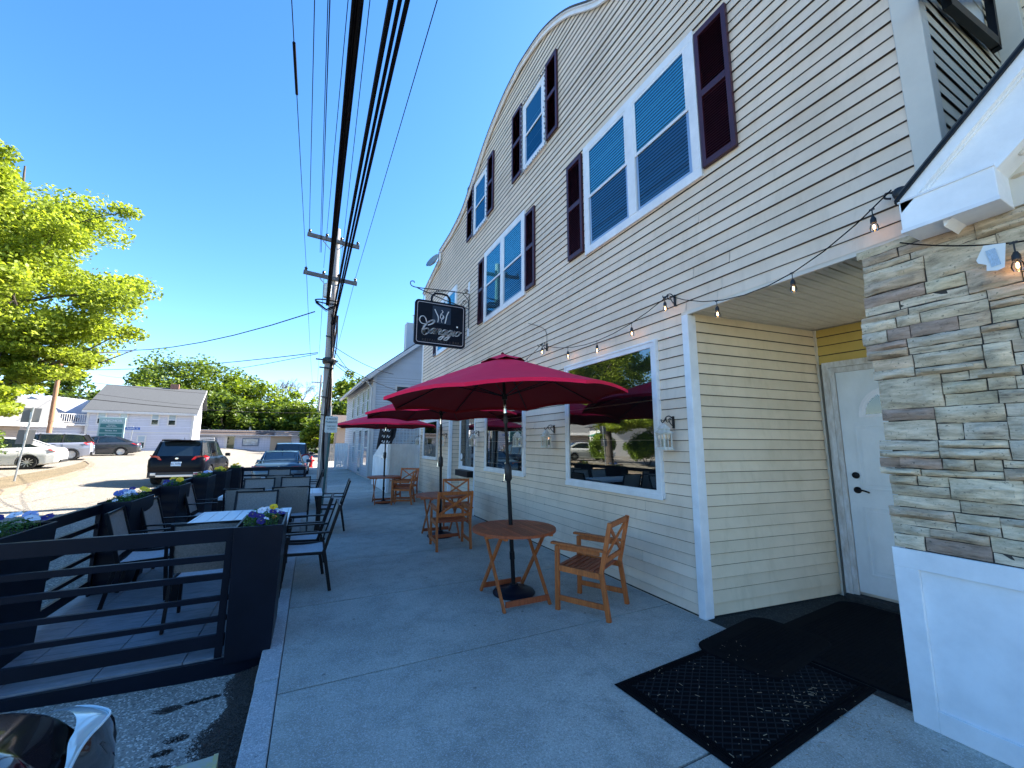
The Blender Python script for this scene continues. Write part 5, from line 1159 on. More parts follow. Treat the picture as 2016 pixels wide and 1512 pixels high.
# overhead cables running along the street above the parklet
def cable(label,a,b,r,y_end=-13,group='overhead cables along the street',sag=0,splice=None,n=10):
    a=Vector(a);b=Vector(b)
    if y_end is not None: e=a+(b-a)*((a.y-y_end)/(a.y-b.y))
    else: e=b
    pts=[a.lerp(e,i/n)-Vector((0,0,sag*4*(i/n)*(1-i/n))) for i in range(n+1)]
    m=MB(); m.tube(pts,r,7); 
    o=m.build('overhead_cable',M_CABLE,None,smooth=True); tag(o,label,'cable',group)
    if splice:
        s=MB(); s.tube([a+(b-a)*(a.y-yy)/(a.y-b.y) for yy in splice],.022,8); s.build('splice_sleeve',M_CABLE,o,smooth=True)
    return o
cable('thin leftmost overhead wire carrying a thick splice sleeve',(-.62,14.86,7.66),(-.65,5.26,7.36),.0065,splice=(6.9,5.9))
cable('thin overhead wire from the upper crossarm left insulator',(-.62,14.86,8.98),(-.47,6.3,8.68),.008)
cable('left one of two close parallel thin overhead wires',(-.232,14.86,8.27),(-.25,5.59,7.97),.007)
cable('right one of two close parallel thin overhead wires',(-.195,14.86,8.28),(-.225,5.58,7.98),.009)
cable('thin overhead wire just left of the thick black bundle',(-.081,14.86,7.735),(.01,4.99,7.44),.006)
for k,(dx,dz,r) in enumerate(((-.040,0,.017),(-.010,.01,.018),(.021,-.005,.018),(.043,.02,.012))):
    cable(('first','second','third','fourth')[k]+' strand from the left in the thick black cable bundle',(.130+dx,14.80,6.37+dz),(.095+dx,3.78,6.07+dz),r,group='strands of the thick cable bundle')
cable('thin overhead wire just right of the thick black bundle',(.274,14.86,9.0),(.24,6.08,8.83),.007)
cable('thin blue-looking overhead wire between the two thick cable groups',(.443,14.86,7.55),(.26,4.71,7.25),.006)
cable('thickest single cable, left of the three heavy cables',(.297,14.85,5.745),(.34,3.11,5.44),.026)
cable('heavy cable in the middle of the three on the right',(.345,14.85,5.752),(.41,3.08,5.45),.019)
cable('heavy cable on the right of the three',(.378,14.85,5.756),(.47,3.05,5.46),.022)
cable('thin rightmost overhead wire from the lower crossarm end',(.983,14.86,7.60),(1.05,4.41,7.36),.007)
G2='service cables beyond the utility pole'
for i,(xa,za) in enumerate(((-.62,7.66),(-.05,7.6),(.98,7.6),(.3,6.3),(.35,5.7))):
    cable(('left','middle','right','upper centre','lower centre')[i]+' wire continuing beyond the wooden pole to the distance',(xa,14.86,za),(xa*.8+.1,56,za+.9),.008,y_end=None,sag=.5,group=G2)
cable('black service cable sagging from the pole to the left brown pole',(-.25,15.0,6.15),(-14.73,35,7.9),.018,y_end=None,sag=.9,group=G2)
cable('twin lower service cable from the pole toward the left houses',(-.05,15.0,4.72),(-14.7,35,6.2),.014,y_end=None,sag=.25,group=G2)
cable('thin lower service cable from the pole toward the left houses',(-.05,15.0,4.68),(-19,52,8.1),.010,y_end=None,sag=.6,group=G2)
cable('upper cable drooping from the brown pole across the white house roof',(-14.7,35,4.55),(1.2,54,5.4),.022,y_end=None,sag=.45,group=G2)
cable('middle cable drooping from the brown pole across the white house roof',(-14.7,35,5.6),(1.2,54,7.4),.012,y_end=None,sag=.5,group=G2)
cable('pale lower cable from the brown pole past the white house gable',(-14.7,35,5.0),(1.2,54,6.0),.010,y_end=None,sag=.7,group=G2)
for i,(a,b) in enumerate((((.42,15.0,4.55),(2.30,19.5,4.55)),((.42,15.0,4.45),(2.30,19.5,4.4)),((.42,15.0,5.0),(3.2,19.25,4.9)),((.42,15.0,4.5),(4.4,19.2,3.9)),((.42,15,4.9),(2.25,23,4.9)))):
    cable(('first','second','third','fourth','fifth')[i]+' service cable from the pole to the grey neighbouring building',a,b,.011,y_end=None,sag=.15,group=G2)
# ================================================================== STREET SIGNS, HYDRANT
def sign_face(T,c,w,h,ux,name,mat,border=None,th=.004,r=.03):
    ux=Vector(ux).normalized(); uz=Vector((0,0,1)); n=ux.cross(uz); c=Vector(c)
    P=[]
    for cx,cz,a0 in ((w/2-r,h/2-r,0),(-w/2+r,h/2-r,90),(-w/2+r,-h/2+r,180),(w/2-r,-h/2+r,270)):
        for i in range(5): a=R(a0+22.5*i); P.append(c+ux*(cx+r*math.cos(a))+uz*(cz+r*math.sin(a)))
    m=MB(); m.prism([p-n*th for p in P],n*th); return m.build(name,mat,T)
T=thing('parking_sign','white two hour parking sign on a green steel post beside the utility pole','sign',(.30,10.94,0))
t=MB(); t.bar((.30,10.94,0),(.385,10.95,2.32),.05,.03,(0,1,0)); t.bar((.30,10.92,0),(.385,10.93,2.32),.02,.02,(0,1,0)); t.build('post',pm('green_steel_post',(.05,.12,.12),.5,.3,var=.3,vs=8),T)
F=sign_face(T,(.385,10.90,2.11),.285,.40,(1,-.12,0),'sign_plate',pm('dull_white_sign',(.52,.56,.54),.45,var=.15,vs=9),r=.025)
tm=pm('dark_green_lettering',(.02,.06,.06),.5)
for s_,z,sz in (('2 HOUR',2.245,.062),('PARKING',2.165,.062),('THIS SIDE',2.065,.048),('OF SIGN',2.0,.048)):
    text_mb(s_,sz,(.384,10.893,z),(1,-.12,0),(0,0,1),.001).build('lettering',tm,F)
T=thing('sign_post','leaning steel post with two sign backs at the edge of the traffic island','sign post',(-8.62,19.13,.33))
b_=Vector((-8.62,19.13,.2)); t_=Vector((-8.46,19.1,2.78)); t=MB(); t.tube([b_,t_],.028,8); t.build('post',M_STEEL,T,smooth=True)
for f,w,h in ((.90,.40,.48),(.62,.38,.46)):
    c=b_.lerp(t_,f); ux=Vector((.93,.30,.0)).normalized(); m=MB(); Mx=Matrix((ux,Vector((-ux.y,ux.x,0)),Vector((.06,0,1)))).transposed(); m.obox(c+Vector((-.02,.03,0)),(w,.004,h),Mx); m.build('sign_back',pm('dull_sign_back',(.15,.15,.14),.7),T,bevel=.001)
    m=MB(); m.bar(c+Vector((0,-.02,-.1)),c+Vector((0,-.02,.1)),.05,.03,(0,1,0)); m.build('clamp',M_STEEL,T)
T=thing('street_name_sign','blue street name blade on a thin post in front of the white house','street sign',(-12.95,42.0,.75))
t=MB(); t.tube([(-12.95,42,.6),(-12.85,42,2.95)],.028,6); t.build('post',M_STEEL,T)
F=sign_face(T,(-12.87,41.95,2.72),.92,.19,(1,.0,0),'name_blade',M_BLUES,r=.02); text_mb('Baldwin St',.17,(-12.87,41.94,2.72),(1,0,0),(0,0,1),.002).build('lettering',M_WHITE,F)
T=thing('directory_sign','tall pale green business directory sign with dark teal panels behind the grey saloon','sign',(-14.05,41.6,.75))
ux=Vector((1,.1,0)).normalized(); C0=Vector((-13.98,41.55,0))
t=MB(); t.obox(C0+Vector((0,0,2.1)),(1.5,.12,2.9),Matrix((ux,Vector((-ux.y,ux.x,0)),Vector((0,0,1)))).transposed()); SB=t.build('sign_board',M_GREENS,T,bevel=.02)
t=MB()
for s in (-1,1): t.tube([C0+ux*s*.62+Vector((0,0,.5)),C0+ux*s*.62+Vector((0,0,1.0))],.07,8)
t.build('sign_legs',M_GREENS,T)
fo=Vector((ux.y,-ux.x,0))*.066
text_mb('ANGUS PLAZA' if False else 'ANCHOR',.26,C0+fo*1.05+Vector((0,0,3.27)),ux,(0,0,1),.003).build('lettering',M_WHITE,SB)
for z,s_,sz in ((2.90,'Computer\nRepair Service',.105),(2.52,'Studio Art',.16),(2.14,'Pharmacy',.16),(1.76,'Hair',.16)):
    t=MB(); t.obox(C0+fo+Vector((0,0,z)),(1.28,.012,.30),Matrix((ux,Vector((-ux.y,ux.x,0)),Vector((0,0,1)))).transposed()); pn=t.build('tenant_panel',M_TEAL,SB)
    text_mb(s_,sz,C0+fo*1.16+Vector((0,0,z)),ux,(0,0,1),.003).build('panel_lettering',M_WHITE,pn)
hx,hy=.02,29.5; hz=rise(29.5)
T=thing('fire_hydrant','small red fire hydrant on the kerb beyond the utility pole','hydrant',(hx,hy,hz))
t=MB(); t.lathe([(0,0),(.15,0),(.15,.04),(.10,.05),(.10,.45),(.13,.46),(.13,.50),(.11,.52),(.10,.60),(.05,.67),(.03,.68),(.03,.72),(0,.72)],(hx,hy,hz),14); t.build('barrel',M_HYD,T,smooth=True)
for s in (-1,1): t=MB(); t.lathe([(0,0),(.05,0),(.05,.08),(.03,.09),(0,.10)],(hx+s*.09,hy,hz+.42),10,Matrix.Rotation(s*R(90),3,'Y')); t.build('side_cap',M_HYD,T,smooth=True)
t=MB(); t.lathe([(0,0),(.065,0),(.065,.07),(0,.09)],(hx,hy-.09,hz+.38),10,Matrix.Rotation(R(90),3,'X')); t.build('front_cap',M_HYD,T,smooth=True)
# ================================================================== NEIGHBOUR, FENCES, STAIRS
NB=thing('neighbour_building','grey-white clapboard building with a steep gable next to the cream restaurant','building',(4,24,0))
A=(2.42,19.6);B=(1.95,29.5)
clap_wall('gable_siding',(2.42,19.6),(9.5,19.6),0.1,4.9,M_SIDEG,NB,ch=.12,lip=.014)
mb=MB(); z=4.9;k=0
while z<8.3:
    zz=min(z+.12,8.36); f=lambda q: 2.42+(q-4.9)/.80
    clap(mb,Vector((0,19.6,0)),(1,0,0),(0,-1,0),[(z,zz,f(z),9.5,f(zz),9.5,k)],lip=.014); z=zz;k+=1
mb.build('gable_siding',M_SIDEG,NB,normals=False)
clap_wall('street_siding',B,A,.1,5.0,M_SIDEG,NB,ch=.12,lip=.014,flip=False)
t=MB(); t.prism([(2.44,19.62,0),(2.44,19.62,4.9),(6.75,19.62,8.38),(11,19.62,5.0),(11,19.62,0)],(-.45,9.8,0)); t.build('wall_core',M_HTRIM,NB)
t=MB(); 
for x0,z0,x1,z1 in ((2.02,4.66,6.75,8.50),(6.75,8.50,11.4,4.8)):
    t.prism([(x0,19.25,z0),(x1,19.25,z1),(x1,19.25,z1+.10),(x0,19.25,z0+.10)],(-.48,10.6,0))
t.build('roof',M_SHIN,NB)
t=MB(); t.prism([(2.0,19.22,4.50),(6.75,19.22,8.32),(6.75,19.22,8.52),(2.0,19.22,4.70)],(0,.03,0)); t.prism([(2.06,19.25,4.56),(2.44,19.25,4.88),(2.44,19.25,4.80),(2.06,19.25,4.52)],(0,.35,0)); t.build('rake_fascia',M_HTRIM,NB)
t=MB(); t.bar((2.0,19.2,4.58),(1.52,29.8,4.58),.13,.12); t.tube([(2.05,19.4,4.5),(2.30,19.55,4.25),(2.30,19.55,3.9),(2.32,19.55,.2)],.045,8); t.build('gutter',M_HTRIM,NB)
t=MB(); t.box(2.36,2.50,19.55,19.66,0.1,4.9); t.build('corner_board',M_HTRIM,NB)
t=MB(); t.box(4.35,4.95,22.5,23.1,5.6,8.5); t.build('chimney',M_SIDEG,NB); 
t=MB(); t.tube([(4.75,22.4,8.1),(4.75,22.4,8.9)],.06,8); t.tube([(4.75,22.4,8.9),(4.75,22.4,8.93)],.12,8); t.build('flue_pipe',M_STEEL,NB)
def nwin(s0,s1,z0,z1,split=True):
    d=Vector((B[0]-A[0],B[1]-A[1],0)).normalized(); n=Vector((-d.y,d.x,0)); o=Vector((*A,0)); M=Matrix((d,n,Vector((0,0,1)))).transposed()
    m=MB(); m.obox(o+d*(s0+s1)/2+n*.03+Vector((0,0,(z0+z1)/2)),(s1-s0,.04,z1-z0),M); W=m.build('window',M_HTRIM,NB)
    m=MB(); 
    for a,b in ((z0+.08,(z0+z1)/2-.03),((z0+z1)/2+.03,z1-.08)): m.obox(o+d*(s0+s1)/2+n*.052+Vector((0,0,(a+b)/2)),(s1-s0-.16,.006,b-a),M)
    m.build('pane',M_CGLASS if not split else pm('grey_blue_pane',(.12,.2,.26),.1,spec=.8),W)
nwin(.7,1.7,.55,2.35); nwin(4.9,5.7,.55,2.4); nwin(2.6,3.5,.15,2.4); nwin(1.0,1.5,3.1,4.4); nwin(2.4,2.9,3.1,4.4); nwin(4.2,4.7,3.1,4.4); nwin(6.2,6.7,3.1,4.4)
m=MB(); m.box(3.38,4.1,19.55,19.585,3.2,4.45); W=m.build('window',M_HTRIM,NB); m=MB(); m.box(3.46,4.02,19.535,19.55,3.28,4.36); m.build('pane',M_CGLASS,W)
def board_fence(name,label,cat,pts,z0,z1,mat,bw=.07,cut=None):
    T=thing(name,label,cat,(pts[0][0],pts[0][1],z0)); m=MB()
    for p,q in zip(pts[:-1],pts[1:]):
        p=Vector((*p,0));q=Vector((*q,0));d=(q-p);L=d.length;d.normalize();n=Vector((d.y,-d.x,0)); k=int(L/bw); M=Matrix((d,n,Vector((0,0,1)))).transposed()
        for i in range(k):
            c=p+d*(i+.5)*L/k; top=z1 if not cut else min(z1,cut(c)); m.obox(c+n*(.0 if i%2 else .006)+Vector((0,0,(z0+top)/2)),(L/k-.012,.022,top-z0),M)
    m.build('boards',mat,T)
    t=MB()
    for p in pts: t.box(p[0]-.045,p[0]+.045,p[1]-.03,p[1]+.06,z0,(z1 if not cut else min(z1,cut(Vector((*p,0)))))-.02)
    t.build('posts',mat,T); 
    t=MB()
    for p,q in zip(pts[:-1],pts[1:]):
        for z in (z0+.35,z1-.45): t.bar((p[0],p[1]+.03,z),(q[0],q[1]+.03,z),.03,.07)
    t.build('rails',mat,T); return T
board_fence('board_fence','white beadboard fence closing the gap between the two buildings','fence',[(2.30,17.4),(2.32,14.1),(3.44,14.82)],.03,1.64,M_WHITEP,.065,cut=lambda c: 1.64-max(0,(c.y-15.8))*.28)
board_fence('board_fence','small white fence panel at the far end of the grey building','fence',[(1.30,26.9),(1.95,27.0)],.1,1.66,M_WHITEP,.09)
board_fence('board_fence','old grey board fence across the side street','fence',[(.9,36.5),(2.6,36.5)],.2,1.6,pm('grey_fence_wood',(.33,.31,.29),.9,var=.4,vs=6),.13)
ST_=thing('outside_stairs','grey wooden outside staircase with balusters behind the white fence','stairs',(3.6,18.6,0))
t=MB(); sl0=Vector((2.7,18.7,1.35)); sl1=Vector((5.6,18.7,4.1)); d=sl1-sl0
t.bar(sl0,sl1,.05,.10); t.bar(sl0-Vector((0,0,.75)),sl1-Vector((0,0,.75)),.05,.22); t.build('handrail',M_HTRIM,ST_)
t=MB()
for i in range(24): p=sl0.lerp(sl1,i/23); t.bar(p-Vector((0,0,.72)),p,.03,.03,(1,0,0))
t.build('balusters',M_HTRIM,ST_)
t=MB()
for i in range(14): p=sl0.lerp(sl1,i/13)-Vector((0,0,.85)); t.box(p.x-.14,p.x+.14,18.7,19.4,p.z-.02,p.z+.02)
t.build('treads',pm('weathered_tread',(.25,.24,.23),.8),ST_)
LT=thing('lattice_screen','white garden lattice panel behind the fence','lattice',(3.9,18.3,0))
t=MB()
for i in range(12): x=3.1+i*.16; t.box(x,x+.035,18.3,18.31,1.2,2.8)
for i in range(11): z=1.2+i*.16; t.box(3.1,4.95,18.29,18.30,z,z+.035)
t.build('slats',pm('greyish_white_lattice',(.60,.64,.66),.6),LT)  # lattice in one even greyish white
BN=thing('fabric_banner','black cloth banner with white script bunched above the white fence','banner',(2.75,18.0,1.7))
t=MB(); n=14; vs=[];fs=[]
zt_=[2.75,2.7,2.3,2.0,1.75,1.55]
for j,z in enumerate(lin(2.78,1.42,9)):
    for i in range(n+1):
        u=i/n; wd=.30+.26*math.sin(min(1,(2.78-z)/.7)*1.9)*(1 if z>1.9 else .75); x=2.62-.10*j/4+wd*u*1.25; vs.append((x,17.9+.05*math.sin(u*14+j*.5),z-(.06*math.sin(u*3.1))+(-.12*u if j==8 else 0)))
for j in range(8):
    for i in range(n): q=j*(n+1)+i; fs.append((q,q+1,q+n+2,q+n+1))
t.add(vs,fs); t.build('cloth',pm('black_cloth',(.008,.008,.012),.8),BN,smooth=True)
t=MB(); 
for cz,wd in ((2.42,.34),(2.2,.30),(1.95,.22),(1.72,.2)):
    for k in range(3):
        t.tube(catmull([(2.62+.1*k,17.83,cz),(2.66+.1*k,17.83,cz+.06),(2.70+.1*k,17.83,cz-.05),(2.76+.1*k,17.83,cz+.03)],4),.010,4)
t.build('white_script',M_WHITE,BN)
FB=thing('tan_shed','small tan building far behind the grey fence','building',(3,44,0)); t=MB(); t.box(2.0,5.5,42,47,.3,3.3); t.build('wall',pm('tan_wall',(.42,.30,.22),.8),FB); t=MB(); t.prism([(1.6,41.7,3.1),(1.6,47.3,3.1),(1.6,44.5,4.5)],(4.4,0,0)); t.build('roof',M_SHIN2,FB)
# ================================================================== WHITE HOUSE, DECK WING, GARAGE, LOW SHOP
def house_frame(o,u,v):
    o=Vector((*o,0));u=Vector((*u,0)).normalized();v=Vector((*v,0)).normalized()
    return (lambda a,b,z: o+u*a+v*b+Vector((0,0,z))), Matrix((u,v,Vector((0,0,1)))).transposed()
hf,HM=house_frame((-10.6,48.9),(-.9946,-.1035),(-.1035,.9946))
HS=thing('white_house','two storey lavender-white clapboard house with a grey shingle roof across the car park','house',(-14,50,.8))
Lh,zb,ze=7.3,.62,4.55
clap_wall('front_siding',hf(Lh,0,0)[:2],hf(0,0,0)[:2],zb,ze,M_HOUSE,HS,ch=.16,lip=.012)
clap_wall('gable_siding',hf(0,0,0)[:2],hf(0,6.6,0)[:2],zb,ze-.1,M_HOUSE,HS,ch=.16,lip=.012)
t=MB(); P=[hf(.01,.02,zb),hf(.01,6.6,zb),hf(.01,6.6,ze),hf(.01,5.0,7.05),hf(.01,.02,ze)]; t.prism(P,hf(Lh,0,0)-hf(0,0,0)); t.build('wall_core',M_HOUSE,HS)
t=MB()
for (b0,z0,b1,z1) in ((-.35,4.36,5.0,7.22),(5.0,7.22,7.1,5.2)):
    P=[hf(-.35,b0,z0),hf(-.35,b1,z1),hf(-.35,b1,z1+.09),hf(-.35,b0,z0+.09)]; t.prism(P,hf(Lh+.35,0,0)-hf(-.35,0,0))
t.build('roof',M_SHIN,HS)
t=MB(); P=[hf(-.36,-.38,4.20),hf(-.36,-.30,4.20),hf(-.36,-.30,4.42),hf(-.36,-.38,4.40)]; t.prism(P,hf(Lh+.36,0,0)-hf(-.36,0,0)); t.prism([hf(-.37,-.36,4.25),hf(-.37,5.0,7.1),hf(-.37,5.0,7.3),hf(-.37,-.36,4.45)],hf(.03,0,0)-hf(0,0,0)); t.prism([hf(0,-.3,4.24),hf(0,.0,4.24),hf(0,0,4.28),hf(0,-.3,4.28)],hf(Lh,0,0)-hf(0,0,0)); t.build('eaves_fascia',M_HTRIM,HS)
t=MB(); t.obox(hf(2.4,5.0,7.45),(.7,.4,.6),HM); t.build('chimney',pm('red_brick_chimney',(.28,.13,.09),.9,var=.3,vs=20),HS)
t=MB(); t.obox(hf(-.0,-.02,(zb+ze)/2),(.18,.06,ze-zb),HM); t.obox(hf(Lh,-.02,(zb+ze)/2),(.18,.06,ze-zb),HM); t.obox(hf(Lh/2,-.02,2.55),(Lh,.04,.09),HM); t.build('corner_board',M_HTRIM,HS)
def hwin(a0,a1,z0,z1,hfx=hf,HMx=HM,par=HS,b=-.03,name='window'):
    m=MB(); m.obox(hfx((a0+a1)/2,b,(z0+z1)/2),(a1-a0+.22,.06,z1-z0+.2),HMx); W=m.build(name,M_HTRIM,par)
    zm=(z0+z1)/2
    m=MB(); m.obox(hfx((a0+a1)/2,b-.032,(zm+z1)/2+.02),(a1-a0,.01,z1-zm-.04),HMx); m.build('upper_pane',pm('pale_blind_pane',(.32,.40,.46),.15,spec=.8),W)
    m=MB(); m.obox(hfx((a0+a1)/2,b-.032,(z0+zm)/2-.02),(a1-a0,.01,zm-z0-.04),HMx); m.build('lower_pane',M_CGLASS,W)
for a,b in ((1.33,1.80),(2.58,3.02),(4.78,5.2),(6.2,6.65)): hwin(a,b,3.30,4.22)
hwin(3.35,3.8,1.15,2.2)
# wing with roof deck
WG=thing('deck_wing','flat roofed white wing with a balustraded roof deck left of the white house','building',(-19,47,.6))
wf,WM=house_frame(hf(Lh+.02,.35,0)[:2],(-.80,-.60),(-.6,.8))
clap_wall('front_siding',wf(4.4,0,0)[:2],wf(0,0,0)[:2],.6,3.05,M_HOUSE,WG,ch=.16,lip=.012)
t=MB(); t.prism([wf(0,.02,.6),wf(4.4,.02,.6),wf(4.4,5,.6),wf(0,5,.6)],(0,0,2.45)); t.build('wall_core',M_HOUSE,WG)
t=MB(); t.obox(wf(2.2,-.15,3.12),(4.6,.5,.16),WM); t.build('deck_edge',M_HTRIM,WG)
t=MB(); t.obox(wf(2.2,-.3,4.02),(4.4,.06,.06),WM); t.obox(wf(2.2,-.3,3.32),(4.4,.04,.05),WM)
for i in range(32): t.obox(wf(.1+i*.135,-.3,3.66),(.035,.035,.68),WM)
for i in (0,2.2,4.35): t.obox(wf(i,-.3,3.65),(.10,.10,.95),WM)
t.build('balustrade',M_HTRIM,WG)
t=MB(); t.prism([wf(-1.2,1.8,3.1),wf(3.6,1.8,3.1),wf(3.6,1.8,5.0),wf(2.2,1.8,5.6),wf(-1.2,1.8,5.4)],wf(0,4,0)-wf(0,0,0)); t.build('upper_wall',M_HOUSE,WG)
t=MB(); t.bar(wf(3.3,1.6,5.3),wf(.2,1.6,3.6),.08,.30); t.bar(wf(3.3,1.6,4.7),wf(.2,1.6,3.1),.06,.22); t.build('stair_stringer',pm('dark_blue_stringer',(.02,.04,.09),.6),WG)
GR=thing('tan_garage','tan garage with white fascia and pale grey roof at the left edge','building',(-22,44,.6))
gf,GM=house_frame((-20.3,44.6),(-.80,-.60),(-.6,.8))
clap_wall('front_siding',gf(9,0,0)[:2],gf(0,0,0)[:2],.55,3.0,mat_siding('tan_garage_siding',(.42,.33,.26),(.3,.24,.2),.2),GR,ch=.2,lip=.02)
t=MB(); t.prism([gf(0,.02,.5),gf(9,.02,.5),gf(9,6,.5),gf(0,6,.5)],(0,0,2.5)); t.build('wall_core',M_HTRIM,GR)
t=MB(); t.prism([gf(-2.2,-.5,3.02),gf(9.3,-.5,3.02),gf(9.3,3.6,5.3),gf(-2.2,3.6,5.3)],(0,0,.08)); t.build('roof',pm('pale_grey_roof',(.17,.165,.155),.9,var=.2,vs=8),GR)
t=MB(); t.obox(gf(3.5,-.55,2.98),(11.6,.08,.34),GM); t.build('fascia',M_HTRIM,GR)
t=MB(); t.obox(gf(4.3,-.05,1.0),(8.6,.06,1.1),GM); t.build('garage_door',M_HTRIM,GR)
LB=thing('low_shop','long low white shop with a brown shingled mansard roof behind the parked cars','building',(-7,62,.6))
lf,LM=house_frame((-1.6,62.3),(-1,-.09),(-.09,1))
clap_wall('front_siding',lf(13.5,0,0)[:2],lf(0,0,0)[:2],.5,2.65,M_HOUSE,LB,ch=.3,lip=.008)
t=MB(); t.prism([lf(0,.02,.4),lf(13.5,.02,.4),lf(13.5,8,.4),lf(0,8,.4)],(0,0,2.6)); t.build('wall_core',M_HOUSE,LB)
t=MB()
for i in range(45): t.obox(lf(.15+i*.3,-.01,1.5),(.02,.02,2.2),LM)
t.build('board_joints',pm('grey_batten_line',(.4,.4,.45),.7),LB)
t=MB(); t.prism([lf(3.0,-.45,2.55),lf(3.0,.25,3.2),lf(3.0,7,3.25),lf(3.0,7,2.6)],lf(11,0,0)-lf(0,0,0)); t.build('mansard_roof',M_SHIN2,LB)
t=MB(); t.prism([lf(-.6,-.45,2.55),lf(-.6,.25,3.2),lf(-.6,7,3.25),lf(-.6,7,2.6)],lf(3.5,0,0)-lf(0,0,0)); t.build('mansard_roof',pm('tan_shingles',(.36,.26,.2),.9,var=.3,vs=10),LB)
t=MB(); t.obox(lf(6.8,-.5,2.6),(15,.06,.1),LM); t.obox(lf(6.9,-.0,3.22),(14.6,.1,.06),LM); t.build('roof_trim',M_HTRIM,LB)
for a0,a1 in ((9.2,10.9),(4.7,6.5)):
    m=MB(); m.obox(lf((a0+a1)/2,-.05,1.75),(a1-a0,.08,1.0),LM); W=m.build('window',pm('slate_blue_frame',(.10,.14,.2),.5),LB); m=MB(); m.obox(lf((a0+a1)/2,-.10,1.75),(a1-a0-.2,.02,.8),LM); m.build('pane',pm('bright_shop_pane',(.40,.44,.48),.08,spec=.8,var=.5,vs=3),W)
m=MB(); m.obox(lf(7.8,-.05,1.5),(1.1,.08,2.0),LM); W=m.build('door',M_HTRIM,LB); m=MB(); m.obox(lf(7.7,-.10,1.5),(.75,.02,1.85),LM); m.build('door_pane',M_CGLASS,W)
m=MB(); m.obox(lf(2.2,-.03,1.6),(2.4,.04,1.9),LM); m.build('tan_door',pm('tan_garage_door',(.45,.33,.22),.7),LB)
t=MB(); t.tube([lf(5.8,1.5,3.2),lf(5.8,1.5,3.75)],.16,10); t.build('roof_vent',M_STEEL,LB)
board_fence('board_fence','white picket-topped fence between the white house and the low shop','fence',[(-15.4,60.0),(-10.8,60.4)],.5,2.3,M_HTRIM,.18)
# houses on the far side of the street, outside the frame but mirrored in the shop windows
OH=thing('shingled_house','grey shingled house mirrored in the large shop window','house',(-25,31,.4))
of,OM=house_frame((-20.5,22),(-.45,.9),(-.9,-.45))
t=MB(); t.prism([of(0,0,.3),of(9,0,.3),of(9,7,.3),of(0,7,.3)],(0,0,4.6)); t.build('wall',pm('grey_shingle_wall',(.36,.34,.30),.9,var=.4,vs=9,stretch=(1,1,5)),OH)
t=MB(); t.prism([of(-.4,-.4,4.8),of(-.4,7.4,4.8),of(-.4,3.5,8.0)],of(9.8,0,0)-of(0,0,0)); t.build('roof',M_SHIN,OH)
for a in (1.2,3.4,5.6): 
    m=MB(); m.obox(of(a+.5,-.04,2.4),(1.0,.06,1.4),OM); W=m.build('window',M_HTRIM,OH); m=MB(); m.obox(of(a+.5,-.08,2.4),(.8,.02,1.2),OM); m.build('pane',M_CGLASS,W)
PH=thing('porch_house','white house with green awning mirrored in the shop window','house',(-24,38,.5))
pf,PM=house_frame((-20.5,33),(-.35,.94),(-.94,-.35))
t=MB(); t.prism([pf(0,0,.4),pf(7,0,.4),pf(7,6,.4),pf(0,6,.4)],(0,0,3.4)); t.build('wall',M_HTRIM,PH)
t=MB(); t.prism([pf(-.4,-.5,3.7),pf(-.4,6.4,3.7),pf(-.4,3,5.6)],pf(7.8,0,0)-pf(0,0,0)); t.build('roof',M_SHIN,PH)
t=MB(); t.prism([pf(1,-1.2,2.6),pf(1,0,3.0),pf(1,0,2.5)],pf(3,0,0)-pf(0,0,0)); t.build('awning',pm('green_awning',(.03,.2,.12),.6),PH)
# ================================================================== CARS
def hull_mesh(st,n=44,close=True):
    """st: stations (x, zbottom, zshoulder, ztop, half width mid, half width shoulder); lofted smoothly along x"""
    xs_=[s[0] for s in st]
    def ev(x):
        for a,b in zip(st[:-1],st[1:]):
            if a[0]<=x<=b[0]+1e-9:
                t=(x-a[0])/(b[0]-a[0]); return [a[k]+(b[k]-a[k])*t for k in range(6)]
        return list(st[-1])
    xx=sorted(set(xs_+lin(xs_[0],xs_[-1],n)))
    vs=[];fs=[]; m=None
    for x in xx:
        _,zb,zs,zt,wm,ws=ev(x); zm=(zb*.45+zs*.55)
        half=[(0,zb),(wm*.80,zb),(wm*.95,zb+.06),(wm,zm),(wm*.995,zs-.10),(ws,zs),(ws*.93,zs+(zt-zs)*.6),(ws*.6,zt-.004),(0,zt)]
        row=[(x,y,z) for y,z in half]+[(x,-y,z) for y,z in reversed(half[1:-1])]; m=len(row); vs+=row
    k=len(xx)
    for i in range(k-1):
        for j in range(m): j2=(j+1)%m; fs.append((i*m+j,i*m+j2,(i+1)*m+j2,(i+1)*m+j))
    fs.append(tuple(range(m-1,-1,-1))); fs.append(tuple((k-1)*m+j for j in range(m)))
    mb=MB(); mb.add(vs,fs); return mb
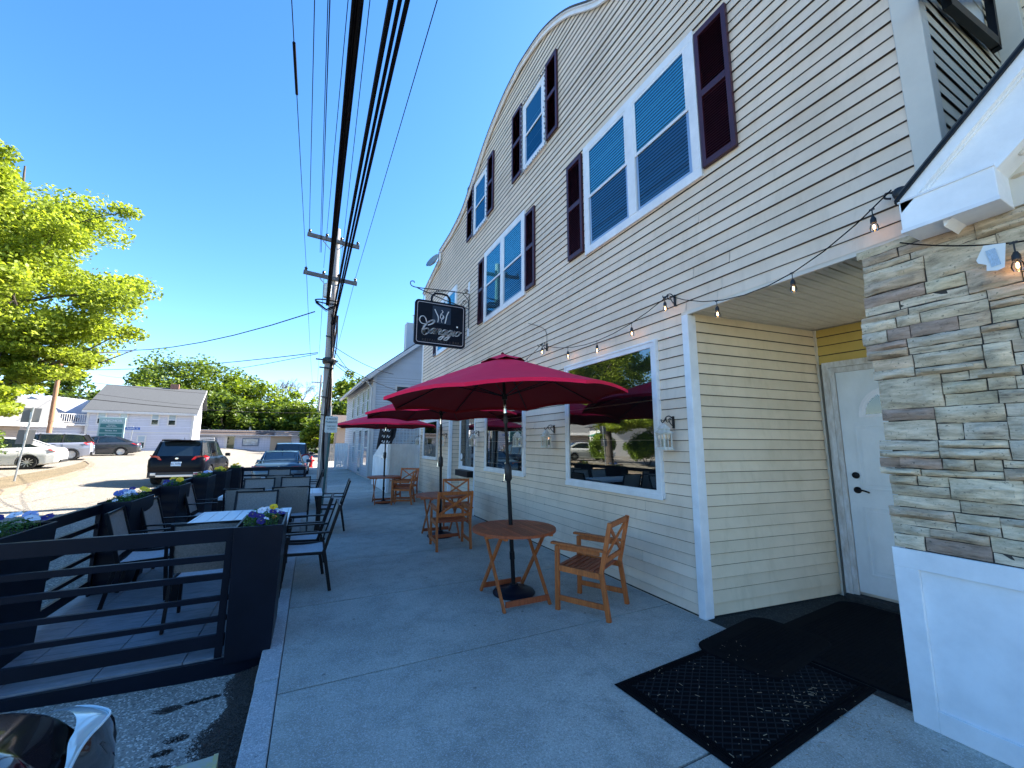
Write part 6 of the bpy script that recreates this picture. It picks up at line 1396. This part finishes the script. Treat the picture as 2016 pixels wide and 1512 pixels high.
def car(label,loc,rz,kind,paint,L=4.6,W=1.82,H=1.46,group='cars',rims='spoke',plate=True,rails=False,spoiler=False):
    T=thing('parked_car',label,'car',loc,rz,group); OFF[T.name]=Vector((0,0,0)); h=W/2
    if kind=='saloon':
        st=[(0,.42,.70,.74,h*.74,h*.66),(.05,.32,.86,.90,h*.88,h*.80),(.16,.25,.95,1.0,h*.95,h*.86),(.45,.20,.96,1.03,h*.99,h*.89),(1.0,.18,.95,1.03,h,h*.91),(2.2,.17,.92,.98,h,h*.93),(3.3,.17,.91,.98,h,h*.91),(3.9,.18,.84,.93,h*.99,h*.88),(4.25,.20,.74,.84,h*.96,h*.82),(4.45,.24,.66,.74,h*.88,h*.74),(4.55,.30,.56,.62,h*.78,h*.64),(4.6,.38,.50,.54,h*.66,h*.5)]
        gs=[(.52,h*.80,.98,h*.66,1.0),(1.35,h*.86,.95,h*.63,H-.05),(1.9,h*.87,.93,h*.64,H-.005),(2.5,h*.87,.92,h*.64,H-.02),(2.85,h*.86,.92,h*.63,H-.07),(3.62,h*.82,.92,h*.70,.95)]; ra,fa,wr=1.0,3.72,.325
    else:
        st=[(0,.46,.78,.84,h*.80,h*.74),(.04,.36,1.0,1.04,h*.90,h*.82),(.10,.28,1.08,1.12,h*.96,h*.87),(.4,.22,1.08,1.13,h*.99,h*.9),(1.0,.20,1.05,1.10,h,h*.92),(2.2,.19,1.02,1.07,h,h*.93),(3.3,.19,1.02,1.09,h,h*.92),(3.9,.20,.96,1.05,h*.99,h*.89),(4.25,.22,.86,.97,h*.96,h*.84),(4.42,.26,.74,.84,h*.90,h*.76),(4.5,.32,.60,.66,h*.8,h*.66),(4.55,.38,.52,.56,h*.7,h*.5)]
        gs=[(.10,h*.84,1.08,h*.76,1.10),(.42,h*.87,1.06,h*.70,H-.06),(.9,h*.88,1.05,h*.70,H-.005),(2.3,h*.88,1.03,h*.70,H-.005),(2.75,h*.87,1.03,h*.69,H-.06),(3.55,h*.84,1.04,h*.74,1.06)]; ra,fa,wr=.92,3.60,.355
    sx=L/4.6
    st=[(s[0]*sx,*s[1:]) for s in st]; gs=[(g[0]*sx,*g[1:]) for g in gs]; ra*=sx; fa*=sx
    hb=hull_mesh(st); body=hb.build('car_body',paint,T,smooth=True)
    # wheel arches cut with solid cylinders
    cut=MB(); 
    for x in (ra,fa):
        for s in (-1,1): cut.lathe([(0,-.16),(wr+.055,-.16),(wr+.055,.16),(0,.16)],(x,s*(h-.02),wr),28,Matrix.Rotation(R(90),3,'X'))
    co=cut.build('cutter',M_PLAST); co.parent=T
    bo=body.modifiers.new('arches','BOOLEAN'); bo.operation='DIFFERENCE'; bo.object=co; bo.solver='EXACT'
    bpy.context.view_layer.update(); dg=bpy.context.evaluated_depsgraph_get(); me=bpy.data.meshes.new_from_object(body.evaluated_get(dg)); body.modifiers.clear(); body.data=me; bpy.data.objects.remove(co)
    # greenhouse glass
    g=MB(); vs=[];fs=[]
    for x,wb,zb,wt,zt in gs: vs+=[(x,wb,zb-.02),(x,wt+.01,(zt if zt>zb+.1 else zb)),(x,wt*.5,zt+.012),(x,-wt*.5,zt+.012),(x,-wt-.01,(zt if zt>zb+.1 else zb)),(x,-wb,zb-.02)]
    for i in range(len(gs)-1):
        for j in range(5): fs.append((i*6+j,i*6+j+1,(i+1)*6+j+1,(i+1)*6+j))
    g.add(vs,fs); g.build('car_windows',M_CGLASS,T)
    r=MB(); vs=[];fs=[]; top=gs[1:-1]
    for x,wb,zb,wt,zt in top: vs+=[(x,wt+.03,zt-.05),(x,wt+.012,zt+.006),(x,wt*.5,zt+.024),(x,-wt*.5,zt+.024),(x,-wt-.012,zt+.006),(x,-wt-.03,zt-.05)]
    for i in range(len(top)-1):
        for j in range(5): fs.append((i*6+j,i*6+j+1,(i+1)*6+j+1,(i+1)*6+j))
    r.add(vs,fs); r.build('roof_panel',paint,T,smooth=True)
    p=MB()
    def lerpg(x):
        for a,b in zip(gs[:-1],gs[1:]):
            if a[0]<=x<=b[0]: t=(x-a[0])/(b[0]-a[0]); return [a[k]+(b[k]-a[k])*t for k in range(5)]
    for s in (-1,1):
        a=gs[0];b=gs[1]; p.bar((a[0],s*(a[3]+.01),a[4]),(b[0],s*(b[3]+.015),b[4]),.10,.03,(0,s,.6))
        p.bar((a[0]+.02,s*(a[1]),a[2]),(b[0],s*(b[3]+.02),b[4]-.02),.16 if kind!='saloon' else .12,.03,(0,s,.3))
        a=gs[-1];b=gs[-2]; p.bar((a[0],s*(a[3]+.02),a[4]-.01),(b[0],s*(b[3]+.02),b[4]),.07,.03,(0,s,.6))
        for x in ((L*.50,L*.29) if kind!='saloon' else (L*.50,)):
            q=lerpg(x); p.bar((x,s*q[1]*1.005,q[2]),(x-.03,s*(q[3]+.015),q[4]-.02),.06,.02,(0,s,.3))
        p.bar((gs[0][0]+.1,s*(h*.885),gs[1][2]-.005),(gs[-1][0]-.1,s*(h*.875),gs[-2][2]-.005),.02,.03)
    p.build('window_pillars',paint if kind=='saloon' else M_PLAST,T)
    for x in (ra,fa):
        for s in (-1,1):
            t=MB(); M=Matrix.Rotation(R(90)*(-s),3,'X'); c=(x,s*(h-.115),wr); t.lathe([(wr*.66,.02),(wr*.70,.105),(wr*.93,.105),(wr,.06),(wr,-.09),(wr*.6,-.09)],c,30,M); wl=t.build('wheel',M_TYRE,T,smooth=True)
            t=MB(); t.lathe([(0,.03),(wr*.62,.03),(wr*.68,.085),(wr*.66,.10),(wr*.62,.04)],c,24,M); t.build('rim_barrel',M_PLAST if rims=='spoke' else M_RIM,wl,smooth=True)
            t=MB(); nsp=10 if rims=='spoke' else 6
            for k in range(nsp):
                a=2*math.pi*k/nsp; d=Vector((math.cos(a),math.sin(a),0)); t.bar(Vector(c)+M@(d*.05+Vector((0,0,.075))),Vector(c)+M@(d*wr*.64+Vector((0,0,.09))),.030 if rims=='spoke' else .10,.02,M@Vector((0,0,1)))
            t.lathe([(0,.095),(.05,.09),(.06,.06)],c,12,M); t.build('rim_spokes',M_RIM,wl)
            t=MB(); t.lathe([(0,-.10),(wr*.98,-.10),(wr*.98,-.06),(0,-.06)],c,20,M); t.build('wheel_well',M_PLAST,wl)
    # lamps, plate, bumper, mirrors, handles
    zl=.86 if kind=='saloon' else 1.0
    for s in (-1,1):
        t=MB(); P=[(-.004+.10,s*h*.52,zl-.12),(-.012,s*h*.50,zl-.02),(.03,s*h*.60,zl+.11),(.10,s*h*.93,zl+.16),(.42,s*h*1.006,zl+.075),(.30,s*h*1.004,zl-.02),(.10,s*h*.955,zl-.09)]
        if kind=='saloon': P=[(.025,s*h*.45,zl-.06),(.03,s*h*.45,zl+.05),(.10,s*h*.86,zl+.07),(.50,s*h*.995,zl+.075),(.28,s*h*1.0,zl-.01),(.10,s*h*.93,zl-.07)]
        c=Vector((0,0,0))
        for q in P: c+=Vector(q)
        c/=len(P); c+=Vector((-.05,s*.03,0)); t.add(P+[tuple(c)],[(i,(i+1)%len(P),len(P)) for i in range(len(P))]); t.build('tail_light',M_TAIL,T)
        t=MB(); z=.62 if kind=='saloon' else .72; t.obox((L-.20,s*h*.72,z),(.30,.34,.13),Matrix.Rotation(s*-.5,3,'Z')); t.build('headlight',M_HLAMP,T,bevel=.04)
        t=MB(); t.obox((gs[-1][0]-.22*sx,s*(h+.06),gs[-1][2]+.06),(.10,.20,.14),Matrix.Rotation(s*.15,3,'Z')); t.build('wing_mirror',M_PLAST if kind!='saloon' else paint,T,bevel=.03)
        t=MB()
        for x in (L*.60,L*.36): t.obox((x,s*(h-.01),zl-.02),(.18,.035,.025))
        t.build('door_handles',paint,T)
        t=MB()
        for x in (L*.28,L*.49,L*.72): t.box(x,x+.008,s*h-.012*s-.004,s*h+.002*s+.002,.32,zl+.04)
        t.build('door_seams',M_PLAST,T)
    t=MB(); 
    if kind=='saloon': t.box(-.015,.05,-h*.78,h*.78,.30,.44)
    else: t.box(-.03,.08,-h*.90,h*.90,.32,.52); 
    t.build('rear_bumper_strip',M_PLAST,T,bevel=.02)
    if kind!='saloon': t=MB(); t.box(-.045,-.02,-h*.62,h*.62,.34,.42); t.box(-.04,-.02,-h*.80,-h*.62,.40,.50); t.box(-.04,-.02,h*.62,h*.80,.40,.50); t.build('skid_plate',M_ALU,T,bevel=.01)
    if plate: 
        z=.64 if kind=='saloon' else .82
        t=MB(); t.obox((-.012,0,z),(.02,.31,.16)); pl_=t.build('licence_plate',M_PLATE,T); 
        text_mb('BC·4821'.replace('·',' ') if False else 'AX 72941',.085,(-.024,0,z),(0,-1,0),(0,0,1),.001).build('plate_lettering',pm('dark_blue_ink',(.01,.03,.12),.5),pl_)
    t=MB(); t.lathe([(0,0),(.055,.0),(.055,.012),(0,.014)],(-.0,0,zl+.02),14,Matrix.Rotation(R(-90),3,'Y')@Matrix.Scale(.6,3,(1,0,0))); t.build('badge',M_CHROME,T)
    if rails:
        for s in (-1,1): t=MB(); t.tube(catmull([(gs[1][0],s*(gs[1][3]-.02),H-.03),(gs[1][0]+.15,s*(gs[1][3]-.02),H+.05),(2.4,s*(gs[2][3]-.02),H+.055),(gs[-2][0],s*(gs[-2][3]-.02),H-.02)],5),.017,6); t.build('roof_rail',M_PLAST,T,smooth=True)
        t=MB(); t.obox((.34,0,H+.0),(.28,h*1.25,.04),Matrix.Rotation(.12,3,'Y')); t.build('roof_spoiler',paint,T,bevel=.015)
    if kind!='saloon': t=MB(); t.bar((.16,.0,1.14),(.24,.28,1.32),.02,.015,(1,0,0)); t.build('rear_wiper',M_PLAST,T)
    if spoiler: t=MB(); t.tube([(.10,-h*.82,1.02),(.12,-h*.78,1.11),(.10,0,1.13),(.12,h*.78,1.11),(.10,h*.82,1.02)],.025,8); t.build('boot_spoiler',paint,T,smooth=True)
    t=MB(); t.tube([(1.35 if kind=='saloon' else .7,0,H),(1.30 if kind=='saloon' else .62,0,H+.12)],.008,5); t.build('aerial',M_PLAST,T)
    return T
def paint(name,col,metal=.3,rough=.28): return pm(name,col,rough,metal,coat=.6,spec=.3,var=.06,vs=2)
P_BLK=pm('black_car_paint',(.003,.004,.008),.35,0,spec=.1,coat=.08); P_BLU=paint('slate_blue_car_paint',(.055,.10,.14)); P_WHT=paint('white_car_paint',(.72,.72,.70),0); P_SIL=paint('silver_lilac_paint',(.36,.38,.46),.5); P_GRY=paint('dark_grey_car_paint',(.06,.065,.075),.5)
GC='parked cars'
car('black SUV with roof rails seen from behind on the sunlit street',(-4.60,19.6,gz(-4.6,20.5)+.02),R(88),'suv',P_BLK,4.6,1.84,1.70,'cars on the street',rims='spoke',rails=True)
car('slate blue saloon with a boot spoiler parked behind the far railing',(-1.03,16.9,-.10),R(90),'saloon',P_BLU,4.6,1.76,1.44,GC,rims='disc',spoiler=True)
car('white SUV parked ahead of the slate blue saloon at the kerb',(-.98,23.6,-.05),R(90),'suv',P_WHT,4.6,1.82,1.70,GC)
car('white saloon with spoked wheels at the left edge of the car park',(-10.90,27.75,gz(-12,27.5)-.02),R(192),'saloon',P_WHT,4.7,1.84,1.45,GC)
car('silver lilac SUV parked between the white and the grey saloon',(-12.45,34.9,gz(-13,34.5)-.02),R(196),'suv',P_SIL,4.5,1.82,1.62,GC,rims='disc')
car('dark grey saloon parked beside the green directory sign',(-11.75,40.4,gz(-13,39)-.03),R(192),'saloon',P_GRY,4.6,1.78,1.44,GC,rims='disc')
# the car nosing up to the parklet at the bottom left
fc=car('black car with a clear curved headlight nosing in at the bottom left corner',(-1.40,-2.36,-.10),R(90),'suv',paint('near_black_car_paint',(.012,.006,.010),.2,.12),4.60,1.84,1.60,'car at the bottom left',plate=False)
# ================================================================== TREES
def leaf_cloud(centers,radii,n,size,rng,flat=.6,up=.3):
    """n leaf quads spread through ellipsoid clumps; returns verts, faces as numpy"""
    c=np.asarray(centers,float); r=np.asarray(radii,float)
    k=rng.integers(0,len(c),n); d=rng.normal(size=(n,3)); d/=np.linalg.norm(d,axis=1)[:,None]
    rad=rng.random(n)**.45; p=c[k]+d*r[k]*rad[:,None]
    a=rng.normal(size=(n,3)); a/=np.linalg.norm(a,axis=1)[:,None]; b=rng.normal(size=(n,3)); b[:,2]+=0; nrm=rng.normal(size=(n,3)); nrm[:,2]=np.abs(nrm[:,2])+up; nrm/=np.linalg.norm(nrm,axis=1)[:,None]
    a=np.cross(nrm,a); a/=np.linalg.norm(a,axis=1)[:,None]+1e-9; b=np.cross(nrm,a)
    s=size*(.6+.8*rng.random(n))[:,None]
    v=np.stack([p-a*s*.5,p+b*s*.36-a*s*.05,p+a*s*.55-nrm*s*.12,p-b*s*.36-a*s*.05],1).reshape(-1,3)
    return v
def leaf_obj(name,v,mat,parent,loc):
    me=bpy.data.meshes.new(name); nv=len(v); nf=nv//4
    me.vertices.add(nv); me.vertices.foreach_set('co',(v-np.array(loc)).astype(np.float32).ravel())
    me.loops.add(nv); me.loops.foreach_set('vertex_index',np.arange(nv,dtype=np.int32))
    me.polygons.add(nf); me.polygons.foreach_set('loop_start',np.arange(0,nv,4,dtype=np.int32)); me.update(calc_edges=True); me.validate()
    me.materials.append(mat); o=bpy.data.objects.new(name,me); COL.objects.link(o); o.parent=parent; return o
def limb(mb,a,b,r0,r1,bend,rn,n=6,sides=8):
    a=Vector(a);b=Vector(b); L=(b-a).length; pts=[];rs=[]
    o=Vector((rn.uniform(-1,1),rn.uniform(-1,1),rn.uniform(-.4,.8)))*bend*L
    for i in range(n+1): t=i/n; pts.append(a.lerp(b,t)+o*math.sin(math.pi*t)+Vector((rn.uniform(-1,1),rn.uniform(-1,1),0))*.012*L*(0<i<n)); rs.append(r0+(r1-r0)*t)
    mb.tube(pts,rs,sides); return pts
def maple(label,x,y,z):
    T=thing('maple_tree',label,'tree',(x,y,z)); rn=random.Random(12); rng=np.random.default_rng(5)
    tr=MB(); P=[(x,y,z-.1),(x+.05,y,z+1.6),(x+.1,y-.05,z+3.1),(x+.3,y+.05,z+4.6),(x+.35,y+.1,z+6.5),(x+.25,y+.1,z+9.2),(x+.1,y,z+12.4)]
    tr.tube(catmull(P,5),[.30-.27*(i/30)**.8 for i in range(31)],12); tr.build('trunk',M_BARK,T,smooth=True)
    br=MB(); cen=[];rad=[]; 
    ends=[]
    side=lambda p: (p[0]-x)*.96+(p[1]-y)*.281
    okc=lambda p: not((side(p)>2.5 and p[2]<4.7) or (side(p)>1.3 and p[2]<3.4) or p[2]<2.6 or (side(p)>3.1 and p[2]<6.0))
    for i in range(26):
        a=2.399963*i; h0=2.6+9.6*(i/25)**1.0; rr=4.35*math.sqrt(max(.04,1-((h0-4.6)/9.3)**2))*rn.uniform(.88,1.05) if h0>4.2 else 4.0*rn.uniform(.8,1.0)
        s=Vector((x+.2,y,z+h0*.82+.2)); e_=None; e=Vector((x+.2+rr*math.cos(a),y+rr*math.sin(a),z+h0*.97+rn.uniform(-.3,1.4)*(1 if h0>3.4 else -.5)))
        if not okc(e): continue
        pts=limb(br,s,e,.12-.004*i,.018,.10,rn,8,7); ends.append((pts,rr))
        for j in range(11):
            t=rn.uniform(.25,1.0); q=pts[min(8,int(t*8))]; o=Vector((rn.gauss(0,1),rn.gauss(0,1),rn.gauss(0,.55))); o=o.normalized()*rn.uniform(.5,1.35)*(.6+.4*rr/5)
            c=q+o
            if not okc(c): continue
            limb(br,q,c,.022,.006,.12,rn,4,5); cen.append(tuple(c)); k=rn.uniform(.5,1.05); rad.append((k,k,k*.85))
        if okc(e): cen.append(tuple(e)); rad.append((.6,.6,.28))
    # low boughs hanging toward the road
    for a,rr,h in ((-.9,3.6,2.5),(-1.25,3.9,2.6),(-1.6,4.4,2.6),(-2.6,3.8,3.2),(-2.0,4.2,2.9),(.2,4.2,5.4),(.7,4.4,5.6),(-.3,4.2,5.4)):
        s=Vector((x+.1,y,z+3.0)); e=Vector((x+rr*math.cos(a),y+rr*math.sin(a),z+h)); pts=limb(br,s,e,.08,.015,.10,rn,8,7)
        for j in range(9):
            q=pts[rn.randint(3,8)]; o=Vector((rn.gauss(0,1),rn.gauss(0,1),rn.gauss(0,.4))).normalized()*rn.uniform(.3,1.1); c=q+o
            if not okc(c): continue
            limb(br,q,c,.02,.006,.12,rn,4,5); cen.append(tuple(c)); k=rn.uniform(.4,.8); rad.append((k,k,k*.36))
    br.build('limbs',M_BARK,T,smooth=True)
    v=leaf_cloud(cen,rad,150000,.125,rng); leaf_obj('crown',v,M_LEAF,T,(x,y,z))
    return T
maple('large yellow-green maple leaning into the frame at the upper left',-11.4,22.1,.35)
def far_tree(label,x,y,z,rad_,top,mat,seed,n=5200,size=.42,low=.5,group='trees behind the low shop'):
    T=thing('leafy_tree',label,'tree',(x,y,z),0,group); rn=random.Random(seed); rng=np.random.default_rng(seed)
    tr=MB(); tr.tube([(x,y,z-.3),(x+.1,y,z+(top-z)*.35),(x,y+.1,z+(top-z)*.8)],[.32,.24,.06],8)
    H=top-z; cen=[];rr=[]; cz=z+H*(.5+low*.08)
    for i in range(70):
        a=rn.uniform(0,6.283); u=rn.uniform(-1,1); q=math.sqrt(1-u*u); f=rn.uniform(.55,1.0)
        c=(x+rad_*q*math.cos(a)*f*.88,y+rad_*q*math.sin(a)*f*.88,cz+H*.46*u*f); k=rad_*rn.uniform(.16,.28); cen.append(c); rr.append((k,k,k*.75))
        if i%5==0: limb(tr,(x,y,z+H*.35),c,.09,.03,.06,rn,4,5)
    tr.build('trunk',M_BARK,T,smooth=True)
    leaf_obj('crown',leaf_cloud(cen,rr,n,size,rng,up=.5),mat,T,(x,y,z)); return T
def pt_at(px,D):
    t=YAW+math.atan((px-1008)/F_PX/1.011); return D*math.sin(t),D*math.cos(t)
FT=[('big rounded dark green tree standing behind the white house roof',372,76,9.0,13.4,M_LEAF2,9000),('dark green tree right behind the white house gable',318,70,5.5,10.4,M_LEAF2,5000),
    ('bright green tree stepping down right of the big rounded tree',452,74,5.2,11.2,M_LEAF3,5200),('mid green tree in the middle of the tree line',505,73,5.4,10.5,M_LEAF3,5200),
    ('lower yellow-green tree left of the utility pole',562,70,4.6,8.6,M_LEAF3,4600),('small bright green tree just behind the low shop roof end',605,66,3.6,7.2,M_LEAF3,3600),
    ('dark green tree low behind the low shop middle',430,68,5.0,7.8,M_LEAF2,4200),('dark low tree behind the low shop, left of the pole',530,67,4.6,7.0,M_LEAF2,4200),
    ('tall light green tree between the pole and the grey building',690,62,4.2,10.8,M_LEAF3,4200),('dark tree right of the utility pole, behind the side street',655,58,3.6,6.6,M_LEAF2,3600),
    ('small light tree at the side street corner fence',640,50,2.6,4.6,M_LEAF3,2600),('green tree behind the roof deck wing',128,64,3.2,8.2,M_LEAF2,2800),('dark tree filling in behind the grey building eaves',720,66,4.4,9.0,M_LEAF2,3200)]
for i,(l,px,D,r_,top,mt,n) in enumerate(FT):
    x,y=pt_at(px,D); far_tree(l,x,y,.4,r_*1.08,top*1.06+.3,mt,40+i,int(n*1.5),.40)
def bare_tree(label,px,D,top,seed,spread=3.2):
    x,y=pt_at(px,D); T=thing('bare_tree',label,'tree',(x,y,.4),0,'leafless trees above the tree line'); rn=random.Random(seed); m=MB()
    def rec(a,d,L,r,k):
        b=a+d*L; limb(m,a,b,r,r*.6,.07,rn,3,5)
        if k==0: return
        for j in range(3 if k>1 else 4):
            e=(d+Vector((rn.gauss(0,.55),rn.gauss(0,.55),rn.gauss(.05,.25)))).normalized(); rec(b,e,L*rn.uniform(.55,.78),r*.6,k-1)
    H=top-.4; m2=MB(); limb(m2,(x,y,.2),(x,y,.4+H*.55),.26,.15,.03,rn,5,8); m2.build('trunk',M_BARE,T,smooth=True)
    for j in range(3): rec(Vector((x,y,.4+H*.5)),Vector((rn.gauss(0,.35),rn.gauss(0,.35),1)).normalized(),H*.17,.11,4)
    m.build('branches',M_BARE,T); return T
bare_tree('thin leafless tree above the big rounded tree',395,88,16.5,3); bare_tree('leafless tree left of three over the tree line',548,82,13.6,5); bare_tree('leafless tree middle of three over the tree line',572,84,14.2,9)
bare_tree('leafless tree nearest the utility pole over the tree line',592,82,13.8,13); bare_tree('faint leafless tree between two green crowns',497,90,13.4,17)
x,y=-14.66,35.06
T=thing('brown_utility_pole','brown wooden utility pole rising into the maple behind the parked cars','utility pole',(x,y,.5)); t=MB(); t.tube([(x,y,.3),(x-.02,y,4.5),(x-.05,y,9.6)],[.125,.115,.10],14); t.build('pole_shaft',M_POLEB,T,smooth=True); t=MB(); t.bar((x-1.1,y-.1,9.0),(x+1.1,y+.1,9.0),.1,.12); t.build('crossarm',M_POLEB,T)
x,y=.42,55.5
T=thing('distant_utility_pole','distant wooden utility pole hidden behind the near one','utility pole',(x,y,.6)); t=MB(); t.tube([(x,y,.3),(x,y,10.2)],[.17,.12],10); t.build('pole_shaft',M_POLE,T,smooth=True); t=MB(); t.bar((x-1.1,y,9.2),(x+1.1,y,9.2),.1,.12); t.build('crossarm',M_POLE,T)
def hedge(label,x,y,z,rx,ry,rz_,seed,n=14000):
    T=thing('hedge_bush',label,'bush',(x,y,z),0,'bushes across the street'); rn=random.Random(seed); rng=np.random.default_rng(seed); cen=[];rr=[]
    for i in range(46): a=rn.uniform(0,6.28);u=rn.uniform(-.6,1);q=math.sqrt(1-u*u)*rn.uniform(.6,1); cen.append((x+rx*q*math.cos(a)*.85,y+ry*q*math.sin(a)*.85,z+rz_*(.55+.45*u))); k=rn.uniform(.34,.55); rr.append((k,k,k*.8))
    leaf_obj('foliage',leaf_cloud(cen,rr,n,.10,rng,up=.4),M_HEDGE,T,(x,y,z)); t=MB()
    for i in range(5): t.tube([(x+rn.uniform(-.2,.2),y+rn.uniform(-.2,.2),z-.1),(x+rn.uniform(-.6,.6)*rx,y+rn.uniform(-.6,.6)*ry,z+rz_*.8)],[.03,.01],5)
    t.build('stems',M_BARK,T)
hedge('round yellow-green bush mirrored left of the tree trunk in the shop window',-12.8,24.5,.35,.95,.95,2.0,1); hedge('wide green bush mirrored right of the tree trunk in the shop window',-12.8,20.0,.35,1.25,1.9,1.9,2); hedge('second green bush mirrored at the right edge of the shop window',-12.6,16.6,.3,1.2,1.7,1.7,4)

# headlight of the near car, wrapped over the front corner
def patch(rows):
    mb=MB(); nx=len(rows[0]); vs=[p for r in rows for p in r]; mb.add(vs,[(j*nx+i,j*nx+i+1,(j+1)*nx+i+1,(j+1)*nx+i) for j in range(len(rows)-1) for i in range(nx-1)]); return mb
for _c in list(fc.children):
    if _c.name.startswith('headlight'): bpy.data.objects.remove(_c)
    elif _c.name.startswith('car_body'): _m=_c.modifiers.new('smooth','SUBSURF'); _m.levels=2; _m.render_levels=2
inner=catmull([(-.72,1.93,.79),(-.651,1.91,.80),(-.604,1.853,.80),(-.576,1.774,.80),(-.565,1.71,.80),(-.528,1.60,.80),(-.51,1.50,.80)],5)
outer=catmull([(-.66,2.01,.755),(-.61,1.99,.755),(-.545,1.93,.755),(-.537,1.86,.76),(-.542,1.79,.765),(-.535,1.70,.775),(-.515,1.58,.785)],5)
rim_=catmull([(-.66,2.09,.68),(-.595,2.09,.67),(-.545,2.02,.66),(-.525,1.95,.66),(-.505,1.88,.66),(-.484,1.79,.66),(-.47,1.50,.67)],5)
low=catmull([(-.66,2.10,.52),(-.59,2.10,.52),(-.535,2.03,.52),(-.51,1.96,.52),(-.49,1.88,.52),(-.47,1.78,.53),(-.45,1.50,.55)],5)
mi=(Matrix.Translation(fc.location)@Matrix.Rotation(R(90),4,'Z')).inverted()
def fpart(name,rows,mat):
    o=patch(rows).build(name,mat,fc,smooth=True,world=False); o.matrix_parent_inverse=mi.copy(); return o
mid=[(a+b)*.5+Vector((0,0,.008)) for a,b in zip(inner,outer)]
fpart('headlight_lens',[inner,mid,outer],pm('pale_teal_lamp_lens',(.50,.66,.68),.12,coat=.6,spec=.4))
mid2=[(a+b)*.5+Vector((0,0,.012)) for a,b in zip(outer,rim_)]
fpart('headlight_side',[outer,mid2,rim_],pm('dark_lamp_housing',(.03,.022,.022),.10,coat=1.0,spec=.5))
fpart('headlight_base',[rim_,low],pm('teal_clear_plastic',(.10,.16,.17),.08,coat=1.0,spec=.6))
t=MB(); t.tube([p+Vector((.0,0,.004)) for p in outer],.004,6); o=t.build('lens_ridge',pm('pale_edge',(.6,.7,.72),.2),fc,smooth=True,world=False); o.matrix_parent_inverse=mi.copy()
